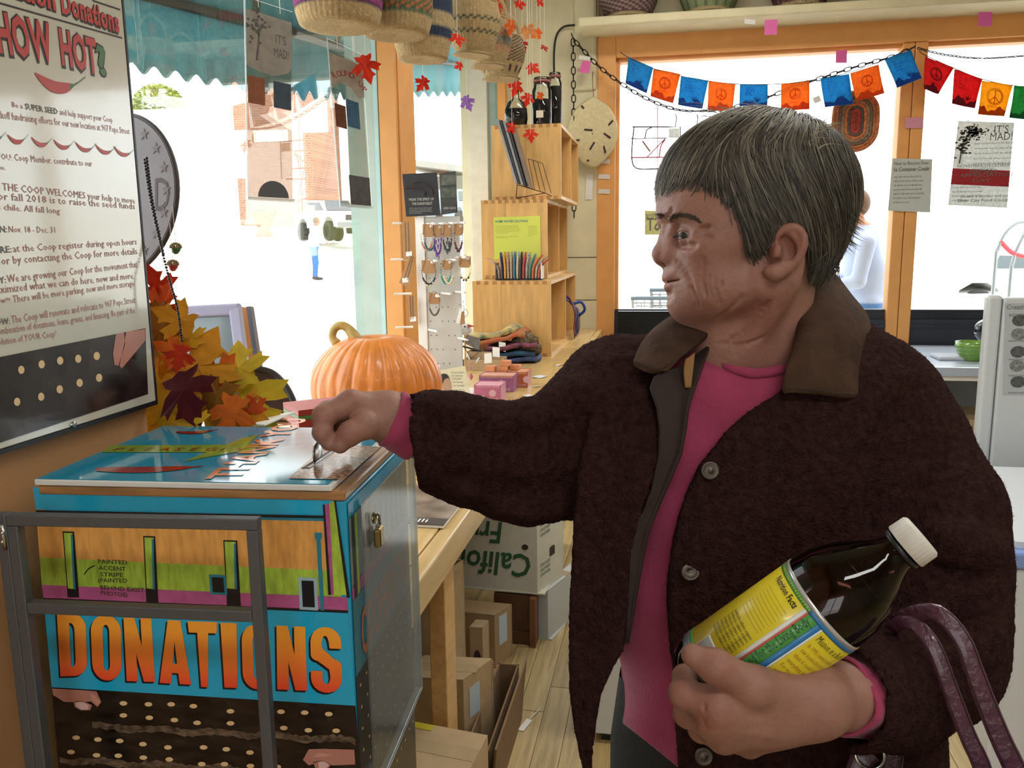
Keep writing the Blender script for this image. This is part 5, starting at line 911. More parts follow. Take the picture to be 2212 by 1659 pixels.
# lavender framed board on the sill, with a tan board behind
lv = thing('framed_board', at(470, 830, 2.2), 'lavender framed glazed board leaning by the window, behind the leaves', 'frame'); M_lav = mat('lavender_paint', '#9a9ab5', .4)
fq = [at(365, 665, 2.2), at(518, 657, 2.2), at(545, 850, 2.15), at(365, 850, 2.15)]
def lerpq(u, v): return (fq[0]*(1-u)+fq[1]*u)*(1-v)+(fq[3]*(1-u)+fq[2]*u)*v
for a, b in (((0, .06), (1, .06)), ((.93, .0), (.93, 1)), ((.05, 0), (.05, 1))): bevel(MB().bar(lerpq(*a), lerpq(*b), .032, .022, up=CF).build('frame_bar', M_lav, lv), .006, 3)
MB().add([lerpq(.06, .08), lerpq(.9, .08), lerpq(.9, 1), lerpq(.06, 1)]+[lerpq(u, v)+CF*.006 for u, v in ((.06, .08), (.9, .08), (.9, 1), (.06, 1))], [(0, 1, 2, 3), (7, 6, 5, 4), (0, 4, 5, 1), (1, 5, 6, 2), (2, 6, 7, 3), (3, 7, 4, 0)]).build('glazing', mat('dusky_glass', '#6f7f88', .12, coat=.5), lv)
tb = thing('tan_board', at(540, 800, 2.3), 'tan easel board with a grey edge standing behind the lavender frame', 'board'); P = [at(x, y, 2.32) for x, y in ((512, 662), (536, 664), (562, 850), (520, 850))]; MB().add(P+[p+CF*.02 for p in P], [(0, 1, 2, 3), (7, 6, 5, 4), (0, 4, 5, 1), (1, 5, 6, 2), (2, 6, 7, 3), (3, 7, 4, 0)]).build('panel', mat('tan_board', '#b9793f', .4), tb); MB().bar(at(540, 663, 2.31), at(568, 850, 2.31), .012, .03, up=CF).build('edge', mat('grey_edge', '#5f6270', .4), tb)
ch = thing('folding_chair', at(560, 910, 1.7)*V((1, 1, 0))+Z3*ZC, 'dark brown folded chair back standing on the counter behind the leaves', 'chair'); P = crom([at(478, 912, 1.68), at(470, 830, 1.68), at(535, 799, 1.66), at(590, 806, 1.66), at(626, 850, 1.66), at(648, 918, 1.66)], 30)
ctr = at(560, 915, 1.67); MB().add(np.vstack([P, ctr[None], P+CF*.03, (ctr+CF*.03)[None]]), [(i, i+1, 30) for i in range(29)]+[(i+32, i+31, 61) for i in range(29)]+[(i, i+31, i+32, i+1) for i in range(29)]+[(0, 30, 61, 31), (29, 60, 61, 30)]).build('backrest', mat('dark_brown_vinyl', '#33221d', .45), ch); MB().tube(P, .006, 8).build('piping', mat('black_piping', '#171314', .4), ch)
for x in (490, 635): p = at(x, 912, 1.68); MB().tube([p, p*V((1, 1, 0))+Z3*(ZC+.001)], .008, 8).build('leg', M_iron, ch)
bk = thing('red_green_book', at(680, 895, 1.5), 'red book with a green stripe lying under the pumpkin side, behind the lid', 'book'); a, b = at(640, 905, 1.45), at(760, 878, 1.5); e = unit((b-a)*V((1, 1, 0))); zbk = onz(700, 910, ZC)
for k, (c_, h0, h1) in enumerate((('#a8372c', 0, .012), ('#5f7a3a', .0125, .02), ('#a8372c', .0205, .03))): MB().obox((a+b)/2+Z3*(h0+h1)/2-Z3*.012, e, np.cross(Z3, e), Z3, .12, .09, h1-h0).build('cover' if k != 1 else 'stripe', mat('book_'+c_[1:], c_, .4), bk)
MB().obox(V((*((a+b)/2)[:2], (ZC+(a+b)[2]/2-.012)/2)), e, np.cross(Z3, e), Z3, .1, .07, (a+b)[2]/2-.012-ZC-.001).build('stack_below', M_card, bk)
wp = tag(MB().add([at(545, 917, 1.12), at(572, 917, 1.12), at(637, 889, 1.2), at(585, 897, 1.22)]+[q-CU*.002 for q in (at(545, 917, 1.12), at(572, 917, 1.12), at(637, 889, 1.2), at(585, 897, 1.22))], [(0, 1, 2, 3), (7, 6, 5, 4), (0, 4, 5, 1), (1, 5, 6, 2), (2, 6, 7, 3), (3, 7, 4, 0)]).build('white_folder', M_paper), 'white folded paper leaning behind the back edge of the box lid', 'paper')
# ------------------------------------------------------------ clear acrylic sign holders hanging in the left window
M_acr = glassmat('clear_acrylic', (.93, .94, .93), .6); M_film = glassmat('tinted_sign_film', (.80, .76, .72), .2); M_sg = translucent('grey_sign_print', '#b3aea6', .6)
def holder(nm, q, d, label, seed):
    P = [at(x, y, d+dd) for (x, y), dd in zip(q, (0, .06, .06, 0))]; L = lambda u, v: (P[0]*(1-u)+P[1]*u)*(1-v)+(P[3]*(1-u)+P[2]*u)*v; n = unit(np.cross(P[1]-P[0], P[3]-P[0])); n = n if n@CF < 0 else -n
    t = thing('acrylic_sign_holder', P[3], label, 'sign holder', 'acrylic signs in the left window')
    def sheet(u0, v0, u1, v1, off, th, nm_, m_, pts=None):
        A = [L(u, v)+n*off for u, v in (pts or ((u0, v0), (u1, v0), (u1, v1), (u0, v1)))]; k = len(A); MB().add(A+[a+n*th for a in A], [tuple(range(k)), tuple(range(2*k-1, k-1, -1))]+[(i, (i+1) % k, k+(i+1) % k, k+i) for i in range(k)]).build(nm_, m_, t)
    sheet(0, 0, 1, 1, 0, .002, 'sheet', M_acr); sheet(.03, .06, .98, .99, -.004, .001, 'film', M_film); sheet(0, 0, .02, 1, .0021, .003, 'edge', M_ed); sheet(0, .985, 1, 1, .0021, .006, 'lip', M_ed)
    for u in (.3, .75): a = L(u, .03); MB().tube([a, a+Z3*(2.95-a[2])], .0008, 4).build('thread', M_paper, t)
    return t, L, n, sheet
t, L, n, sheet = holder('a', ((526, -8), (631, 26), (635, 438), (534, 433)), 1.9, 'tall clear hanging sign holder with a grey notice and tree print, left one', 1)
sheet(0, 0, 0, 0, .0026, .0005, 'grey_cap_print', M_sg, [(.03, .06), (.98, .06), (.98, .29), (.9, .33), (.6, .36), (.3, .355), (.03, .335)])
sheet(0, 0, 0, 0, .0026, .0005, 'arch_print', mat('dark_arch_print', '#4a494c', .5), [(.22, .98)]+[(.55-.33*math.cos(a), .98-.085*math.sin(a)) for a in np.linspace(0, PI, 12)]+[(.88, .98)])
for u0, u1, c_ in ((.05, .4, '#a5735a'), (.58, .95, '#5d6b78')): sheet(u0, .385, u1, .52, .0026, .0005, 'flag_print', translucent('flag_patch_'+c_[1:], c_, .5))  # flat coloured flag shapes laid on the sheet
m = MB(); e1 = unit(L(1, .2)-L(0, .2)); e2 = unit(L(.5, .1)-L(.5, .4)); put_text(m, "IT'S", L(.64, .19)+n*.0034, e1, e2, .03, fit=.024, lift=0); put_text(m, 'MAD!', L(.6, .26)+n*.0034, e1, e2, .03, fit=.034, lift=0); m.build('lettering', mat('dark_notice_ink', '#4a4642', .6), t)
m = MB(); rr = random.Random(2)
for k in range(46): u, v = .28+rr.gauss(0, .1), .14+rr.gauss(0, .035); m.prism(blob((0, 0), 0, 0, .0035, .003, 6), L(u, v)+n*.0033, e1, e2, .0002, n)
m.tube([L(.3, .15)+n*.0033, L(.28, .22)+n*.0033, L(.24, .3)+n*.0033], .002, 4); tag(m.build('tree_print', mat('dark_notice_ink', '#4a4642', .6), t), kind='stuff')
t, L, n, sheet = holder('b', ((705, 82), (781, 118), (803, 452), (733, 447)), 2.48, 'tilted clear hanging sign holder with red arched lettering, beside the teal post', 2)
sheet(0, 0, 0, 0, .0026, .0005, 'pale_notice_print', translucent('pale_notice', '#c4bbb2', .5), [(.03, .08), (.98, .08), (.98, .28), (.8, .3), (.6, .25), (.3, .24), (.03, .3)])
for u0, u1, v0, v1, c_ in ((.08, .4, .38, .52, '#8a5f4a'), (.42, .8, .33, .5, '#5d7f9a'), (.35, .98, .8, .98, '#6d6a68')): sheet(u0, v0, u1, v1, .0026, .0005, 'flag_print', translucent('flag_patch_'+c_[1:], c_, .5))  # flat coloured rectangles laid on the second sheet
m = MB(); e1 = unit(L(1, .2)-L(0, .2)); e2 = unit(L(.5, .1)-L(.5, .4))
for k, ch_ in enumerate('ROUND UP'):
    f = k/7; aa = 1.0-2.0*f; put_text(m, ch_, L(.1+.82*f, .235-.05*math.sin(PI*f))+n*.0034, e1*math.cos(aa*.5)+e2*math.sin(aa*.5), e2*math.cos(aa*.5)-e1*math.sin(aa*.5), .024, lift=0, bold=.02)
m.build('red_lettering', mat('brick_red_ink', '#9a4a42', .5), t)
# ------------------------------------------------------------ soft shapes: signed-distance field + surface nets
from mathutils.bvhtree import BVHTree
def K(x, y, d): return V(((x-CX)/F_PX*d, (CY-y)/F_PX*d, d))          # point along a sight line at a given depth, body space
def W3(P): P = V(P).reshape(-1, 3); return EYE+P[:, :1]*CR+P[:, 1:2]*CU+P[:, 2:3]*CF
class Field:
    def __init__(s, lo, hi, h):
        s.lo, s.h = V(lo), h; n = np.ceil((V(hi)-s.lo)/h).astype(int)+1; s.n = n
        s.ax = [np.float32(s.lo[i]+np.arange(n[i])*h) for i in range(3)]; s.F = np.full(n, .06, np.float32)
    def sub(s, c0, c1, m):
        i0 = np.clip(np.floor((np.minimum(c0, c1)-m-s.lo)/s.h).astype(int), 0, s.n); i1 = np.clip(np.ceil((np.maximum(c0, c1)+m-s.lo)/s.h).astype(int)+1, 0, s.n)
        sl = tuple(slice(a, b) for a, b in zip(i0, i1)); return sl, [s.ax[i][sl[i]].reshape([-1 if j == i else 1 for j in range(3)]) for i in range(3)]
    def put(s, sl, d, k, op):
        A = s.F[sl]
        if A.size == 0: return s
        if op < 0: A = -A
        if k > 0: hh = np.maximum(k-np.abs(A-d), 0)/k; r_ = np.minimum(A, d)-hh*hh*k*.25
        else: r_ = np.minimum(A, d)
        s.F[sl] = -r_ if op < 0 else r_; return s
    def ell(s, c, r, k=.01, op=1, rot=None):
        c = V(c); r = V(r)*np.ones(3); sl, (x, y, z) = s.sub(c, c, r.max()+k+.012); x, y, z = x-c[0], y-c[1], z-c[2]
        if rot is not None:
            R_ = V(rot); x, y, z = (x*R_[i, 0]+y*R_[i, 1]+z*R_[i, 2] for i in range(3))
        k0 = np.sqrt((x/r[0])**2+(y/r[1])**2+(z/r[2])**2); k1 = np.sqrt((x/r[0]**2)**2+(y/r[1]**2)**2+(z/r[2]**2)**2)
        return s.put(sl, (k0*(k0-1)/np.maximum(k1, 1e-6)).astype(np.float32), k, op)
    def cone(s, a, b, ra, rb, k=.01, op=1, flat=None):
        a, b = V(a), V(b); sl, (x, y, z) = s.sub(a, b, max(ra, rb)+k+.012); d = b-a; L = max(d@d, 1e-12)
        t = np.clip(((x-a[0])*d[0]+(y-a[1])*d[1]+(z-a[2])*d[2])/L, 0, 1); q = np.sqrt((x-a[0]-t*d[0])**2+(y-a[1]-t*d[1])**2+(z-a[2]-t*d[2])**2)
        return s.put(sl, (q-(ra+(rb-ra)*t)).astype(np.float32), k, op)
    def chain(s, P, R_, k=.01, op=1):
        for i in range(len(P)-1): s.cone(P[i], P[i+1], R_[i], R_[i+1], k, op)
        return s
    def full(s): return [s.ax[i].reshape([-1 if j == i else 1 for j in range(3)]) for i in range(3)]
    def mesh(s):
        F = s.F; S = F < 0; n = np.array(F.shape)-1
        C = lambda i, j, k, A: A[i:i+n[0], j:j+n[1], k:k+n[2]]
        cnt = sum(C(i, j, k, S).astype(np.int8) for i in (0, 1) for j in (0, 1) for k in (0, 1)); act = (cnt > 0) & (cnt < 8)
        I = np.argwhere(act); idx = np.full(act.shape, -1, np.int64); idx[act] = np.arange(len(I)); P = np.zeros((len(I), 3)); N = np.zeros(len(I))
        cs = [(i, j, k) for i in (0, 1) for j in (0, 1) for k in (0, 1)]
        for a in cs:
            for ax in range(3):
                if a[ax]: continue
                b = list(a); b[ax] = 1; fa = F[I[:, 0]+a[0], I[:, 1]+a[1], I[:, 2]+a[2]]; fb = F[I[:, 0]+b[0], I[:, 1]+b[1], I[:, 2]+b[2]]
                m = (fa < 0) != (fb < 0); t = np.where(m, fa/np.where(m, fa-fb, 1), 0); q = np.tile(V(a), (len(I), 1)); q[:, ax] += t; P[m] += q[m]; N[m] += 1
        P = s.lo+(I+P/N[:, None])*s.h; Q = []
        for ax in range(3):
            u, v = [(1, 2), (2, 0), (0, 1)][ax]; sl0 = [slice(None)]*3; sl1 = [slice(None)]*3; sl0[ax] = slice(0, -1); sl1[ax] = slice(1, None)
            E = np.argwhere(S[tuple(sl0)] != S[tuple(sl1)]); E = E[(E[:, u] > 0) & (E[:, v] > 0) & (E[:, u] < n[u]) & (E[:, v] < n[v])]
            def g(du, dv): e = E.copy(); e[:, u] -= du; e[:, v] -= dv; return idx[e[:, 0], e[:, 1], e[:, 2]]
            Q.append(np.stack([g(0, 0), g(1, 0), g(1, 1), g(0, 1)], 1))
        Q = np.vstack(Q); return P, Q[(Q >= 0).all(1)]
def islands_join(parts):
    n = 0; P = []; Q = []
    for p, q in parts: P.append(p); Q.append(q+n); n += len(p)
    return np.vstack(P), np.vstack(Q)
def mesh_obj(name, P, Q, m, parent, col=None):
    b = MB(); b.v = [W3(P)]; b.f = [tuple(q) for q in Q.tolist()]; b.m = [0]*len(b.f); b.n = len(P); b.c = [col if col is not None else np.ones((len(P), 3))]
    return b.build(name, m, parent, True, colors=col is not None)
def bvh(P, Q): return BVHTree.FromPolygons(W3(P).tolist(), Q.tolist())
def cast(tree, x, y):
    d = Vector(ray(x, y)).normalized(); h = tree.ray_cast(Vector(EYE), d)
    return (V(h[0]), V(h[1]) if Vector(h[1]).dot(d) < 0 else -V(h[1])) if h[0] is not None else (None, None)
woman = thing('person', onz(1640, 1900, 0)*V((0, 0, 0))+at(1640, 830, 1.0)*V((1, 1, 0)), 'person with short grey-brown hair in a brown wool coat, dropping in a coin', 'person')
# ------------------------------------------------------------ head, neck
HD = .92
def H(s, w_, u): return K(1658, 530, HD)+V((-s, u, -w_))*.001        # millimetres: forward, her left, up from the ear axis
def HP(x, y, w_): return K(x, y, HD-w_*.001)
hf = Field(H(135, 110, -190), H(-135, -110, 165), .0019) if False else Field(K(1658, 530, HD)+V((-.135, -.205, -.11)), K(1658, 530, HD)+V((.125, .16, .11)), .0019)
hf.ell(H(20, 0, 58), (.095, .076, .072), 0)
hf.ell(H(84, 0, 36), (.033, .031, .052), .03)
hf.ell(H(64, 0, -15), (.044, .058, .050), .03)
hf.ell(H(83, 0, -37), (.029, .03, .031), .02)
for g in (1, -1):
    hf.ell(H(92, g*27, 25), (.018, .008, .019), .014)
    hf.ell(H(72, g*41, -12), (.026, .019, .022), .02)
    hf.cone(H(24, g*50, -50), H(86, g*14, -66), .018, .0145, .022)
    hf.ell(H(64, g*38, -46), (.028, .03, .02), .02)
    hf.ell(H(50, g*52, 20), (.03, .03, .016), .02)
hf.ell(H(93, 0, -64), (.0145, .0135, .017), .012)
hf.ell(H(55, 0, -50), (.045, .026, .045), .02)
# neck and nape
hf.cone(H(0, 0, -20), H(0, -38, -112), .053, .054, .03); hf.cone(H(0, -38, -112), H(-4, -84, -200), .054, .07, .03)
hf.cone(H(66, 0, -66), H(44, -22, -118), .02, .034, .03); hf.cone(H(44, -22, -118), H(36, -52, -165), .034, .036, .03)
hf.cone(HP(1705, 610, 58), HP(1600, 765, 12), .011, .009, .02); hf.cone(HP(1565, 690, 6), HP(1572, 760, -6), .012, .010, .02)
# eye sockets
for g in (1, -1): hf.ell(H(111, g*31, 7), (.015, .0125, .017), .012, -1)
hf.ell(H(116, 0, 16), (.006, .008, .02), .01, -1)
# nose
hf.cone(H(109, 0, 22), H(117.5, 0, -6), .0065, .0075, .008); hf.ell(H(118.3, 0, -10.5), (.0088, .0082, .009), .008)
for g in (1, -1): hf.ell(H(108.5, g*10.5, -16), (.0085, .0068, .0062), .006)
hf.cone(H(118, 0, -16), H(110, 0, -22), .0055, .005, .006)
hf.cone(H(104, 13, 8), H(106, 11, -8), .008, .009, .012); hf.cone(H(104, -13, 8), H(106, -11, -8), .008, .009, .012)
for g in (1, -1): hf.ell(H(112, g*6.5, -21), (.005, .003, .0028), .002, -1); hf.cone(H(103, g*18.5, -13), H(101, g*18.5, -20), .0016, .0016, .004, -1)
# lips and mouth line
hf.ell(H(106.5, 0, -34.5), (.0085, .0052, .022), .006); hf.ell(H(103.5, 0, -46.5), (.0085, .0056, .019), .006)
hf.ell(H(112.5, 0, -40.3), (.009, .0006, .016), .002, -1); hf.ell(H(103, 15, -42), (.009, .0006, .014), .002, -1); hf.ell(H(103, -15, -42), (.009, .0006, .014), .002, -1)
hf.ell(H(112, 0, -55), (.006, .004, .016), .008, -1)
# creases: nose to mouth, cheek, jowl, eye corner, neck
def crease(pts, w_, r_=.0013, k=.005):
    P = [HP(x, y, z) for (x, y), z in zip(pts, w_)]; P = crom(P, 9)
    for i in range(8): hf.cone(P[i], P[i+1], r_, r_, k, -1)
def onsurf(x, y):                       # depth offset of the present surface along a sight line
    d = np.linspace(.78, .95, 120); q = np.array([K(x, y, t) for t in d]); i = np.clip(np.round((q-hf.lo)/hf.h).astype(int), 0, hf.n-1); f = hf.F[i[:, 0], i[:, 1], i[:, 2]]
    j = np.argmax(f < 0); return (HD-d[j])*1000 if f[j] < 0 else 40
def fold(pts, r_=.0012, k=.005, lift=.0): crease(pts, [onsurf(*p)+lift for p in pts], r_, k)
fold([(1462, 566), (1482, 588), (1494, 615), (1497, 640)], .0006, .005)
fold([(1493, 622), (1505, 645), (1510, 664)], .0004, .004); fold([(1548, 575), (1543, 605), (1552, 640), (1558, 662)], .0003, .0025); fold([(1562, 590), (1560, 615), (1566, 640)], .0002, .002); fold([(1532, 592), (1530, 615), (1538, 640)], .0003, .0025); fold([(1520, 560), (1518, 600), (1526, 640)], .0004, .004)
fold([(1506, 500), (1520, 494), (1535, 492)], .0008, .004); fold([(1505, 508), (1522, 510), (1538, 516)], .0008, .004); fold([(1470, 526), (1485, 532), (1502, 530)], .001, .006)
fold([(1440, 470), (1446, 462), (1450, 452)], .0008, .004); fold([(1605, 640), (1580, 665), (1545, 690)], .0004, .004); fold([(1660, 650), (1630, 700), (1580, 735)], .0006, .005); fold([(1560, 742), (1600, 745), (1650, 728)], .0003, .004)
# lids around the eyeballs
EYEC = {1: H(92.5, 31, 5), -1: H(92.5, -31, 5)}
for g in (1, -1): hf.ell(H(103, g*32, 4), (.009, .0062, .0125), .003, -1)
def lid(c, r_, n_, off, k):
    sl, (x, y, z) = hf.sub(c, c, r_+.012); d = np.sqrt((x-c[0])**2+(y-c[1])**2+(z-c[2])**2)-r_; p = -((x-c[0])*n_[0]+(y-c[1])*n_[1]+(z-c[2])*n_[2]-off)
    hf.put(sl, np.maximum(d, p).astype(np.float32), k, 1)
for g in (1, -1):
    lid(EYEC[g], .0138, unit(V((.2, 1, .0))), .0012, .0025); lid(EYEC[g], .0133, unit(V((-.05, -1, 0))), .0042, .0025)
    hf.ell(EYEC[g], .0108, .001, -1) if False else None
# ear (near side and far side)
def ear(g):
    Z = lambda x, y, w_: (lambda p: p if g > 0 else V((p[0], p[1], 2*HD-p[2])))(HP(1350+x*.3617, 200+y*.3617, w_))
    hf.ell(Z(965, 950, 66), (.017, .03, .010), .008, rot=((.95, .3, 0), (-.3, .95, 0), (0, 0, 1)))
    hp = [Z(915, 905, 73), Z(925, 850, 76), Z(960, 812, 79), Z(1015, 806, 82), Z(1058, 845, 84), Z(1066, 905, 85), Z(1045, 970, 84), Z(1005, 1025, 81), Z(950, 1060, 78)]
    hf.chain(crom(hp, 20), np.linspace(.0036, .0042, 20), .0025)
    hf.chain([Z(950, 1055, 77), Z(900, 1075, 75), Z(862, 1068, 72)], [.0065, .0085, .006], .005)
    hf.chain(crom([Z(985, 845, 78), Z(1022, 880, 80), Z(1022, 935, 80), Z(985, 1000, 79), Z(935, 1020, 77)], 12), np.full(12, .0036), .004)
    hf.ell(Z(965, 935, 78), (.0085, .0125, .008), .005, -1, rot=((.95, .3, 0), (-.3, .95, 0), (0, 0, 1)))
    hf.cone(Z(912, 935, 74), Z(908, 970, 73), .005, .005, .004); hf.cone(Z(905, 1010, 74), Z(925, 1020, 75), .003, .003, .003, -1)
ear(1); ear(-1)
hP, hQ = hf.mesh(); hT = bvh(hP, hQ)
# ------------------------------------------------------------ torso profile shared by skin, shirt and coat (widths by height in the picture's sight lines)
ty = [600, 660, 690, 715, 740, 770, 810, 860, 950, 1100, 1250, 1450, 1700, 2000]
tL = [1600, 1560, 1500, 1430, 1370, 1325, 1296, 1280, 1262, 1252, 1270, 1310, 1300, 1290]
tR = [1760, 1800, 1850, 1885, 1930, 1960, 1992, 2005, 1995, 1990, 1995, 2000, 2010, 2030]
tB = [.05, .06, .07, .085, .10, .115, .13, .14, .148, .15, .152, .158, .165, .165]
C0 = 1.0
def torso(fl, off, dL=0, dR=0, front=0.):
    x, y, z = fl.full(); py = CY-y/z*F_PX; px = x/z*F_PX+CX
    py = CY-y/C0*F_PX                       # rings are cut straight across
    L, R_, B = (np.interp(py, ty, t_) for t_ in (tL, tR, tB)); L = L+dL; R_ = R_+dR
    a0 = ((L+R_)/2-CX)/F_PX*C0; A = np.maximum((R_-L)/2/F_PX*C0-off, .004); B = np.maximum(B-off, .004)
    n = 2.35; q = (np.abs((x-a0)/A)**n+np.abs((z-C0)/np.where(z < C0, B+front, B))**n)**(1/n)
    return ((q-1)*np.minimum(A, B)).astype(np.float32)
def curve(y, tab): return np.interp(y, [t_[0] for t_ in tab], [t_[1] for t_ in tab])
# skin below the neck (chest, arms inside the sleeves)
bf = Field(K(1230, 2010, 1.0)-V((0, .0, .19)), K(2060, 690, 1.0)+V((.05, .02, .19)), .006)
x, y, z = bf.full(); bf.F = np.minimum(bf.F, np.maximum(torso(bf, .034), ((CY-y/z*F_PX)-1400)/F_PX).astype(np.float32)); 
chest = bf.mesh()
# ------------------------------------------------------------ hands and forearms
rh = Field(K(660, 1010, .84)-V((.02, .02, .03)), K(1010, 820, .9)+V((.03, .02, .05)), .0014)
wr0 = K(925, 945, .885)
rh.cone(K(990, 975, .90), K(868, 918, .875), .031, .0245, .01); rh.cone(K(868, 918, .875), K(838, 902, .872), .0245, .0245, .01)
kn = [(757, 871, .853, .0142), (752, 876, .872, .014), (757, 884, .889, .013), (775, 897, .902, .0115)]
for x, y, d, r_ in kn: rh.cone(K(835, 900, .874), K(x, y, d), .0225, r_, .01)
def finger(fl, P, R_, k=.004): 
    P = [K(*p) for p in P]; fl.chain(P, R_, k)
    for i in range(1, len(P)-1): fl.ell(P[i], R_[i]*1.1, .003)
finger(rh, [(757, 871, .853), (700, 898, .840), (697, 934, .836), (709, 958, .837)], [.0132, .0108, .0092, .0074], .004)
finger(rh, [(752, 876, .872), (706, 890, .868), (706, 924, .866), (718, 950, .861)], [.0132, .0105, .009, .0075], .0025)
finger(rh, [(757, 884, .889), (715, 900, .889), (716, 930, .888), (728, 952, .884)], [.0122, .0098, .0085, .007], .0025)
finger(rh, [(775, 897, .902), (738, 910, .904), (738, 933, .902), (748, 950, .898)], [.0105, .0085, .0075, .0065], .0025)
finger(rh, [(832, 914, .862), (788, 919, .845), (757, 936, .838), (735, 961, .836)], [.0185, .0128, .0112, .0088], .006)
rh.cone(K(736, 872, .842), K(716, 884, .838), .0008, .0008, .002, -1)
# thumb nail and index nail: shallow raised plates
def nail(fl, c, n_, u_, sx, sy):
    n_ = unit(n_); u_ = unit(V(u_)-n_*(V(u_)@n_)); r_ = np.cross(n_, u_); fl.ell(V(c)+n_*.0, (sx, sy, .0009), .0006, rot=(r_, u_, n_))
rP, rQ = rh.mesh()
lh = Field(K(1440, 1650, .70)-V((.02, .02, .06)), K(2010, 1380, .74)+V((.03, .02, .08)), .0015)
lh.cone(K(1960, 1490, .79), K(1825, 1502, .715), .036, .027, .01); lh.cone(K(1825, 1502, .715), K(1760, 1512, .695), .0265, .0255, .012)
for x, y, d, r_ in [(1552, 1524, .672, .0165), (1548, 1558, .678, .0165), (1566, 1588, .688, .015), (1618, 1603, .70, .0125)]: lh.cone(K(1755, 1514, .693), K(x, y, d), .0245, r_, .014)
lh.ell(K(1650, 1545, .683), (.03, .022, .0155), .015)
finger(lh, [(1545, 1524, .672), (1478, 1497, .684), (1480, 1464, .706), (1500, 1452, .728)], [.0142, .0112, .0098, .0082], .005)
finger(lh, [(1540, 1560, .68), (1487, 1540, .705), (1492, 1498, .74), (1515, 1480, .762)], [.0142, .0114, .01, .0085], .004)
finger(lh, [(1560, 1590, .69), (1516, 1574, .722), (1518, 1530, .762), (1545, 1510, .782)], [.013, .0106, .0092, .008], .004)
finger(lh, [(1618, 1605, .702), (1570, 1600, .735), (1560, 1560, .77), (1580, 1540, .79)], [.0115, .0092, .0082, .007], .004)
finger(lh, [(1735, 1508, .688), (1630, 1484, .667), (1547, 1440, .66), (1496, 1415, .664)], [.0205, .0152, .0122, .0092], .008)
for (x0, y0), (x1, y1) in (((1640, 1560), (1560, 1535)), ((1660, 1585), (1575, 1570))): lh.cone(K(x0, y0, .664), K(x1, y1, .664), .0016, .0012, .006)      # tendons
for x, y in ((1524, 1532), (1520, 1562)): lh.cone(K(x-3, y-10, .661), K(x+3, y+8, .664), .0009, .0009, .003, -1)
for x, y in ((1560, 1432), (1552, 1430), (1566, 1437)): lh.cone(K(x-8, y+14, .649), K(x+4, y-6, .648), .0006, .0006, .002, -1)
lP, lQ = lh.mesh()
# arms that carry the hands, inside the sleeves (coarser)
af = Field(K(860, 1530, .9)-V((.06, .06, .2)), K(2080, 700, .98)+V((.06, .02, .14)), .007)
af.chain([K(1330, 840, 1.0), K(1190, 1000, .95), K(960, 962, .892)], [.05, .04, .03], .01); af.chain([K(1900, 850, .99), K(1990, 1390, .87), K(1900, 1496, .76)], [.05, .042, .03], .01)
arm = af.mesh()
BP, BQ = islands_join([(hP, hQ), chest, (rP, rQ), (lP, lQ), arm])
# skin tone per vertex: blotches, redder nose, cheeks, ears and knuckles, lips
def skin_cols(P):
    base = V(lin('#9c7263')[:3]); red = V(lin('#905348')[:3]); c = np.tile(base, (len(P), 1))
    def mix(ctr, r_, col, amt, sc=(1, 1, 1)):
        d = np.linalg.norm((P-V(ctr))/V(sc), axis=1)/r_; w_ = np.clip(1-d, 0, 1)**.8*amt; c[:] = c*(1-w_[:, None])+V(col)*w_[:, None]
    mix(H(118, 4, -12), .022, red, .45); mix(H(85, 44, -18), .035, red, .3); mix(HP(1715, 530, 80), .035, red, .5); mix(HP(1650, 700, 40), .06, red, .3); mix(H(98, 8, -64), .02, red, .25)
    lipc = V(lin('#95504a')[:3])
    for z, hgt in ((-35, 5.2), (-46, 5.6)):
        q = (P-H(109, 0, z))/(V((.012, hgt*.001, .023))); d = np.linalg.norm(q, axis=1); w_ = np.clip((1.05-d)/.25, 0, 1)*.75; c[:] = c*(1-w_[:, None])+lipc*w_[:, None]
    mix(H(100, 31, 10), .02, lin('#8d5f55')[:3], .35, (1, .6, 1))
    for p in ((754, 850, .845), (690, 898, .835), (745, 932, .83), (1530, 1530, .66), (1545, 1565, .665), (1470, 1490, .675), (1560, 1440, .65)): mix(K(*p), .022, red, .35)
    return c
sk = mat('skin', '#b9846c', .5, spec=.35, var=.16, vscale=55, attr='Col', bump=.16, bscale=170, sss=.12)
body = mesh_obj('body', BP, BQ, sk, woman, skin_cols(BP))
# eyes
M_scl = mat('eye_white', '#8f8580', .3); M_iris = mat('iris_grey_brown', '#33291f', .25); M_pup = mat('pupil', '#0c0b0b', .1)
for g in (1, -1):
    e = W3(EYEC[g])[0]; ob = MB().ball(e, .0122, 20, 14).build('eye', M_scl, woman, True); gd = unit(W3(K(0, 0, 1)*0+V((-.78, -.3, -.55)))[0]-EYE)
    MB().lathe([(.0064, .0104), (.0052, .0115), (.0022, .0124)], e, gd, 20).build('iris', M_iris, ob, True); MB().lathe([(.0028, .0124), (0, .0127)], e, gd, 14).build('pupil', M_pup, ob, True)
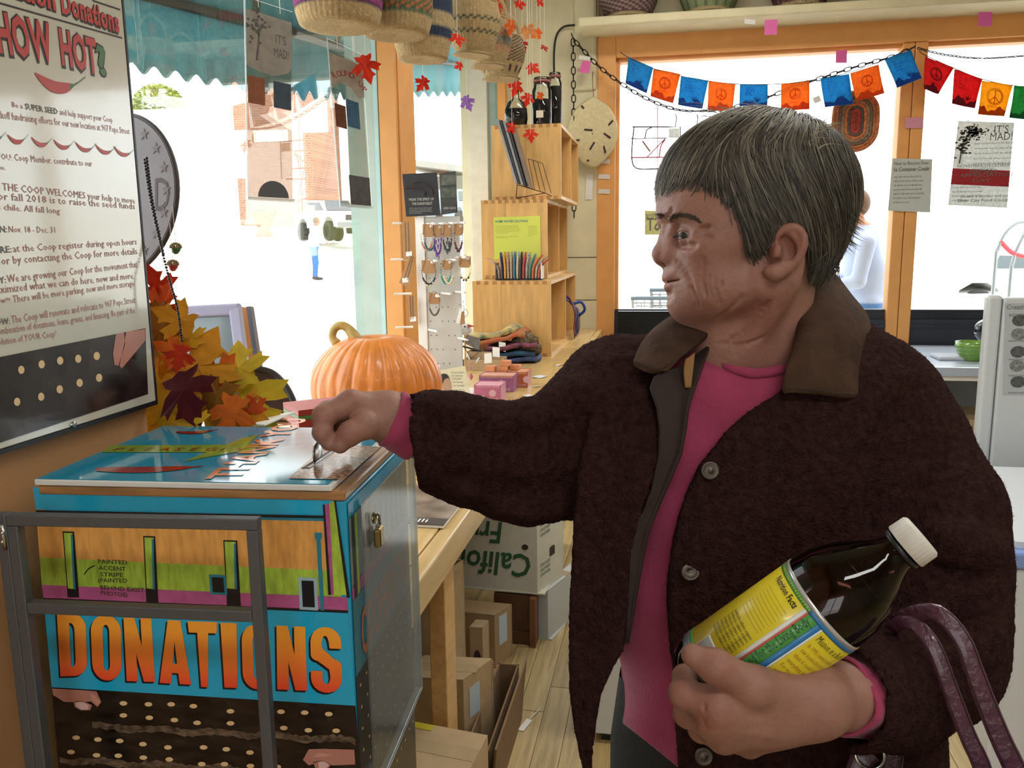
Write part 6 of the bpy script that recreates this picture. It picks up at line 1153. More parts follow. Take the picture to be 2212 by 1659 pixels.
# eyebrows and lashes: short tapering hairs laid on the skin
def hairs(mb, root, d, L, wd, bend=(0, 0, 0), n=5, nrm=None, col=None):
    root, d = V(root), unit(d); t = np.linspace(0, 1, n)[:, None]; P = root+d*L*t+V(bend)*L*t*t; s_ = np.cross(d, nrm if nrm is not None else -CF); s_ = unit(s_)
    w_ = wd*(1-t**2*.9)/2; mb.col = col; v = np.empty((2*n, 3)); v[0::2] = P+s_*w_; v[1::2] = P-s_*w_; mb.add(v, [(2*i, 2*i+1, 2*i+3, 2*i+2) for i in range(n-1)])
rr = np.random.RandomState(21); mb = MB()
bx = crom([(1447, 473, 0), (1459, 466, 0), (1479, 465, 0), (1498, 470, 0), (1512, 479, 0)], 60)
for i in range(900):
    q = bx[rr.randint(60)]; f = (q[0]-1447)/70; x, y = q[0]+rr.normal()*1.5, q[1]+rr.normal()*(3.4*(1-f*.7)); p, n_ = cast(hT, x, y)
    if p is None: continue
    dd = W3(V((1, .25-.9*f+rr.normal()*.2, 0)))[0]-EYE; hairs(mb, p+n_*.0007, dd, rr.uniform(.005, .009), .0006, n_*.05, 4, n_, V(lin('#4a4037')[:3])*rr.uniform(.6, 1.3))
for i in range(110):
    x, y = 1424+rr.uniform(0, 12), 462+rr.uniform(0, 12); p, n_ = cast(hT, x, y)
    if p is not None: hairs(mb, p+n_*.0002, W3(V((-.6, .3+rr.normal()*.2, 0)))[0]-EYE, rr.uniform(.003, .006), .0005, n_*.15, 4, n_, V(lin('#3a322c')[:3])*rr.uniform(.6, 1.3))
M_hair = mat('hair_strands', '#5a5246', .5, spec=.35, attr='Col')
mb.build('eyebrows', M_hair, woman, colors=True)
mb = MB(); ec = EYEC[1]
for i in range(46):
    a = -.95+1.9*i/45; dv = unit(V((-math.cos(a*.8+.15), .02-.1*math.cos(a), -math.sin(a*.8+.15)))); p = W3(ec+dv*.0139+V((0, .0016, 0)))[0]
    hairs(mb, p, W3(dv+V((0, -.55, 0)))[0]-EYE, .0055, .00035, (0, 0, .2), 4, None, (.02, .017, .015))
mb.build('eyelashes', M_hair, woman, colors=True)
# ------------------------------------------------------------ hair: dark under-cap and combed locks
HC = V((12, 0, 58)); HR = V((112, 84, 92)); HRL = V((112, 84, 150))
def HRz(q): return np.where(q[:, 2:3] < HC[2], HRL, HR)
hem = [(1400, 400), (1437, 406), (1470, 398), (1505, 397), (1540, 411), (1567, 432), (1590, 462), (1603, 492), (1606, 525), (1617, 560), (1632, 556), (1650, 543), (1672, 516), (1690, 494), (1715, 487), (1738, 500), (1743, 520), (1748, 590), (1760, 606), (1790, 596), (1820, 548), (1840, 500), (1858, 440)]
hxs, hys = [h_[0] for h_ in hem], [h_[1] for h_ in hem]
def hpx(q):                              # sight-line position of head-space points (mm); the far side is read mirrored
    q = V(q).reshape(-1, 3); p = K(1658, 530, HD)+np.column_stack([-q[:, 0], q[:, 2], -np.maximum(q[:, 1], 0)-np.maximum(-q[:, 1], 0)])*.001
    return p[:, 0]/p[:, 2]*F_PX+CX, CY-p[:, 1]/p[:, 2]*F_PX
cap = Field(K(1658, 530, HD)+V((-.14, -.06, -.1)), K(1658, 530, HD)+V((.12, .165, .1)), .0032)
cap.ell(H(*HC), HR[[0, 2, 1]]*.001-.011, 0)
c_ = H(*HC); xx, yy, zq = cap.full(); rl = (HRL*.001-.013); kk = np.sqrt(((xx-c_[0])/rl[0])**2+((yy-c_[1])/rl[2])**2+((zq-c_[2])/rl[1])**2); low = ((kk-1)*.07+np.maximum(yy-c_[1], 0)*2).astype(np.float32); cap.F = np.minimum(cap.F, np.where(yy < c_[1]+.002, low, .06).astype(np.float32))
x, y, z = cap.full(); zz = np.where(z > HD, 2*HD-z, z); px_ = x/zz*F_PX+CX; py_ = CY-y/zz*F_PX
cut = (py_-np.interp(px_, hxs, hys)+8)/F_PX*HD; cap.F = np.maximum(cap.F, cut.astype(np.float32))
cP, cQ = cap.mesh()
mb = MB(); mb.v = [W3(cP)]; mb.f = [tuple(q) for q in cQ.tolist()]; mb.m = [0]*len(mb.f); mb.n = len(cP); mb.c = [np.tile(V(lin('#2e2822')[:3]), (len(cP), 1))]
rr = np.random.RandomState(9); NL = 17000; NS = 13
u_ = rr.normal(size=(NL*4, 3)); u_ /= np.linalg.norm(u_, axis=1)[:, None]; lay = rr.uniform(0, 1, NL*4)**.7
root = HC+u_*np.where(u_[:, 2:3] < 0, HRL, HR)*(.9+.05*lay[:, None]); hx, hy = hpx(root); ok = (hy < np.interp(hx, hxs, hys)-6) & (root[:, 2] > -42) & ((root[:, 1] > -50) | (root[:, 2] > 60)); root = root[ok][:NL]; lay = lay[ok][:NL]; NL = len(root)
WH = V((-30, 6, 148)); Pt = [root]; p = root.copy(); alive = np.ones(NL, bool); jit = rr.normal(size=(NL, 3))*.11; step = rr.uniform(4.2, 6.5, NL)
clump = np.round((root+rr.normal(size=root.shape)*2.5)/17); crs = np.array([np.sin(clump@V((12.9, 78.2, 37.7))+k)*43758.5 % 1-.5 for k in range(3)]).T*.62
for i in range(NS):
    n_ = (p-HC)/HRz(p)**2; n_ /= np.linalg.norm(n_, axis=1)[:, None]; d = p-WH; d /= np.linalg.norm(d, axis=1)[:, None]
    side = np.clip((np.abs(p[:, 1])-30)/35, 0, 1)*np.clip((105-p[:, 2])/40, 0, 1)*np.clip((95-p[:, 0])/30, 0, 1)
    d = d*np.column_stack([np.ones(NL), np.ones(NL), np.ones(NL)])+np.column_stack([-1.0*side, np.zeros(NL), -.55*side-.25])+jit+crs
    d -= n_*(d*n_).sum(1)[:, None]; d /= np.linalg.norm(d, axis=1)[:, None]; q = p+d*step[:, None]
    hgt = .915+.085*lay+.045*crs[:, 0]+.012*i/NS*(lay > .7); k = np.sqrt((((q-HC)/HRz(q))**2).sum(1)); tgt = hgt*(1-.05*np.clip((20-q[:, 2])/60, 0, 1)); q = HC+(q-HC)*(1+(tgt/k-1)*.6)[:, None]
    hx, hy = hpx(q); lim = np.interp(hx, hxs, hys)+jit[:, 0]*110+crs[:, 2]*34+2; die = (hy > lim) & alive; alive &= ~die; p = np.where(alive[:, None], q, p); Pt.append(p.copy())
Pt = np.array(Pt)                        # NS+1, NL, 3
w0 = rr.uniform(.7, 1.7, NL); tone = rr.uniform(0, 1, NL); topl = np.clip((root[:, 2]-70)/70, 0, 1); tone = np.clip(tone*.75+.22*topl+crs[:, 1]*.5, 0, 1)
ca, cb, cc = V(lin('#211d1a')[:3]), V(lin('#4f493f')[:3]), V(lin('#928a78')[:3]); hc = np.where(tone[:, None] < .6, ca+(cb-ca)*(tone/.6)[:, None], cb+(cc-cb)*((tone-.6)/.4)[:, None])
front = np.clip((root[:, 0]-85)/30, 0, 1); hc = hc*(1-.45*front[:, None])+V(lin('#8d8678')[:3])*.45*front[:, None]
n_ = (Pt-HC)/np.where(Pt[:, :, 2:3] < HC[2], HRL, HR)**2; n_ /= np.linalg.norm(n_, axis=2, keepdims=True); T = np.gradient(Pt, axis=0); S_ = np.cross(T, n_); S_ /= np.maximum(np.linalg.norm(S_, axis=2, keepdims=True), 1e-6)
taper = (1-np.linspace(0, 1, NS+1)**2.5*.92)[:, None, None]*w0[None, :, None]/2
A, B, M_ = Pt-S_*taper, Pt+S_*taper, Pt+n_*taper*.45
def HW(q): q = q.reshape(-1, 3); return K(1658, 530, HD)+np.column_stack([-q[:, 0], q[:, 2], -q[:, 1]])*.001
vv = np.stack([A, M_, B], 2); allv = HW(vv); ii = np.arange((NS+1)*NL*3).reshape(NS+1, NL, 3)
moved = np.linalg.norm(np.diff(Pt, axis=0), axis=2) > .3
i0, l0 = np.nonzero(moved); f1 = np.stack([ii[i0, l0, 0], ii[i0, l0, 1], ii[i0+1, l0, 1], ii[i0+1, l0, 0]], 1); f2 = np.stack([ii[i0, l0, 1], ii[i0, l0, 2], ii[i0+1, l0, 2], ii[i0+1, l0, 1]], 1)
mb.v.append(W3(allv)); mb.f += [tuple(q) for q in (np.vstack([f1, f2])+mb.n).tolist()]; mb.m += [0]*(2*len(f1)); mb.c.append(np.broadcast_to(hc[None, :, None, :], vv.shape).reshape(-1, 3)); mb.n += len(allv)
# a few stray locks: crown tuft and nape
for i in range(90):
    x, y = 1765+rr.normal()*16, 300+rr.normal()*14; hairs(mb, W3(K(x, y, .9+rr.normal()*.03))[0], W3(V((.35+rr.normal()*.4, .8, 0)))[0]-EYE, rr.uniform(.012, .03), .0013, W3(V((.5, -.6, 0)))[0]-EYE, 6, None, V(lin('#8d846c')[:3])*rr.uniform(.5, 1.2))
for i in range(60):
    x, y = rr.uniform(1530, 1700), 250+rr.normal()*8; hairs(mb, W3(K(x, y, .92+rr.normal()*.03))[0], W3(V((-.8+rr.normal()*.3, .5, 0)))[0]-EYE, rr.uniform(.02, .04), .0007, W3(V((-.3, -.5, 0)))[0]-EYE, 6, None, V(lin('#8d846c')[:3])*rr.uniform(.5, 1.2))
for i in range(110):
    y = rr.uniform(360, 520); x = np.interp(y, [360, 400, 440, 490, 520], [1812, 1835, 1846, 1840, 1826])-rr.uniform(6, 20); hairs(mb, W3(K(x, y, .92+rr.normal()*.025))[0], W3(V((.45+rr.normal()*.25, -1, 0)))[0]-EYE, rr.uniform(.012, .023), .0011, W3(V((.5, .1, 0)))[0]-EYE, 7, None, V(lin('#4a443a')[:3])*rr.uniform(.5, 1.5))
for i in range(110):
    x, y = rr.uniform(1760, 1815), rr.uniform(555, 590); hairs(mb, W3(K(x, y-10, .90+rr.normal()*.03))[0], W3(V((-.3+rr.normal()*.3, -1, 0)))[0]-EYE, rr.uniform(.012, .024), .001, W3(V((rr.normal()*.5, -.2, 0)))[0]-EYE, 6, None, V(lin('#2e2924')[:3])*rr.uniform(.5, 1.4))
mb.build('hair', M_hair, woman, True, colors=True)
# ------------------------------------------------------------ pink shirt
M_shirt = mat('pink_jersey', '#9c3c5a', .85, spec=.2, var=.08, vscale=30, bump=.2, bscale=250, sheen=.2)
sf = Field(K(1240, 1760, 1.0)-V((.0, .0, .18)), K(2060, 680, 1.0)+V((.03, .02, .18)), .0042)
sf.F = np.minimum(sf.F, torso(sf, .022)); x, y, z = sf.full(); px_ = x/z*F_PX+CX; py_ = CY-y/z*F_PX
sf.F -= (.0025*np.sin(px_*.035+py_*.011)*np.sin(py_*.012+1)+.0018*np.sin(px_*.02-py_*.035)).astype(np.float32)
neck = np.interp(px_, [1480, 1535, 1575, 1621, 1665, 1700, 1760], [690, 748, 780, 794, 791, 784, 740]); sf.F = np.maximum(sf.F, ((neck-py_)/F_PX*.9).astype(np.float32))
hemc = np.interp(px_, [1300, 1400, 1465, 1700, 2000], [1528, 1605, 1658, 1720, 1720]); sf.F = np.maximum(sf.F, ((py_-hemc)/F_PX*.9).astype(np.float32))
for a, b in (((1420, 1350), (1445, 1420)), ((1500, 950), (1470, 1050))): sf.cone(K(*a, .838), K(*b, .838), .004, .003, .02, -1)
sP, sQ = sf.mesh(); sT = bvh(sP, sQ); shirt = mesh_obj('shirt', sP, sQ, M_shirt, woman)
nb = [cast(sT, x, y+11)[0] for x, y in ((1538, 752), (1556, 768), (1578, 782), (1600, 790), (1621, 795), (1645, 794), (1668, 791), (1690, 786))]
nb = [p-CF*.002 for p in nb if p is not None]; MB().tube(crom(nb, 30), .006, 8, flat=.8).build('neckband', M_shirt, shirt, True)
# pink cuffs
m = MB(); cpth = [K(842, 903, .872), K(862, 912, .874), K(885, 922, .878), K(905, 930, .882)]
def sleeve_end(path, rad, n=26, wav=.0015, seed=0, flat=1.):
    P = W3(np.array(path)); P = crom(P, 9); Rr = np.interp(np.linspace(0, 1, 9), np.linspace(0, 1, len(rad)), rad); G = []; ax = unit(P[-1]-P[0]); ex, ey, _ = frame(ax, CU)
    for i in range(9): G.append([P[i]+(Rr[i]+wav*math.sin(3*a+seed+i*.8)+wav*.7*math.sin(5*a-i))*(math.cos(a)*ex+flat*math.sin(a)*ey) for a in np.linspace(0, 2*PI, n, endpoint=False)])
    return G
MB().grid(sleeve_end(cpth, [.0285, .0295, .0308, .031], 30, .0014), .003, True).build('shirt_cuff', M_shirt, woman, True)
MB().grid(sleeve_end([K(1812, 1503, .712), K(1850, 1500, .73), K(1880, 1498, .745)], [.0315, .034, .036], 30, .0016, 2), .003, True).build('shirt_cuff', M_shirt, woman, True)
# ------------------------------------------------------------ wool coat
M_coat = mat('brown_boucle_wool', '#33201e', .95, spec=.05, var=.22, vscale=130, bump=.9, bscale=330, col2='#432b28')
cf = Field(K(840, 2000, 1.0)-V((-.02, .0, .34)), K(2080, 640, 1.0)+V((.10, .02, .19)), .0046)
cf.F = np.minimum(cf.F, torso(cf, 0.)); inner = torso(cf, .016); cf.F = np.maximum(cf.F, -inner)
x, y, z = cf.full(); px_ = x/z*F_PX+CX; py_ = CY-y/z*F_PX
uL = np.interp(py_, [690, 740, 800, 824, 888, 970, 1016, 1089, 1135, 1176, 1300, 1420, 1500], [1500, 1470, 1400, 1397, 1420, 1424, 1420, 1397, 1365, 1360, 1355, 1345, 1290])
uR = np.interp(py_, [690, 760, 847, 892, 934, 970, 1002, 1062, 1117, 1176, 1245, 1300, 1374, 1447, 1557, 1659], [1790, 1720, 1686, 1612, 1566, 1539, 1511, 1484, 1465, 1452, 1442, 1440, 1444, 1455, 1459, 1466])
gap = np.maximum(uL-px_, px_-uR)/F_PX*.9; open_ = np.maximum(gap, z-(C0-.02)); cf.F = np.maximum(cf.F, -open_.astype(np.float32))
# below the waist the right side of the coat swings free of the body
fre = np.maximum(np.maximum(px_-1345, 1400-py_)/F_PX*.95, z-1.3); cf.F = np.maximum(cf.F, -fre.astype(np.float32))
fy = [760, 800, 850, 900, 1000, 1110, 1200, 1300, 1400, 1440, 1500, 1570, 1634, 1660, 1760]; fL = np.interp(py_, fy, [1318, 1302, 1286, 1274, 1252, 1241, 1235, 1231, 1229, 1229, 1231, 1240, 1253, 1257, 1270]); fR = np.interp(py_, fy, [1365, 1388, 1402, 1418, 1422, 1385, 1362, 1358, 1348, 1325, 1298, 1286, 1280, 1278, 1273])
cs = np.interp(py_, [760, 850, 950, 1050, 1900], [.925, .884, .866, .860, .850])+.0001*np.maximum(0, 1330-px_)+.006*np.sin(px_*.03+py_*.006); sheet = np.maximum(np.abs(z-cs)*.8-.006, np.maximum(np.maximum(fL-px_, px_-fR), 765-py_)/F_PX*.86)
SHEET = sheet
# sleeves
rs = [(1345, 880, 1.0, .088), (1262, 960, .985, .078), (1200, 990, .965, .0655), (1130, 1004, .935, .0585), (1060, 992, .912, .0528), (1000, 981, .89, .048), (940, 958, .868, .0445), (897, 941, .857, .0425)]
cf.chain([K(*p[:3]) for p in rs], [p[3] for p in rs], .02)
ls = [(1893, 888, .985, .074), (1943, 968, .955, .071), (2010, 1105, .92, .0725), (2015, 1220, .892, .0715), (2006, 1330, .872, .0715), (1998, 1412, .858, .0705)]
cf.chain([K(*p[:3]) for p in ls], [p[3] for p in ls], .02)
cf.chain([K(1998, 1412, .858), K(1925, 1480, .80), K(1838, 1500, .732)], [.0705, .057, .049], .02)
# folds
def csurf(x, y, d0=.68, d1=1.05):
    d = np.linspace(d0, d1, 260); q = np.array([K(x, y, t) for t in d]); i = np.clip(np.round((q-cf.lo)/cf.h).astype(int), 0, cf.n-1); f = cf.F[i[:, 0], i[:, 1], i[:, 2]]; j = np.argmax(f < 0)
    return d[j] if f[j] < 0 else None
def ridge(a, b, r_, k=.022, op=1):
    P = []
    for t in np.linspace(0, 1, 6):
        x, y = a[0]+(b[0]-a[0])*t, a[1]+(b[1]-a[1])*t; d = csurf(x, y); P.append(K(x, y, d+(r_*.15 if op > 0 else -r_*.35)) if d else None)
    for i in range(5):
        if P[i] is not None and P[i+1] is not None: cf.cone(P[i], P[i+1], r_, r_, k if op > 0 else min(k, .012), op)
for a, b, r_ in (((1222, 872, .915), (1250, 1000, .90), .012), ((1172, 886, .905), (1180, 1000, .885), .010), ((1115, 897, .89), (1120, 1010, .868), .009), ((1040, 882, .87), (1050, 1000, .852), .008), ((985, 872, .855), (990, 990, .84), .006), ((1280, 800, .93), (1262, 900, .915), .016)): ridge(a, b, r_)
for a, b, r_ in (((1195, 880, .895), (1215, 1000, .885), .004), ((1120, 902, .878), (1146, 1010, .868), .004), ((1083, 898, .868), (1075, 1000, .855), .003)): ridge(a, b, r_, .018, -1)
for a, b, r_ in (((1965, 850, .90), (1860, 1010, .855), .006), ((1900, 1000, .85), (1880, 1130, .84), .004)): ridge(a, b, r_, .04, -1)
for a, b, r_ in (((2130, 1240, .845), (2010, 1230, .80), .005), ((2150, 1300, .845), (2060, 1330, .79), .005), ((2120, 1420, .83), (2060, 1340, .785), .004)): ridge(a, b, r_, .03, -1)
for a, b, r_ in (((2150, 1190, .85), (2040, 1170, .81), .005), ((2140, 1370, .83), (2070, 1410, .79), .005)): ridge(a, b, r_, .03)
ridge((1360, 900, .862), (1330, 1080, .862), .004, .03, -1); ridge((1700, 930, .852), (1660, 1200, .85), .003, .03, -1)
for x_, y_, rr_ in ((935, 884, .015), (985, 898, .02), (1030, 902, .017), (1085, 918, .021), (1146, 912, .022), (1205, 893, .026), (1255, 870, .028)):
    d_ = csurf(x_, y_+20)
    if d_: cf.ell(K(x_, y_-9, d_+.032), (rr_*1.15, rr_*1.05, .042), .008)
for x_, y_, rr_ in ((1085, 1085, .018), (1140, 1096, .02), (1195, 1085, .02), (1010, 1055, .016)):
    d_ = csurf(x_, y_-25)
    if d_: cf.ell(K(x_, y_, d_+.035), (rr_*1.1, rr_, .04), .014)
hh = np.maximum(.006-np.abs(cf.F-SHEET), 0)/.006; cf.F = (np.minimum(cf.F, SHEET)-hh*hh*.0015).astype(np.float32)
# hollow cuffs
cf.cone(K(850, 920, .85), K(912, 947, .862), .0352, .034, .003, -1); cf.cone(K(1800, 1505, .71), K(1868, 1497, .755), .041, .039, .003, -1)
gx = (-(px_-885)+.18*(py_-940))/F_PX*.86; 
cut = np.maximum(gx, (px_-1000)/F_PX); m_ = (px_ < 1000) & (py_ > 800) & (py_ < 1100) & (z < .95); cf.F = np.where(m_, np.maximum(cf.F, gx.astype(np.float32)), cf.F)
gx = ((1815-px_)+.14*(py_-1500))/F_PX*.74; m_ = (px_ < 1900) & (py_ > 1370) & (z < .80) & (px_ > 1700); cf.F = np.where(m_, np.maximum(cf.F, gx.astype(np.float32)), cf.F)
kP, kQ = cf.mesh(); kT = bvh(kP, kQ)
rr = np.random.RandomState(2); kP = kP+rr.normal(size=kP.shape)*.00045
coat = mesh_obj('coat', kP, kQ, M_coat, woman)
# wool fuzz along the surface
kW = W3(kP); cen = kW[kQ].mean(1); nn = np.cross(kW[kQ[:, 2]]-kW[kQ[:, 0]], kW[kQ[:, 3]]-kW[kQ[:, 1]]); nn /= np.maximum(np.linalg.norm(nn, axis=1), 1e-9)[:, None]
vis = ((cen-EYE)@CF < 1.02); ids = np.nonzero(vis)[0]; ids = rr.choice(ids, min(52000, len(ids)), replace=False); c = cen[ids]; d = rr.normal(size=c.shape); sgn = np.where(rr.uniform(size=len(ids)) < .5, 1, -1)[:, None]
sgn = np.where(((EYE-c)*nn[ids]).sum(1)[:, None] > 0, 1, -1); d = unit_rows = (nn[ids]*sgn*.55+d*.55); d /= np.linalg.norm(d, axis=1)[:, None]; L = rr.uniform(.0015, .0036, len(ids))[:, None]; sd = np.cross(d, rr.normal(size=c.shape)); sd /= np.linalg.norm(sd, axis=1)[:, None]
v = np.stack([c-sd*.00028, c+sd*.00028, c+d*L], 1).reshape(-1, 3); f = np.arange(len(v)).reshape(-1, 3)
b = MB(); b.v = [v]; b.f = [tuple(q) for q in f.tolist()]; b.m = [0]*len(f); b.n = len(v); b.c = [np.ones((len(v), 3))]; tag(b.build('wool_fuzz', mat('wool_fibre', '#3d2725', 1., spec=.0), coat), kind='stuff')
# facing inside the right front, suede collar, cuffs, buttons
M_suede = mat('brown_suede', '#3d2b20', .85, spec=.15, var=.22, vscale=28, bump=.25, bscale=160, col2='#4f3a2b'); M_line = mat('tan_lining', '#8a6335', .7, var=.15); M_thread = mat('dark_stitching', '#2c2019', .8)
def patch(rows, t, n=14, m_=22):
    Rw = [crom([W3(K(*p))[0] for p in r_], m_) for r_ in rows]; Rw = np.array(Rw); return np.stack([crom(Rw[:, j], n) for j in range(m_)], 1)
def stitches(name, pts, parent, T_, off=.0012):
    P = crom([W3(K(*p))[0] for p in pts], 60); MB().tube(P-CF*off, .0006, 4).build(name, M_thread, parent)
fac = [[(1440, 800, .872), (1470, 790, .885), (1500, 770, .90), (1535, 745, .91)], [(1404, 826, .862), (1440, 830, .868), (1475, 833, .872), (1503, 833, .866)], [(1421, 890, .853), (1445, 890, .856), (1468, 889, .858), (1485, 888, .851)], [(1424, 970, .849), (1442, 970, .851), (1460, 971, .851), (1474, 972, .8455)], [(1398, 1089, .848), (1408, 1089, .85), (1416, 1089, .85), (1424, 1089, .8455)], [(1367, 1135, .852), (1380, 1137, .852), (1392, 1139, .851), (1404, 1141, .847)], [(1361, 1180, .852), (1372, 1182, .852), (1382, 1184, .851), (1393, 1186, .8475)], [(1357, 1290, .852), (1362, 1290, .852), (1368, 1290, .852), (1374, 1290, .85)], [(1350, 1390, .852), (1352, 1390, .852), (1354, 1390, .852), (1357, 1390, .851)]]
MB().grid(patch(fac, .004), .004).build('facing', mat('dark_suede_facing', '#2b1d18', .8, var=.2, vscale=30, bump=.2), coat, True)
MB().grid(patch([[(1482, 775, .872), (1490, 770, .876), (1500, 762, .88)], [(1477, 800, .868), (1487, 798, .87), (1497, 793, .872)], [(1480, 838, .864), (1486, 838, .865), (1491, 838, .866)]], .003), .003).build('lining', M_line, coat, True)
colL = [[(1720, 775, .868), (1735, 660, .915), (1770, 596, .965), (1800, 590, 1.0)], [(1700, 800, .858), (1745, 715, .88), (1800, 645, .93), (1838, 640, .985)], [(1690, 825, .853), (1752, 765, .862), (1830, 712, .895), (1876, 690, .955)], [(1690, 846, .851), (1755, 820, .853), (1825, 790, .868), (1876, 760, .915)], [(1693, 848, .851), (1760, 853, .850), (1835, 862, .858), (1862, 852, .885)]]
cl = MB().grid(patch(colL, .006), .007).build('collar', M_suede, coat, True); subsurf(cl)
stitches('stitching', [(1700, 838, .8465), (1765, 843, .8455), (1830, 851, .852), (1852, 845, .872), (1862, 800, .893), (1868, 740, .925)], cl, None)
colR = [[(1545, 708, .915), (1515, 694, .935), (1480, 686, .955), (1455, 682, .975)], [(1520, 735, .897), (1480, 722, .905), (1440, 712, .925), (1412, 715, .95)], [(1490, 758, .882), (1452, 760, .884), (1412, 752, .9), (1384, 750, .925)], [(1458, 786, .872), (1432, 795, .868), (1400, 793, .874), (1369, 780, .893)], [(1440, 799, .868), (1422, 804, .865), (1400, 799, .869), (1368, 785, .888)]]
cr_ = MB().grid(patch(colR, .006), .007).build('collar', M_suede, coat, True); subsurf(cr_)
stitches('stitching', [(1377, 780, .881), (1405, 792, .864), (1425, 797, .859), (1455, 780, .867)], cr_, None)
MB().grid(patch([[(1545, 712, .93), (1600, 690, 1.0), (1700, 640, 1.03), (1790, 600, 1.0)], [(1530, 760, .93), (1600, 740, 1.02), (1720, 700, 1.05), (1830, 650, 1.02)]], .005), .006).build('collar_stand', M_suede, coat, True)
M_but = mat('antique_metal_button', '#5a534b', .42, .85)
for x, y, r_ in ((1533, 1016, .0098), (1490, 1238, .0098), (1520, 1632, .0098)):
    p, n_ = cast(kT, x, y)
    if p is None: p, n_ = W3(K(x, y, .845))[0], -CF
    n_ = unit(n_*.25-CF+(CU*.9-CF*.0 if 1100 < y < 1500 else 0)); MB().lathe([(0, -.002), (r_*.9, -.002), (r_, .0005), (r_*.95, .0016), (r_*.8, .0022), (r_*.72, .0016), (r_*.55, .0024), (r_*.45, .0018), (r_*.25, .0034), (0, .0038)], p+n_*.002, n_, 24).build('button', M_but, coat, True)
# finger ring
MB().tube([W3(K(1540, 1588, .694))[0]+.0128*(math.cos(a)*unit(CU*.8-CR*.5)+math.sin(a)*unit(CF)) for a in np.linspace(0, 2*PI, 20, endpoint=False)], .0011, 6, closed=True).build('finger_ring', mat('silver', '#c9c9c6', .2, 1.), woman, True)
# ------------------------------------------------------------ trousers and shoes
M_trs = mat('dark_green_grey_trousers', '#2b2d2a', .85, var=.1, vscale=40, bump=.2, bscale=200)
pel = at(1640, 830, 1.02); hz = EYE[2]-.62; wx = unit(CR*V((1, 1, 0))); wy = unit(CF*V((1, 1, 0)))
PX = W3(K(1640, 1640, 1.0))[0]; PX[2] = .84
G = []
for zz, rx, ry in ((1.0, .165, .085), (.92, .175, .095), (.84, .175, .11), (.78, .17, .12)):
    G.append([V((PX[0], PX[1], zz))+wy*.03+rx*math.cos(a)*wx+ry*math.sin(a)*wy for a in np.linspace(0, 2*PI, 28, endpoint=False)])
m = MB().grid(G, closed_u=True)
for s_ in (-1, 1):
    pth = [V((PX[0], PX[1], 0))+wx*s_*dx+wy*dy+Z3*zz for zz, dx, dy in ((.84, .09, 0), (.7, .095, 0), (.5, .1, -.005), (.28, .105, 0), (.06, .11, .01))]; m.tube(crom(pth, 16), np.interp(np.linspace(0, 1, 16), [0, .2, .5, .75, 1], [.092, .088, .068, .06, .052]), 18)
m.build('trousers', M_trs, woman, True)
for s_ in (-1, 1):
    o = V((PX[0], PX[1], 0))+wx*s_*.11+wy*.01; G = []
    for t_ in np.linspace(0, 1, 10):
        y0 = .08-.27*t_; ww = .038*math.sin(PI*min(1, .18+t_*.78))**.5; hh_ = (.1-.06*t_)*(1 if t_ < .95 else .6); G.append([o+wy*y0+wx*ww*math.cos(a)+Z3*(.002+hh_*.5*(1+math.sin(a))) for a in np.linspace(0, 2*PI, 16, endpoint=False)])
    m = MB().grid(G, closed_u=True); m.add(G[0], [tuple(range(16))]); m.add(G[-1], [tuple(range(16))]); m.build('shoe', mat('black_leather', '#1c1a19', .4), woman, True)
# ------------------------------------------------------------ baskets: woven rows with upright ribs
def basket(nm, c, R_, H_, shape, bands, label, group, pat=None, handle=None, ribs=46, tilt=0., cord=None, base='#b59a6c'):
    """c = middle of the base; bands [(from, colour)] by height fraction; pat(row, col) may return a colour"""
    c = V(c); t = thing(nm, c, label, 'basket', group); seg = ribs*3; rows = []; cols = []
    prof = [(.02, .03), (.3, .015), (.6, .006), (.8, .01)]+[(shape(h), .02+.98*h) for h in np.linspace(.02, 1, 26)]
    ax = unit(V((tilt, -tilt*.5, 1))); ex, ey, ez = frame(ax)
    for i, (r_, h) in enumerate(prof):
        a = np.linspace(0, 2*PI, seg, endpoint=False); rib = 1+(.016*np.cos(a*ribs)*(min(1, r_*1.4)))+.006*np.sin(i*PI)
        rows.append(c+R_*r_*rib[:, None]*(np.cos(a)[:, None]*ex+np.sin(a)[:, None]*ey)+ez*H_*h)
        col = base
        for f, k in bands:
            if i > 3 and h >= f: col = k
        row = []
        for j in range(seg):
            cc = (pat(h, j//3, i) if pat and i > 3 else None) or col; row.append(lin(cc)[:3])
        cols.append(row)
    mb = MB().grid(rows, closed_u=True); mb.c = [V(cols).reshape(-1, 3)]
    b = mb.build('weave', mat('basket_straw', '#b59a6c', .8, attr='Col', var=.3, vscale=90, bump=.5, bscale=170), t, True, colors=True)
    top = rows[-1]; MB().tube(top[::2], R_*.035, 7, closed=True).build('rim', mat('straw_rim', '#a88c5f', .8, bump=.4, bscale=150), t, True)
    if handle:
        hp = crom([c+ex*-R_*handle+ez*H_*.92, c+ex*-R_*handle*.8+ez*H_*1.35, c+ez*H_*1.62, c+ex*R_*handle*.8+ez*H_*1.35, c+ex*R_*handle+ez*H_*.92], 24); MB().tube(hp, R_*.07, 8).build('handle', mat('straw_rim', '#a88c5f', .8, bump=.4, bscale=150), t, True)
    if cord: MB().tube([c+ez*H_*(1.6 if handle else 1.), V((c[0], c[1], 3.4))], .002, 5).build('cord', mat('tan_cord', '#8d6a48', .8), t)
    return t
rnd = lambda h: .62+.38*math.sin(min(1, h*1.5)*PI/2) if h < .7 else 1-.14*(h-.7)/.3
mk = lambda a, b, f: (lambda h, j, i: a if (j+i) % 2 and f[0] < h < f[1] else (b if f[0] < h < f[1] else None))
gH = 'woven baskets hanging from the ceiling'
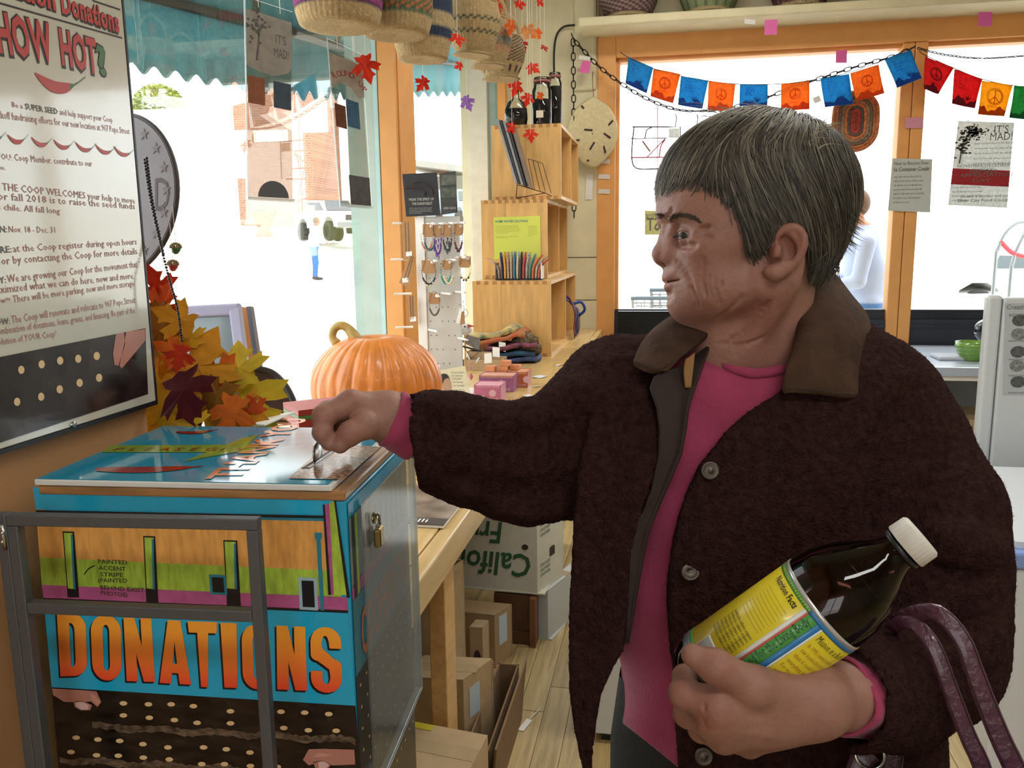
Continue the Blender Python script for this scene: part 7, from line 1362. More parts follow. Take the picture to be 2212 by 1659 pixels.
basket('hanging_basket', at(733, 62, 2.2), .114, .20, lambda h: .88+.12*math.sin(min(1, h*3)*PI/2), [(.2, '#4a2a4a'), (.26, '#8a2f6a'), (.34, '#35304a'), (.42, '#8a2f6a'), (.52, '#35304a')], 'large straw basket with magenta and purple stripes, leftmost of the hanging row', gH, handle=.9, cord=1)
basket('hanging_basket', at(856, 80, 2.4), .106, .22, lambda h: .86+.14*math.sin(min(1, h*3)*PI/2), [(.2, '#3a2a2c'), (.23, '#4d6a4a'), (.55, '#4a8a7c'), (.7, '#cbbd97')], 'straw basket with a green and orange checked band, second in the hanging row', gH, pat=lambda h, j, i: ('#b06a3a' if (j+i) % 2 else '#3f5a3c') if .24 < h < .52 else (('#e0d6b8' if (j//2) % 2 else '#2f7a74') if .52 < h < .72 else None), handle=.9, cord=1)
basket('hanging_basket', at(914, 132, 2.6), .094, .27, lambda h: .8+.2*math.sin(min(1, h*2.2)*PI/2), [(.2, '#24324a'), (.33, '#b09a70'), (.5, '#24324a'), (.7, '#b09a70')], 'tall straw basket with two navy bands, third in the hanging row', gH, handle=.9, cord=1)
basket('hanging_basket', at(1022, 122, 2.8), .088, .17, rnd, [], 'small round straw basket with green chain pattern and a thick handle, fourth hanging', gH, pat=lambda h, j, i: '#3f4a38' if (.38 < h < .44 or .6 < h < .67) and (j+i) % 2 else None, handle=.75, cord=1, tilt=.06)
basket('hanging_basket', at(1056, 146, 3.0), .084, .16, rnd, [(.3, '#b98a6a'), (.42, '#8a7a5a'), (.5, '#7a7a70'), (.6, '#b98a6a'), (.7, '#b09a70')], 'peach and grey banded straw basket, fifth in the hanging row', gH, handle=.8, cord=1)
basket('hanging_basket', at(1083, 172, 3.2), .092, .15, rnd, [], 'round straw basket with dark brown zigzag weave, last in the hanging row', gH, pat=lambda h, j, i: '#4a2f28' if (.12 < h < .3 and (j % 3 == 0)) or (.36 < h < .98 and (j+i) % 2) else None, handle=.8, cord=1)
gS = 'woven bowls on the window shelf'; zs = 2.8855; ys = YW-.18
for x0, x1, bands, lab, pat in ((1285, 1430, [(.1, '#5a3a40'), (.5, '#4a3438'), (.8, '#8a4a4a')], 'dark plum woven bowl with a pale speckle, first on the window shelf', lambda h, j, i: '#9a8a78' if (j+i) % 3 == 0 and h > .12 else None), (1458, 1605, [(.08, '#7f8a62'), (.5, '#b0604a'), (.8, '#8fa070')], 'green and rust striped woven bowl, second on the window shelf', lambda h, j, i: '#5d6a48' if .1 < h < .48 and j % 3 == 0 else None), (1655, 1800, [(.08, '#5a3438'), (.4, '#7a4a48'), (.6, '#4a2a30')], 'dark maroon woven bowl, third on the window shelf', lambda h, j, i: '#8d6a5c' if (j+2*i) % 5 == 0 else None), (1858, 2000, [(.1, '#5a6a34'), (.3, '#a84a34'), (.55, '#7a8a3a'), (.75, '#5a3438')], 'olive and red striped woven bowl, fourth on the window shelf', None), (2050, 2200, [(.1, '#8a7a50'), (.4, '#4a3a34')], 'straw and dark brown woven bowl, rightmost on the window shelf', None)):
    a, b = ony(x0, 20, ys)[0], ony(x1, 20, ys)[0]; basket('woven_bowl', ((a+b)/2, ys, zs), min((b-a)/2, .19), .22, lambda h: .7+.3*math.sin(min(1, h*1.2)*PI/2), bands, lab, gS, pat=pat, base='#a89468')
# ------------------------------------------------------------ paper maple leaves on threads
LMC = {'red': '#dd4a34', 'orange': '#e57a38', 'peach': '#e0a468', 'lilac': '#b58ad0', 'dark': '#b83a30'}
lm = {c: translucent('paper_leaf_'+n, LMC[n], .5) for c, n in (('#c93a24', 'red'), ('#d96a2a', 'orange'), ('#d99a5a', 'peach'), ('#9a6ab0', 'lilac'), ('#a82c24', 'dark'))}
for x, y, s, d, rot, tl, c, lab in ((790, 143, 78, 2.5, .3, .1, '#c93a24', 'large red paper leaf hanging before the teal post'), (768, 170, 40, 2.55, -.6, 1.0, '#a82c24', 'small dark red paper leaf edge-on at the tilted sign corner'), (914, 180, 46, 3.0, -.5, .9, '#c93a24', 'red paper leaf seen edge-on in the second left pane'), (1009, 220, 44, 3.2, .5, .1, '#9a6ab0', 'lilac paper leaf in the second left pane'), (988, 82, 46, 2.4, .2, .7, '#c93a24', 'red paper leaf against the fourth hanging basket'), (992, 142, 26, 3.3, 2., .3, '#c93a24', 'small red paper leaf under the fourth hanging basket'), (1104, 55, 42, 2.9, .1, 1.1, '#d96a2a', 'orange paper leaf seen edge-on right of the baskets'), (1140, 66, 50, 3.4, 1.2, .2, '#d99a5a', 'peach paper leaf high beside the baskets'), (1160, 72, 34, 3.6, -.8, .6, '#d96a2a', 'orange-red paper leaf overlapping the peach leaf'), (1128, 96, 38, 3.7, .6, .4, '#a82c24', 'dark red paper leaf behind the last hanging basket'), (1150, 146, 42, 3.9, .9, .3, '#c93a24', 'red paper leaf above the glass jars'), (1115, 187, 46, 3.8, -.3, .4, '#c93a24', 'red paper leaf at the top of the round-shouldered jar'), (1140, 212, 40, 3.9, 2.9, .2, '#c93a24', 'red paper leaf in front of the square-shouldered jar'), (1168, 206, 24, 4.0, -.9, .8, '#d96a2a', 'small orange paper leaf before the labelled jar'), (1106, 275, 34, 3.7, -.9, .6, '#c93a24', 'red paper leaf in front of the leaning magazines'), (1146, 289, 42, 3.75, .1, .1, '#c93a24', 'red paper leaf flat against the top crate'), (1072, 14, 48, 3.0, .4, .3, '#c93a24', 'red paper leaf at the top edge beside the thick basket handle'), (1122, 8, 36, 3.4, 1.8, .3, '#c93a24', 'red paper leaf at the top edge above the peach leaf'), (1176, 102, 26, 3.8, .3, 1.25, '#a82c24', 'narrow dark red paper leaf seen edge-on by the black cable'), (1166, 4, 26, 3.6, 1.0, .3, '#c93a24', 'small red paper leaf cut by the top edge of the picture')):
    c_ = at(x, y, d); t = thing('paper_leaf', c_, lab, 'paper leaf', 'paper maple leaves on threads'); leaf(MB(), c_, s*.74*d/F_PX, rot+PI*(rot < 2), tl, cup=.25, seed=x).build('blade', lm[c], t); MB().tube([c_, V((c_[0], c_[1], 3.4))], .0006, 4).build('thread', M_paper, t)
# ------------------------------------------------------------ corner: chain, cable, woven fan, tags
M_ch = mat('black_iron_chain', '#1a1a1c', .45, .6)
def chain_(nm, path, L, r_, label, thick=.0022):
    P = V(path); s = np.concatenate([[0], np.cumsum(np.linalg.norm(np.diff(P, axis=0), axis=1))]); n = int(s[-1]/(L*.74)); t = thing(nm, P[0], label, 'chain'); me = None; base_ = ROOTLOC[t.name]
    for k in range(n):
        q = np.array([np.interp((k+.5)/n*s[-1], s, P[:, i]) for i in range(3)]); q2 = np.array([np.interp(min(s[-1], (k+.9)/n*s[-1]), s, P[:, i]) for i in range(3)]); z = unit(q2-q); x, y, z = frame(z, CF if k % 2 else CR)
        if me is None:
            a = np.linspace(0, 2*PI, 14, endpoint=False); m = MB().tube(np.column_stack([r_*np.cos(a), 0*a, (L/2-thick)*np.sign(np.sin(a))*np.abs(np.sin(a))**.7]), thick, 6, closed=True); o = m.build('link', M_ch, None, True); o.parent = t; me = o.data
            ctr = ROOTLOC[o.name]; me.transform(Matrix.Translation(Vector(ctr))); 
        else: o = bpy.data.objects.new('link', me); COL.objects.link(o); o.parent = t
        qq = q-base_; o.matrix_basis = Matrix(((x[0], y[0], z[0], qq[0]), (x[1], y[1], z[1], qq[1]), (x[2], y[2], z[2], qq[2]), (0, 0, 0, 1)))
    return t
yc = YW-.1
t = chain_('hanging_chain', [ony(1238, 84, yc), ony(1239, 200, yc), ony(1240, 330, yc), ony(1240, 470, yc)], .058, .013, 'black iron chain hanging straight down the cream corner wall', .0036); MB().tube(crom([ony(1234, 72, YW-.03), ony(1238, 82, yc), ony(1243, 90, yc)], 8), .004, 6).build('hook', M_ch, t)
chain_('swag_chain', crom([ony(1241, 88, yc), ony(1290, 140, yc-.02), ony(1336, 176, yc-.04), ony(1395, 212, yc-.06), ony(1470, 238, yc-.08), ony(1560, 236, yc-.08), ony(1640, 216, yc-.08), ony(1740, 180, yc-.08), ony(1850, 144, yc-.07), ony(1930, 122, yc-.06), ony(1976, 101, yc-.05)], 60), .056, .012, 'black iron chain swagged across the window in front of the flags', .0034)
chain_('end_chain', crom([ony(1982, 104, yc-.05), ony(2040, 118, yc-.06), ony(2120, 126, yc-.06), ony(2225, 120, yc-.06)], 30), .03, .008, 'fine dark chain running right from the mullion hook', .0025)
kb = thing('black_cable', ony(1198, 160, YW-.05), 'black cable bent over the corner above the jars', 'cable'); MB().tube(crom([ony(1197, 168, YW-.1), ony(1197, 110, YW-.06), ony(1203, 75, YW-.06), ony(1218, 58, YW-.06), ony(1242, 54, YW-.06)], 24), .007, 8).build('cable', mat('black_rubber', '#15151a', .5), kb, True)
fn = thing('woven_fan', ony(1281, 350, YW-.1), 'pale straw woven hot pad with brown dashes hanging on the corner wall', 'hot pad'); cF = ony(1281, 290, YW-.1); G = []
prof_ = crom([ony(x, y, YW-.1) for x, y in ((1283, 207), (1316, 232), (1335, 275), (1327, 318), (1300, 352), (1281, 363), (1252, 347), (1230, 320), (1226, 275), (1246, 232))]+[ony(1283, 207, YW-.1)], 48)
for s, d in ((.02, -.03), (.4, -.028), (.75, -.02), (.95, -.008), (1, 0), (.95, .008), (.5, .012), (.02, .014)): G.append([cF+(p-cF)*s+V((0, d, 0)) for p in prof_[:-1]])
MB().grid(G, closed_u=True).build('weave', mat('cream_straw', '#cdbd92', .8, bump=.6, bscale=70, var=.1, vscale=40), fn, True); MB().tube([ony(1282, 208, YW-.1), ony(1280, 165, YW-.08), ony(1281, 150, YW-.03)], .003, 6).build('cord', mat('tan_cord', '#8d6a48', .8), fn)
for x, y, a in ((1262, 236, .9), (1288, 246, 1.35), (1318, 268, -.8), (1272, 282, .1), (1312, 294, .6), (1247, 304, -.05), (1280, 316, -1.0), (1306, 322, 1.3), (1276, 343, -.6)):
    p = ony(x, y, YW-.1); q = (p-cF); f = math.hypot(q[0], q[2])/.15; MB().obox(p+V((0, -.031+.016*min(1, f)**2.2, 0)), V((math.cos(a), 0, -math.sin(a))), Y3, V((math.sin(a), 0, math.cos(a))), .055, .004, .012).build('dash', mat('dark_brown_yarn', '#3b2024', .8), fn)
def card(nm, q, y, col, label, group=None, th=.002, txt=None, ink='grey_ink', cat='tag'):
    P = [ony(a, b, y) for a, b in q]; m = MB(); quad(m, [P[3], P[2], P[1], P[0]], th); o = m.build(nm, mat('card_'+col[1:], col, .6)); tag(o, label, cat, group)
    if txt:
        m = MB(); n = len(txt)
        for k, s in enumerate(txt):
            v = (k+.7)/(n+.3); a = P[0]*(1-v)+P[3]*v; b = P[1]*(1-v)+P[2]*v; put_text(m, s, a*.88+b*.12-Y3*.003*0+V((0, -.0008, 0)), unit(b-a), Z3, np.linalg.norm(P[3]-P[0])/(n+1)*.9, fit=np.linalg.norm(b-a)*.76, lift=0)
        m.build('print', _M.get(ink) or M_ink, o)
    return o
gT = 'small price tags on the window wall'
card('price_tag', ((1258, 131), (1277, 133), (1272, 159), (1251, 156)), YW-.16, '#d05a9a', 'pink price tag hanging from the chain near the corner', gT, txt=['SALE', '20%'])
card('price_tag', ((1252, 119), (1276, 123), (1274, 131), (1250, 128)), YW-.155, '#cfcac0', 'white paper tag behind the pink tag on the chain', gT)
card('price_tag', ((1652, 43), (1680, 42), (1678, 75), (1651, 75)), YW-.335, '#d05a9a', 'pink price tag on the shelf edge left of centre', gT, txt=['SALE', '20%'])
card('price_tag', ((1608, 41), (1632, 43), (1631, 53), (1608, 51)), YW-.335, '#cfcac0', 'white price tag on the shelf edge beside the pink one', gT)
card('price_tag', ((2114, 26), (2143, 26), (2142, 57), (2112, 57)), YW-.335, '#d05a9a', 'pink price tag at the right end of the shelf edge', gT, txt=['SALE', '20%'])
card('price_tag', ((1806, 109), (1830, 108), (1829, 136), (1805, 136)), YW-.04, '#d05a9a', 'pink price tag at the top of the middle window pane', gT, txt=['SALE', '20%'])
card('price_tag', ((1955, 254), (1995, 254), (1994, 277), (1955, 277)), YW-.03, '#c98a9a', 'pink price tag stuck to the orange mullion', gT, txt=['SALE'])
card('price_tag', ((1266, 377), (1281, 376), (1279, 431), (1264, 431)), YW-.025, '#d9d6ce', 'tall white barcode tag on the cream corner wall', gT, txt=['|||||', '|||||', '777'])
for k, (y, w_) in enumerate(((343, 'topmost'), (376, 'middle'), (408, 'lowest'))): card('shelf_label', ((1293, y), (1318, y+1), (1317, y+11), (1292, y+10)), YW-.0335, '#cfcac0', w_+' of three white price labels on the orange jamb', 'price labels on the orange jamb', txt=['PRICE', '7.25'])
card('shelf_label', ((1755, 212), (1770, 206), (1774, 218), (1760, 224)), YW-.2, '#c9c6be', 'small white tag dangling on the chain under the blue flag', gT)
# ------------------------------------------------------------ bunting
YF = YW-.2
fc = {k: translucent('flag_'+k, c, .7) for k, c in dict(blue='#3f9fd0', orange='#ee9040', red='#d83a40', yellow='#f0b83a', green='#45a060').items()}; ic = {k: translucent('flag_ink_'+k, c, .65) for k, c in dict(blue='#2f5fb0', orange='#e0622a', red='#8a2a34', yellow='#c8641f', green='#2a7a48').items()}
Z7 = lambda x, y: (1200+x*.4575, y*.4575)
def bunting(nm, label, flags, cord):
    t = thing(nm, ony(*cord[0], YF), label, 'bunting'); MB().tube(crom([ony(x, y, YF) for x, y in cord], 50), .0022, 6).build('cord', M_black, t)
    for k, (c, q) in enumerate(flags):
        P = [ony(*Z7(*p), YF-.004) for p in q]; L = lambda u, v, e=0.: (P[0]*(1-u)+P[1]*u)*(1-v)+(P[3]*(1-u)+P[2]*u)*v+V((0, .006*math.sin(5*u+4*v+k)-e, 0))
        f = MB().grid([[L(u, v) for u in np.linspace(0, 1, 7)] for v in np.linspace(0, 1, 7)], .0012).build('flag', fc[c], t, True)
        G = [[L(u, v, .0016) for u in np.linspace(.0, 1, 15)] for v in (0, 1)]; G = [[L(u, .80+.07*math.sin(9*u+k*2)+.04*math.sin(23*u), .0018) for u in np.linspace(.01, .99, 15)], [L(u, .99, .0018) for u in np.linspace(.01, .99, 15)]]
        MB().grid(G, .0004).build('dip_dyed_edge', ic[c], f); m = MB(); ex, ey = unit(P[1]-P[0]), unit(P[0]-P[3]); w_ = np.linalg.norm(P[1]-P[0]); o = L(.5, .42, .0028); rr = random.Random(k)
        if c in ('orange', 'yellow') or (c == 'red' and k == 0):
            for r_ in ((.2, .17) if c != 'yellow' else (.26, .22)): m.tube([o+w_*r_*(math.cos(a)*ex+math.sin(a)*ey) for a in np.linspace(0, 2*PI, 20, endpoint=False)], w_*.011, 5, closed=True, flat=.3)
            r_ = .2 if c != 'yellow' else .24; m.tube([o+ey*w_*r_, o-ey*w_*r_], w_*.012, 5)
            for s in (-1, 1): m.tube([o, o+w_*r_*(ex*s*.7-ey*.7)], w_*.012, 5)
            put_text(m, 'peace', L(.3, .74, .0028), ex, ey, w_*.13, lift=0)
        else:
            for i in range(4): put_text(m, ('love is', 'the way', 'of all', 'things')[(i+k) % 4], L(.2, .2+.1*i, .0028), ex, ey, w_*.11, lift=0)
            b = L(.62, .8, .0028); 
            for a in (-.6, -.2, .3, .7): m.tube([b, b+w_*.22*(ex*math.sin(a)+ey*math.cos(a))], [w_*.03, w_*.004], 5, flat=.3)
        m.build('printed_motif', ic[c], f)
    return t
bunting('prayer_bunting', 'string of nine blue and orange printed cloth flags across the window', (('blue', ((345, 268), (462, 320), (430, 440), (330, 395))), ('orange', ((462, 322), (590, 350), (555, 488), (448, 455))), ('blue', ((592, 358), (722, 380), (693, 515), (578, 495))), ('orange', ((722, 382), (850, 397), (835, 523), (718, 520))), ('blue', ((870, 398), (1003, 400), (1000, 505), (868, 500))), ('orange', ((1065, 395), (1198, 383), (1200, 515), (1065, 525))), ('blue', ((1250, 370), (1385, 350), (1407, 490), (1272, 507))), ('orange', ((1392, 345), (1525, 305), (1553, 440), (1418, 480))), ('blue', ((1555, 280), (1680, 235), (1728, 370), (1612, 415)))), [(1340, 112), (1354, 122), (1405, 146), (1470, 164), (1532, 175), (1600, 182), (1690, 181), (1760, 172), (1830, 158), (1900, 133), (1975, 101)])
bunting('peace_bunting', 'string of red, yellow and green printed cloth flags at the right pane', (('red', ((1745, 265), (1880, 320), (1808, 445), (1738, 420))), ('red', ((1885, 325), (2015, 375), (1980, 512), (1870, 490))), ('yellow', ((2015, 380), (2160, 405), (2117, 550), (1993, 540))), ('green', ((2165, 405), (2300, 412), (2285, 572), (2143, 555)))), [(1985, 110), (2000, 120), (2060, 147), (2122, 171), (2190, 185), (2270, 190)])
# ------------------------------------------------------------ things hung on the panes
tv = thing('braided_trivet', ony(1848, 318, YW-.06), 'oval braided rag hot pad in orange and brown hanging behind the flags', 'hot pad'); cT = ony(1848, 262, YW-.06)
for k, (s, c) in enumerate(((1, '#b5683c'), (.86, '#a5603a'), (.72, '#6b5a4a'), (.58, '#8a6a4e'), (.44, '#b5683c'), (.3, '#5a4a40'), (.16, '#9a3a2c'), (.04, '#9a3a2c'))):
    m = MB(); rw = .13*s; P = [cT+V((math.cos(a)*rw, 0, math.sin(a)*rw+.045*max(-1, min(1, 4*math.sin(a))))) for a in np.linspace(0, 2*PI, 60, endpoint=False)]; m.tube(P, .0125, 6, closed=True).build('braid_ring', mat('braid_'+c[1:], c, .85, var=.45, vscale=70, bump=.5, bscale=120), tv, True)
MB().tube([cT+Z3*.17, cT+Z3*.2, ony(1850, 205, YW-.06)], .003, 5).build('loop', M_paper, tv)
o = card('notice', ((1928, 342), (2014, 344), (2009, 459), (1918, 455)), YW-.03, '#b9bcb4', 'grey-white notice about container credit taped to the orange mullion', None, cat='notice'); m = MB(); put_text(m, 'How to Receive Your', ony(1932, 357, YW-.034), X3, Z3, .03, fit=.2); put_text(m, '5¢ Container Credit', ony(1930, 370, YW-.034), X3, Z3, .032, fit=.21, bold=.015); m.build('heading', M_ink, o); m = MB(); lorem(m, ony(1932, 384, YW-.034), X3, Z3, .19, 7, .017, .026, 4); m.build('fine_print', M_ink, o)
M_np = translucent('notice_paper', '#d3d4d0', .5)
q = ((2070, 261), (2191, 265), (2175, 449), (2048, 443)); P = [ony(a, b, YW-.0) for a, b in q]; mad = quad(MB(), [P[3], P[2], P[1], P[0]], .0015).build('window_poster', M_np); tag(mad, "white window poster reading it's mad, with a tree and a red band", 'poster')
LQ = lambda u, v, e=.002: (P[0]*(1-u)+P[1]*u)*(1-v)+(P[3]*(1-u)+P[2]*u)*v-Y3*e
m = MB(); put_text(m, "IT'S", LQ(.66, .13), X3, Z3, .065, fit=.08); put_text(m, 'MAD!', LQ(.6, .215), X3, Z3, .065, fit=.125); m.build('heading', M_ink, mad)
m = MB(); A = [LQ(0, .56), LQ(1, .56), LQ(1, .75), LQ(0, .75)]; quad(m, [A[3], A[2], A[1], A[0]], .0004); m.build('red_band', translucent('red_band_print', '#b23a40', .3), mad)
m = MB(); put_text(m, 'NOVEMBER/DECEMBER', LQ(.08, .55, .0026), X3, Z3, .026, fit=.3)
for k, (s, f) in enumerate((('MEMBER', .16), ('APPRECIATION', .3), ('DAY', .1))): put_text(m, s, LQ(.5-f*1.2, .61+.052*k, .0032), X3, Z3, .031, fit=f)
lorem(m, LQ(.34, .27, .0026), X3, Z3, .24, 6, .018, .03, 3); lorem(m, LQ(.04, .8, .0026), X3, Z3, .18, 4, .02, .026, 6); put_text(m, 'Donate a member and save', LQ(.2, .905, .0026), X3, Z3, .022, fit=.28); put_text(m, 'Silver City Food Co-op', LQ(.15, .96, .0026), X3, Z3, .026, fit=.29, bold=.01); m.build('fine_print', M_ink, mad)
m = MB(); rr = random.Random(5)
for k in range(150): u, v = .3+rr.gauss(0, .1), .12+rr.gauss(0, .04); m.prism(blob((0, 0), 0, 0, rr.uniform(.003, .009), rr.uniform(.003, .007), 6), LQ(u, v, .0022), X3, Z3, .0004, -Y3)
for k in range(40): u, v = .14+rr.gauss(0, .05), .3+rr.gauss(0, .08); m.prism(blob((0, 0), 0, 0, .01, .006, 6), LQ(u, v, .0022), X3, Z3, .0004, -Y3)
m.tube([LQ(.34, .16), LQ(.2, .22), LQ(.12, .33), LQ(.1, .5)], [.008, .01, .012, .016], 5, flat=.2, up=Y3); tag(m.build('printed_tree', mat('dark_grey_print', '#46443f', .6), mad), kind='stuff')
# a card in the window that reads from the street side: seen from here it is mirrored
q = ((1393, 455), (1446, 456), (1446, 507), (1393, 507)); P2 = [ony(a, b, YW+.04) for a, b in q]; bs = quad(MB(), [P2[3], P2[2], P2[1], P2[0]], .0015).build('window_card', translucent('yellowed_card', '#c8c49a', .5)); tag(bs, 'yellowed card with mirrored capital letters in the lower left of the pane', 'card')
m = MB(); put_text(m, 'accepting', P2[1]+V((-.005, -.003, -.035)), -X3, Z3, .04, lift=0); put_text(m, 'BST', P2[1]+V((-.02, -.003, -.125)), -X3, Z3, .12, fit=.13, lift=0, bold=.01); m.build('lettering', M_ink, bs)
wr2 = thing('wire_key_rack', ony(1408, 365, YW-.09), 'black and red wire craft rack hanging from the chain left of the head', 'rack'); rc = lambda x, y: ony(1350+x*.3617, 200+y*.3617, YW-.09); M_rw = mat('red_wire', '#a82c34', .5); m = MB()
m.tube([rc(45, 205), rc(250, 205)], .004, 6).tube(crom([rc(55, 205), rc(45, 290), rc(42, 400), rc(70, 452), rc(170, 456), rc(300, 450)], 24), .004, 6).tube([rc(35, 275), rc(250, 272)], .003, 6).tube([rc(250, 205), rc(330, 205), rc(330, 450)], .004, 6).tube(crom([rc(120, 272), rc(130, 225), rc(160, 208)], 8), .0035, 6); m.build('wires', M_wire, wr2)
m = MB(); m.tube([rc(35, 388), rc(255, 386)], .004, 6).tube([rc(130, 388), rc(240, 275)], .0035, 6).tube(crom([rc(205, 385), rc(215, 320), rc(240, 280)], 10), .004, 6).tube([rc(195, 80), rc(193, 690)], .0025, 6); m.build('red_wires', M_rw, wr2); MB().bar(rc(105, 290), rc(150, 352), .022, .01).build('wooden_clip', mat('clip_wood', '#8a5a3a', .6), wr2)
for x in (300, 428): MB().tube([rc(x, 205), rc(x+8, 150), rc(x+2, 130)], .003, 6).build('hook', M_wire, wr2)
quad(MB(), [rc(262, 270), rc(325, 270), rc(325, 215), rc(262, 215)], .003).build('paper_note', M_np, wr2)
# ------------------------------------------------------------ table, bowl, fridge and freezers on the right
tbm = mat('pale_blue_worktop', '#a9b4c4', .3, coat=.2); zt_ = .84; tbl = thing('work_table', (1.75, 5.2, 0), 'pale blue-topped work table with a lower shelf by the right window', 'table')
bevel(MB().box((.9, 4.72, zt_-.05), (2.6, 5.7, zt_)).build('top', tbm, tbl), .004, 2); MB().box((.92, 4.74, zt_-.075), (2.58, 4.77, zt_-.051)).build('rail', M_white, tbl); MB().box((.93, 4.78, .2), (2.57, 5.66, .225)).build('shelf', M_white, tbl); MB().box((.93, 5.66, .2), (2.57, 5.68, zt_-.05)).build('back_panel', mat('grey_panel', '#8f9399', .6), tbl)
for x in (.95, 2.55):
    for y in (4.76, 5.62): MB().box((x-.02, y-.02, 0), (x+.02, y+.02, zt_-.051)).build('leg', M_white, tbl)
p = onz(2110, 1030, .225); o = carton('labelled_carton', (p[0]+.1, max(4.85, p[1]), .2265), (-.5, 0, 0), (.0, .4, 0), .3, M_card2, 'brown carton with a white barcode label on the table shelf', group=None)
q0 = V((ony(2098, 955, max(4.85, p[1])-.004)[0], max(4.85, p[1])-.0015, .36)); ex_ = unit(V((.96, 0, -.28))); ez_ = np.cross(ex_, -Y3)*-1; ez_ = unit(V((.28, 0, .96))); MB().obox(q0, ex_, Y3, ez_, .07, .0015, .14).build('shipping_label', M_paper, o)
bw = thing('green_bowl', ony(2098, 782, 5.0)*V((1, 1, 0))+Z3*(zt_+.0005), 'green glazed ceramic bowl on the pale blue table', 'bowl'); c = ROOTLOC['green_bowl']; rb = 33*5.0/F_PX*.98
MB().lathe([(0, 0), (rb*.5, 0), (rb*.52, .008), (rb*.8, .035), (rb*.95, .07), (rb, .105), (rb*.95, .105), (rb*.9, .07), (rb*.7, .03), (0, .015)], c, Z3, 36).build('body', mat('green_glaze', '#6f9a3e', .2, coat=.6, var=.12, vscale=8), bw, True)
for h in (.045, .065, .085): r_ = np.interp(h, [.035, .07, .105], [rb*.8, rb*.95, rb]); MB().tube([c+V((r_*math.cos(a), r_*math.sin(a), h)) for a in np.linspace(0, 2*PI, 36, endpoint=False)], .0022, 6, closed=True).build('throwing_ridge', mat('green_glaze', '#6f9a3e', .2), bw, True)
cl = onz(2060, 775, zt_); tag(bevel(MB().box(cl+V((-.1, -.08, .0005)), cl+V((.1, .1, .02))).build('folded_cloth', mat('pale_grey_cloth', '#b9bfca', .8)), .006, 2), 'folded pale grey cloth beside the green bowl', 'cloth')
sn = thing('black_scanner', ony(2150, 770, 5.25)*V((1, 1, 0))+Z3*(zt_+.0005), 'black rounded desk scanner behind the green bowl', 'scanner'); c = ROOTLOC['black_scanner']; MB().ball(c+V((0, 0, .13)), (.13, .1, .085), 20, 12, z=(.2, 0, 1)).build('hood', mat('glossy_black', '#1d2128', .15, coat=.5), sn, True); MB().lathe([(.1, 0), (.1, .01), (.05, .02), (.035, .08), (.03, .1)], c, Z3, 20).build('base', mat('matt_black', '#16171a', .5), sn, True); MB().tube([c+V((.12*math.cos(a), -.085*abs(math.sin(a)), .13)) for a in np.linspace(PI, 2*PI, 12)], .008, 6).build('silver_strip', mat('steel', '#b9b9b6', .25, 1.), sn)
Mf = mat('fridge_white', '#b9bcbb', .35, coat=.2); yf_ = 3.35; fp = ony(2138, 650, yf_); fb = onz(2172, 1062, 0)
fg = thing('white_fridge_panel', (fp[0]+.3, yf_+.2, 0), 'white upright fridge side with a printed recipe sheet at the right edge', 'fridge'); zb0 = ony(2170, 1058, yf_)[2]
bevel(MB().box((fp[0]-.005, yf_, zb0), (fp[0]+.045, yf_+.05, fp[2]+.02)).build('door_edge', Mf, fg), .012, 3); bevel(MB().box((fp[0]+.047, yf_-.008, zb0+.01), (fp[0]+.62, yf_+.05, fp[2]+.012)).build('side', Mf, fg), .006, 2); MB().box((fp[0]+.01, yf_+.03, zb0-.05), (fp[0]+.6, yf_+.05, zb0-.001)).build('kick_plate', mat('grey_plate', '#7d8184', .5), fg)
MB().box((fp[0]+.02, yf_-.1, 0), (fp[0]+.58, yf_+.15, zb0-.051)).build('plinth', mat('pale_plinth', '#a9a79f', .6), fg)
Yp = yf_-.0085; sh_ = quad(MB(), [ony(2166, 853, Yp), ony(2240, 853, Yp), ony(2240, 655, Yp), ony(2171, 655, Yp)], .001).build('recipe_sheet', mat('grey_sheet', '#a3a6a5', .5), fg); m = MB(); put_text(m, 'Creative', ony(2174, 668, Yp-.0015), X3, Z3, .025, fit=.075, bold=.01); put_text(m, 'RECIPES', ony(2180, 684, Yp-.0015), X3, Z3, .015, fit=.065)
for y in (738, 778, 813, 850): put_text(m, 'seed mix step', ony(2178, y, Yp-.0015), X3, Z3, .012, fit=.09)
m.build('print', M_ink, sh_)
for k, (x, y) in enumerate(((2203, 692), (2200, 722), (2199, 760), (2197, 790), (2199, 825))): MB().prism(blob((0, 0), 0, 0, .026, .022, 16), ony(x, y, Yp-.0012), X3, Z3, .0006, -Y3).build('printed_photo', mat('dark_photo_%d' % (k % 2), ('#4a4c4a', '#707370')[k % 2], .5, var=.6, vscale=90), sh_)
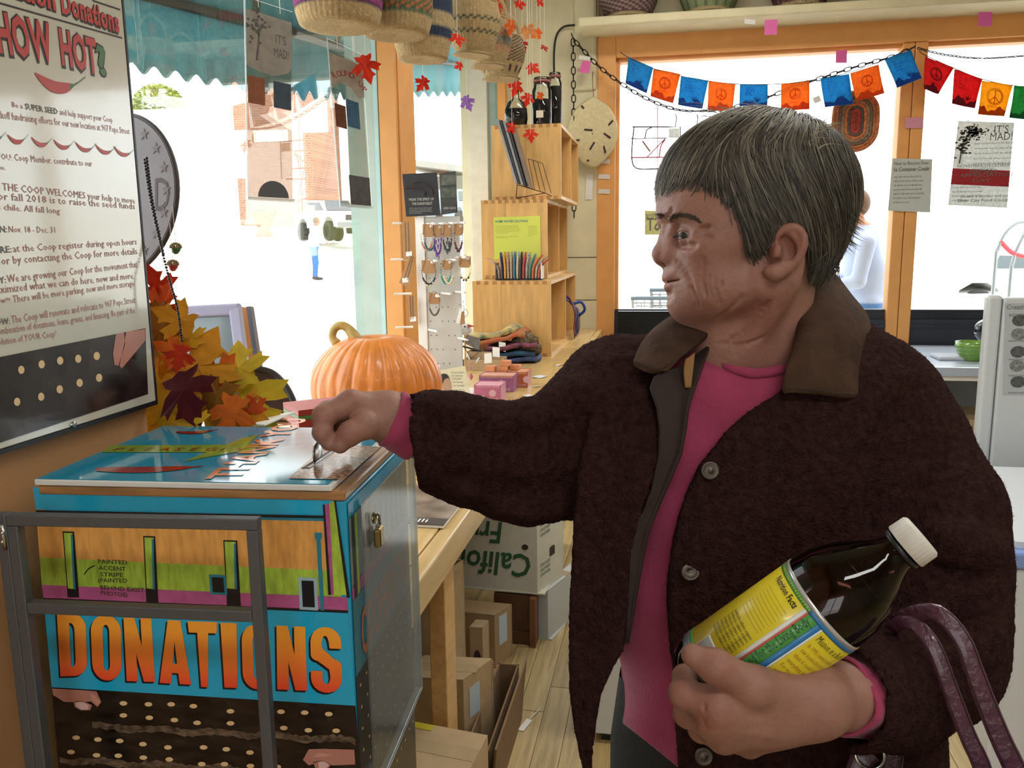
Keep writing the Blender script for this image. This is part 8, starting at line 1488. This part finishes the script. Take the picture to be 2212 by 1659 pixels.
# chest freezers behind the person
Mz = mat('freezer_white', '#cfd4da', .3, coat=.2); Mb = mat('freezer_blue_edge', '#7f9ad0', .3)
fz = thing('chest_freezer', (1.5, 2.9, 0), 'white chest freezer with a pale blue rim at the right edge, behind the elbow', 'freezer'); fx = onz(2090, 1532, 0)
x0 = ony(2160, 1300, 2.35)[0]; ztp = ony(2180, 1190, 2.35)[2]
bevel(MB().box((x0, 2.35, .02), (x0+1.1, 3.2, ztp-.05)).build('body', Mz, fz), .01, 2); bevel(MB().box((x0-.012, 2.34, ztp-.049), (x0+1.1, 3.21, ztp)).build('rim', Mb, fz), .008, 2); MB().box((x0+.02, 2.37, ztp+.001), (x0+1.08, 3.18, ztp+.02)).build('lid', Mz, fz); MB().box((x0+.03, 2.38, 0), (x0+1.07, 3.17, .019)).build('foot_plate', M_black, fz)
f2 = thing('white_cabinet', (.2, 2.5, 0), 'low white cabinet standing behind the coat, glimpsed past its open front', 'cabinet'); xl_ = ony(1284, 1560, 2.35)[0]
bevel(MB().box((xl_, 2.35, .03), (xl_+.5, 2.85, .62)).build('body', mat('bright_white_cabinet', '#d9dcdc', .35), f2), .006, 2); MB().box((xl_-.01, 2.34, .621), (xl_+.51, 2.86, .64)).build('top', M_white, f2); MB().box((xl_+.02, 2.37, 0), (xl_+.48, 2.83, .029)).build('plinth', M_black, f2)
# small things low on the left of the window: black monitor on a stand
mn = thing('black_monitor', (-.1, 5.45, .78), 'black flat screen standing below the window sill behind the shoulder', 'monitor'); a, b = ony(1335, 672, 5.5), ony(1500, 672, 5.5); MB().box((a[0], 5.49, .8), (b[0], 5.515, a[2])).build('screen', mat('glossy_black_screen', '#07080a', .2), mn); MB().box((a[0]+.1, 5.5, 0), (a[0]+.15, 5.53, .8)).box((a[0]-.0, 5.42, 0), (a[0]+.3, 5.6, .015)).build('stand', M_black, mn)
# ------------------------------------------------------------ outside the right window: carts, person, bicycle rack
M_cart = mat('cart_wire', '#8f9498', .3, .7); cp0 = onz(1380, 668, 0); 
def cart(o, label):
    t = thing('shopping_cart', o, label, 'shopping cart', 'nested shopping carts outside'); o = V(o); m = MB(); w0, w1, d0, h0, h1 = .25, .29, .75, .5, .98
    for k in range(9):
        u = -1+2*k/8; m.tube([o+V((u*w0, 0, h0)), o+V((u*w1, -.06, h1))], .006, 5).tube([o+V((u*w0, d0*.9, h0+.05)), o+V((u*w1, d0, h1))], .006, 5).tube([o+V((u*w0, 0, h0)), o+V((u*w0, d0*.9, h0+.05))], .006, 5)
    for k in range(6):
        f = k/5; z = h0+(h1-h0)*f; w_ = w0+(w1-w0)*f; m.tube([o+V((-w_, -.06*f, z)), o+V((w_, -.06*f, z)), o+V((w_, d0*(.9+.1*f), z+.05*(1-f))), o+V((-w_, d0*(.9+.1*f), z+.05*(1-f)))], .006, 5, closed=True)
    m.build('basket', M_cart, t); MB().tube([o+V((-w1-.01, -.1, 1.02)), o+V((w1+.01, -.1, 1.02))], .016, 8).build('handle', mat('cart_handle', '#5a6a78', .5), t); m = MB()
    for s in (-1, 1): m.tube([o+V((s*w1, -.1, 1.02)), o+V((s*w0, .02, .5)), o+V((s*w0, .04, .12)), o+V((s*w0*.8, d0*.9, .14))], .011, 6)
    m.build('frame', M_cart, t)
    for x in (-1, 1):
        for y in (.04, d0*.9): MB().lathe([(0, -.015), (.05, -.015), (.05, .015), (0, .015)], o+V((x*w0*.85, y, .055)), X3, 14).build('wheel', M_tyre, t)
zg = gz(0, 8)
for k, lab in enumerate(('nearest of the nested grey shopping carts outside, partly below the sill', 'second of the nested grey shopping carts outside', 'third of the nested grey shopping carts outside', 'farthest of the nested grey shopping carts outside')): cart((.02+.14*k, 7.0+.5*k, gz(.0, 7.2+.5*k)+.02), lab)
def figure(nm, px, Y, hpx_top, label, top, hair, legs, facing):
    o = ony(px, 500, Y)*V((1, 1, 0)); g = gz(o[0], Y); o[2] = g; H_ = ony(px, hpx_top, Y)[2]-g; t = thing(nm, o, label, 'person'); s = H_/1.7; fx, fy = V((math.cos(facing), math.sin(facing), 0)), V((-math.sin(facing), math.cos(facing), 0)); Q = lambda f, l, z: o+s*(fx*f+fy*l+Z3*z)
    fl = Field(o+V((-.6, -.6, -.05))*s, o+V((.6, .6, 1.75))*s, .018*s); fl.chain([Q(0, 0, .9), Q(.02, 0, 1.15), Q(.06, 0, 1.38)], [.14*s, .135*s, .12*s], .05); fl.cone(Q(.05, .17, 1.36), Q(.05, -.17, 1.36), .06*s, .06*s, .05)
    for sd_ in (1, -1):
        fl.chain([Q(.05, .2*sd_, 1.34), Q(.1, .25*sd_, 1.08), Q(.32, .12*sd_, 1.02)], [.062*s, .052*s, .04*s], .02); fl.chain([Q(0, .09*sd_, .9), Q(.03, .1*sd_, .48), Q(0, .1*sd_, .08)], [.095*s, .065*s, .048*s], .03); fl.cone(Q(-.02, .1*sd_, .05), Q(.16, .11*sd_, .035), .045*s, .035*s, .02)
        for k in range(4): fl.cone(Q(.34, .12*sd_, 1.02), Q(.40, (.10+.015*k)*sd_, 1.0-.012*k), .014*s, .011*s, .006)
    fl.cone(Q(.07, 0, 1.4), Q(.1, 0, 1.52), .055*s, .052*s, .02); fl.ell(Q(.12, 0, 1.6), (.082*s, .082*s, .105*s), .02); fl.cone(Q(.2, 0, 1.6), Q(.215, 0, 1.575), .012*s, .014*s, .01)
    P, F_ = fl.mesh(); z = (P[:, 2]-g)/s; rad = np.hypot(*(P[:, :2]-Q(.2, 0, 0)[:2]).T)
    c = np.where((z > 1.47)[:, None], V(lin('#b98a70')[:3]), np.where((z > .92)[:, None], V(lin(top)[:3]), np.where((z < .1)[:, None], V(lin('#4a443e')[:3]), V(lin(legs)[:3])))); c[(((P-Q(0, 0, 0))@fx) > .3*s) & (z > .9) & (z < 1.15)] = V(lin('#b98a70')[:3])
    b = MB(); b.v = [P]; b.f = [tuple(q) for q in F_.tolist()]; b.m = [0]*len(b.f); b.n = len(P); b.c = [c]; b.build('body', mat('outdoor_figure', '#999999', .8, attr='Col'), t, True, colors=True)
    hr = Field(Q(.1, 0, 1.62)-.2*s, Q(.1, 0, 1.62)+.2*s, .012*s); hr.ell(Q(.105, 0, 1.625), (.096*s, .096*s, .105*s), 0); x, y, z = hr.full(); hr.F = np.maximum(hr.F, (((x-o[0])*fx[0]+(y-o[1])*fx[1])/s-.16+np.maximum(0, (1.62-(z-g)/s))*1.2).astype(np.float32)*s); P, F_ = hr.mesh(); b = MB(); b.v = [P]; b.f = [tuple(q) for q in F_.tolist()]; b.m = [0]*len(b.f); b.n = len(P); b.c = [np.ones((len(P), 3))]; b.build('hair', mat('outdoor_hair_'+hair[1:], hair, .7), t, True)
    return t
figure('person', 1880, 7.0, 415, 'person outside in a pale lavender sweater and jeans, stooping behind the head', '#a9b4d0', '#6a4f38', '#4a74b0', PI*.98)
figure('person', 676, 16, 470, 'person far outside in white top and blue jeans crossing the bright street', '#e8e8e6', '#8a7a68', '#3f6fae', .6)
br = thing('curved_rack', ony(2185, 560, 9.0), 'bent steel and red tube rack outside the right window', 'rack'); q9 = lambda x, y: ony(x, y, 9.0); M_rt = mat('red_tube', '#c8404a', .4)
MB().tube(crom([q9(2152, 545), q9(2170, 505), q9(2195, 482), q9(2220, 478)], 14), .02, 8).tube(crom([q9(2185, 575), q9(2196, 540), q9(2215, 500)], 10), .02, 8).build('steel_tube', M_cart, br, True); MB().tube(crom([q9(2160, 520), q9(2185, 545), q9(2215, 555)], 12), .022, 8).build('red_tube', M_rt, br, True)
g9 = q9(2185, 575); MB().tube([g9, V((g9[0], 9.0, gz(g9[0], 9)))], .02, 8).tube([q9(2152, 545), V((q9(2152, 545)[0], 9.0, gz(g9[0], 9)))], .02, 8).build('post', M_cart, br)

# ------------------------------------------------------------ bottle in her left arm
B0, B1 = W3(K(1512, 1484, .738))[0], W3(K(1992, 1156, .672))[0]; ba = unit(B1-B0); LB = np.linalg.norm(B1-B0); RB = .0425
bo = thing('juice_bottle', B0, 'large dark juice bottle with yellow label and white cap, held in the arm', 'bottle')
s_ = LB/.262; pr = [(0, .004), (.024, .004), (.03, 0), (.038, .003), (.0415, .012), (RB, .022), (RB, .145*s_), (.0425, .158*s_), (.0405, .175*s_), (.0345, .195*s_), (.0255, .212*s_), (.0185, .225*s_), (.0155, .233*s_), (.0155, .245*s_)]
xb, yb, _ = frame(ba, -CF)
MB().lathe(pr, B0, ba, 48).build('glass', glassmat('bottle_glass', (.42, .25, .22), 1.1), bo, True)
MB().lathe([(r_*.955, h+.001) for r_, h in pr[:-4]]+[(0, pr[-5][1]+.001)], B0, ba, 40).build('drink', mat('dark_red_drink', '#1c0c0c', .12, coat=.3), bo, True)
capb = MB(); a = np.linspace(0, 2*PI, 96, endpoint=False); G = []
for h, r_ in ((0, .0185), (.001, .0192), (.0145, .0188), (.0165, .0172), (.0168, .001)): G.append([B0+ba*(LB-.0165+h)+(r_+.0004*math.cos(32*t)*(h < .015))*(math.cos(t)*xb+math.sin(t)*yb) for t in a])
capb.grid(G, closed_u=True).build('cap', mat('cap_white', '#d2cfc6', .45), bo, True)
MB().lathe([(.0165, 0), (.0182, .001), (.0182, .004), (.0165, .005)], B0+ba*(LB-.0225), ba, 32).build('neck_ring', mat('black_ring', '#17171a', .4), bo, True)
# label: a printed sleeve; L0..L1 along the axis, angle 0 faces the camera
L0, L1 = .026*s_, .152*s_; vdir = unit(EYE-(B0+B1)/2); vdir = unit(vdir-ba*(vdir@ba)); wdir = np.cross(ba, vdir)      # wdir: round the bottle
def lab(u, ang, lift=0.): return B0+ba*(L0+(L1-L0)*u)+(RB+.0005+lift)*(math.cos(ang)*vdir+math.sin(ang)*wdir)
def strip(nm, u0, u1, a0, a1, m, lift=0., n=None): n = n or max(2, int(abs(a1-a0)/.08)); return MB().grid([[lab(u, t, lift) for t in np.linspace(a0, a1, n+1)] for u in np.linspace(u0, u1, 3)], .0002).build(nm, m, bo, True)
My = mat('label_yellow', '#d8c62a', .35, coat=.2); Mg = mat('label_green', '#4f9a4a', .35); Mbl = mat('label_blue', '#2f78b0', .35); Mpk = mat('label_pink', '#c8504a', .35); Msv = mat('label_silver', '#c9ccd0', .25, .5)
strip('label', 0, 1, -PI, PI, My); SGN = 1 if (wdir@CU) > 0 else -1
strip('label_edge', .965, 1., -PI, PI, Msv, .0003); strip('label_edge', .93, .965, .0*SGN, PI*SGN, Mg, .0003); strip('label_edge', .93, .965, 0, -PI*SGN, Mbl, .0003); strip('label_edge', -.05, .02, -PI, PI, mat('label_foil', '#8a93a0', .25, .6), .0003); strip('label_edge', .02, .05, -PI, PI, Mg, .0003)
up_ = SGN
strip('label_stripe', .03, .93, .02*up_, .1*up_, mat('label_white', '#d9dad4', .3), .0004); strip('label_stripe', .03, .93, -.02*up_, .02*up_, Mpk, .0004); strip('label_stripe', .03, .93, -.25*up_, -.02*up_, Mg, .0004); strip('label_stripe', .03, .93, -.36*up_, -.25*up_, Mbl, .0004); strip('label_stripe', .03, .93, -.4*up_, -.36*up_, mat('label_white', '#d9dad4', .3), .0004)
for q in np.arange(.02, 1.2, .06): strip('label_dot', .942, .954, q*up_, (q+.02)*up_, My, .0006, 1)
# text bent round the sleeve: x along the circumference or the axis
def bend(mb, s, u, ang, size, along, fit=None, bold=0., lift=.0008):
    v, f = text_geo(s, size, bold=bold, res=1); v = v.copy()
    if fit: v[:, 0] = (v[:, 0]-v[:, 0].min())*fit/max(np.ptp(v[:, 0]), 1e-9)
    Ln = L1-L0; P = [lab(u+x/Ln, ang+y/RB*up_, lift) if along else lab(u+y/Ln, ang-x/RB*up_, lift) for x, y in v]; mb.add(P, f)
Mi = mat('label_ink', '#2c2a12', .5); Mio = mat('label_orange_ink', '#b8791c', .5)
m = MB(); bend(m, 'Living Food for the Living Body', .14, -.19*up_, .0115, True, fit=(L1-L0)*.76); m.build('slogan', mat('label_dark_green_ink', '#1f4a34', .5), bo)
m = MB(); bend(m, 'Mission in a Bottle', .845, -.46*up_, .0095, False, fit=.036); m.build('label_heading', Mi, bo)
m = MB()
for k, s in enumerate(('In 1995 I started making', 'raw kombucha because', 'that it could touch', 'everything that feels', 'For me kombucha is', 'wholehearted, and', 'this gift with you')): bend(m, s, .77-.062*k, -.47*up_, .0058, False, fit=.033)
m.build('label_text', Mio, bo); m = MB(); bend(m, 'GT Dave, Founder', .3, -.6*up_, .007, False, fit=.026); bend(m, 'Nutrition Facts', .86, .95*up_, .0085, False, fit=.032, bold=.02)
for k in range(9): bend(m, '__________________', .8-.032*k, .9*up_, .004, False, fit=.03)
for k in range(7): bend(m, 'kombucha culture organic', .46-.035*k, .9*up_, .0045, False, fit=.031)
m.build('fine_print', Mi, bo)
strip('barcode_panel', .03, .2, .35*up_, .75*up_, mat('label_white', '#d9dad4', .3), .0006); m = MB()
for k in range(14): t0 = (.42+.022*k)*up_; m.grid([[lab(u, t, .0011) for t in (t0, t0+.01*up_*(1+k % 2)*.6)] for u in (.07, .19)])
tag(m.build('barcode', _M['black_print'], bo), kind='stuff'); strip('red_panel', .1, .3, -.5*up_, -.95*up_, mat('label_white', '#d9dad4', .3), .0006); m = MB()
for k, s in enumerate(('Reawaken', 'Rethink', 'Raw')): bend(m, s, .24-.05*k, -.58*up_, .0065, False, fit=.014)
m.build('red_panel_text', Mpk, bo)
# ------------------------------------------------------------ coin half way into the slot
a, b, e, n = SLOT; cpos = at(722, 984, 1)*0+onz(723, 990, ZT+.004); tt = (cpos-a)@e; cpos = a+e*tt+Z3*.008; cq = tag(MB().lathe([(0, -.0009), (.0112, -.0009), (.012, -.0005), (.012, .0005), (.0112, .0009), (0, .0009)], cpos, n, 32).build('coin', mat('silver', '#c9c9c6', .2, 1.), None, True), 'silver coin standing on edge in the lid slot, pinched between finger and thumb', 'coin')
# ------------------------------------------------------------ handbag hanging from the forearm
M_bag = mat('plum_leather', '#54303f', .32, spec=.6, coat=.35, var=.2, vscale=60, bump=.35, bscale=140); hb = thing('handbag', W3(K(2150, 1900, .74))[0], 'plum leather handbag, its long straps looped over the bent forearm', 'handbag')
def strap(nm, pts, w_, t_=.0035, m_=26):
    P = crom([W3(K(x, y, d))[0] for x, y, d in pts], m_); T = np.gradient(P, axis=0); T /= np.linalg.norm(T, axis=1)[:, None]; S = np.cross(T, -CF*.8-CR*.25+CU*.2); S /= np.linalg.norm(S, axis=1)[:, None]; Wd = np.interp(np.linspace(0, 1, m_), np.linspace(0, 1, len(w_)), w_)[:, None]/2
    o = MB().grid([P-S*Wd, P-S*Wd*.6-CF*.0008, P-CF*.001, P+S*Wd*.6-CF*.0008, P+S*Wd], t_).build(nm, M_bag, hb, True)
    MB().tube(P-S*Wd*.8-CF*(t_*.55+.0006), .0005, 4).tube(P+S*Wd*.8-CF*(t_*.55+.0006), .0005, 4).build('stitching', mat('plum_thread', '#3a2030', .7), o); return o
strap('strap', [(1930, 1345, .765), (1972, 1326, .745), (2018, 1322, .728), (2055, 1350, .718), (2084, 1395, .712), (2098, 1435, .71), (2122, 1500, .71), (2160, 1594, .71), (2195, 1670, .71), (2230, 1780, .715)], [.014, .014, .0145, .0165, .019])
strap('strap', [(1925, 1360, .77), (1948, 1344, .752), (1982, 1354, .738), (2011, 1388, .726), (2031, 1432, .722), (2044, 1468, .72), (2064, 1522, .72), (2092, 1594, .72), (2120, 1656, .72), (2150, 1780, .725)], [.012, .0125, .013, .0135, .0155])
strap('strap_tab', [(1850, 1668, .765), (1862, 1640, .765), (1880, 1622, .766)], [.019, .019]); strap('strap', [(1932, 1590, .79), (1928, 1640, .788), (1918, 1700, .785), (1920, 1800, .77)], [.017, .019])
rc_ = W3(K(1878, 1628, .762))[0]; MB().tube([rc_+.0132*(math.cos(t)*CR+math.sin(t)*unit(CU+CF*.3)) for t in np.linspace(0, 2*PI, 28, endpoint=False)], .0016, 8, closed=True).build('ring', mat('steel', '#b9b9b6', .25, 1.), hb, True)
cB = W3(K(2230, 2060, .66))[0]; G = []
for z_, f in ((.1, .75), (.07, .9), (-.05, 1.), (-.17, 1.05), (-.2, .95)): G.append([cB+CR*.15*f*math.copysign(abs(math.cos(t))**.6, math.cos(t))+CF*.05*f*math.copysign(abs(math.sin(t))**.6, math.sin(t))+Z3*z_ for t in np.linspace(0, 2*PI, 40, endpoint=False)])
mb = MB().grid(G, closed_u=True); mb.add(G[0], [tuple(range(40))]); mb.add(G[-1], [tuple(range(40))]); mb.build('bag_body', M_bag, hb, True)

for o in bpy.data.objects:
    if o.parent is not None and o.name.split('.')[0] in ('fine_print', 'red_brown_print', 'grey_print', 'small_print', 'handwritten_note'): o['kind'] = 'stuff'
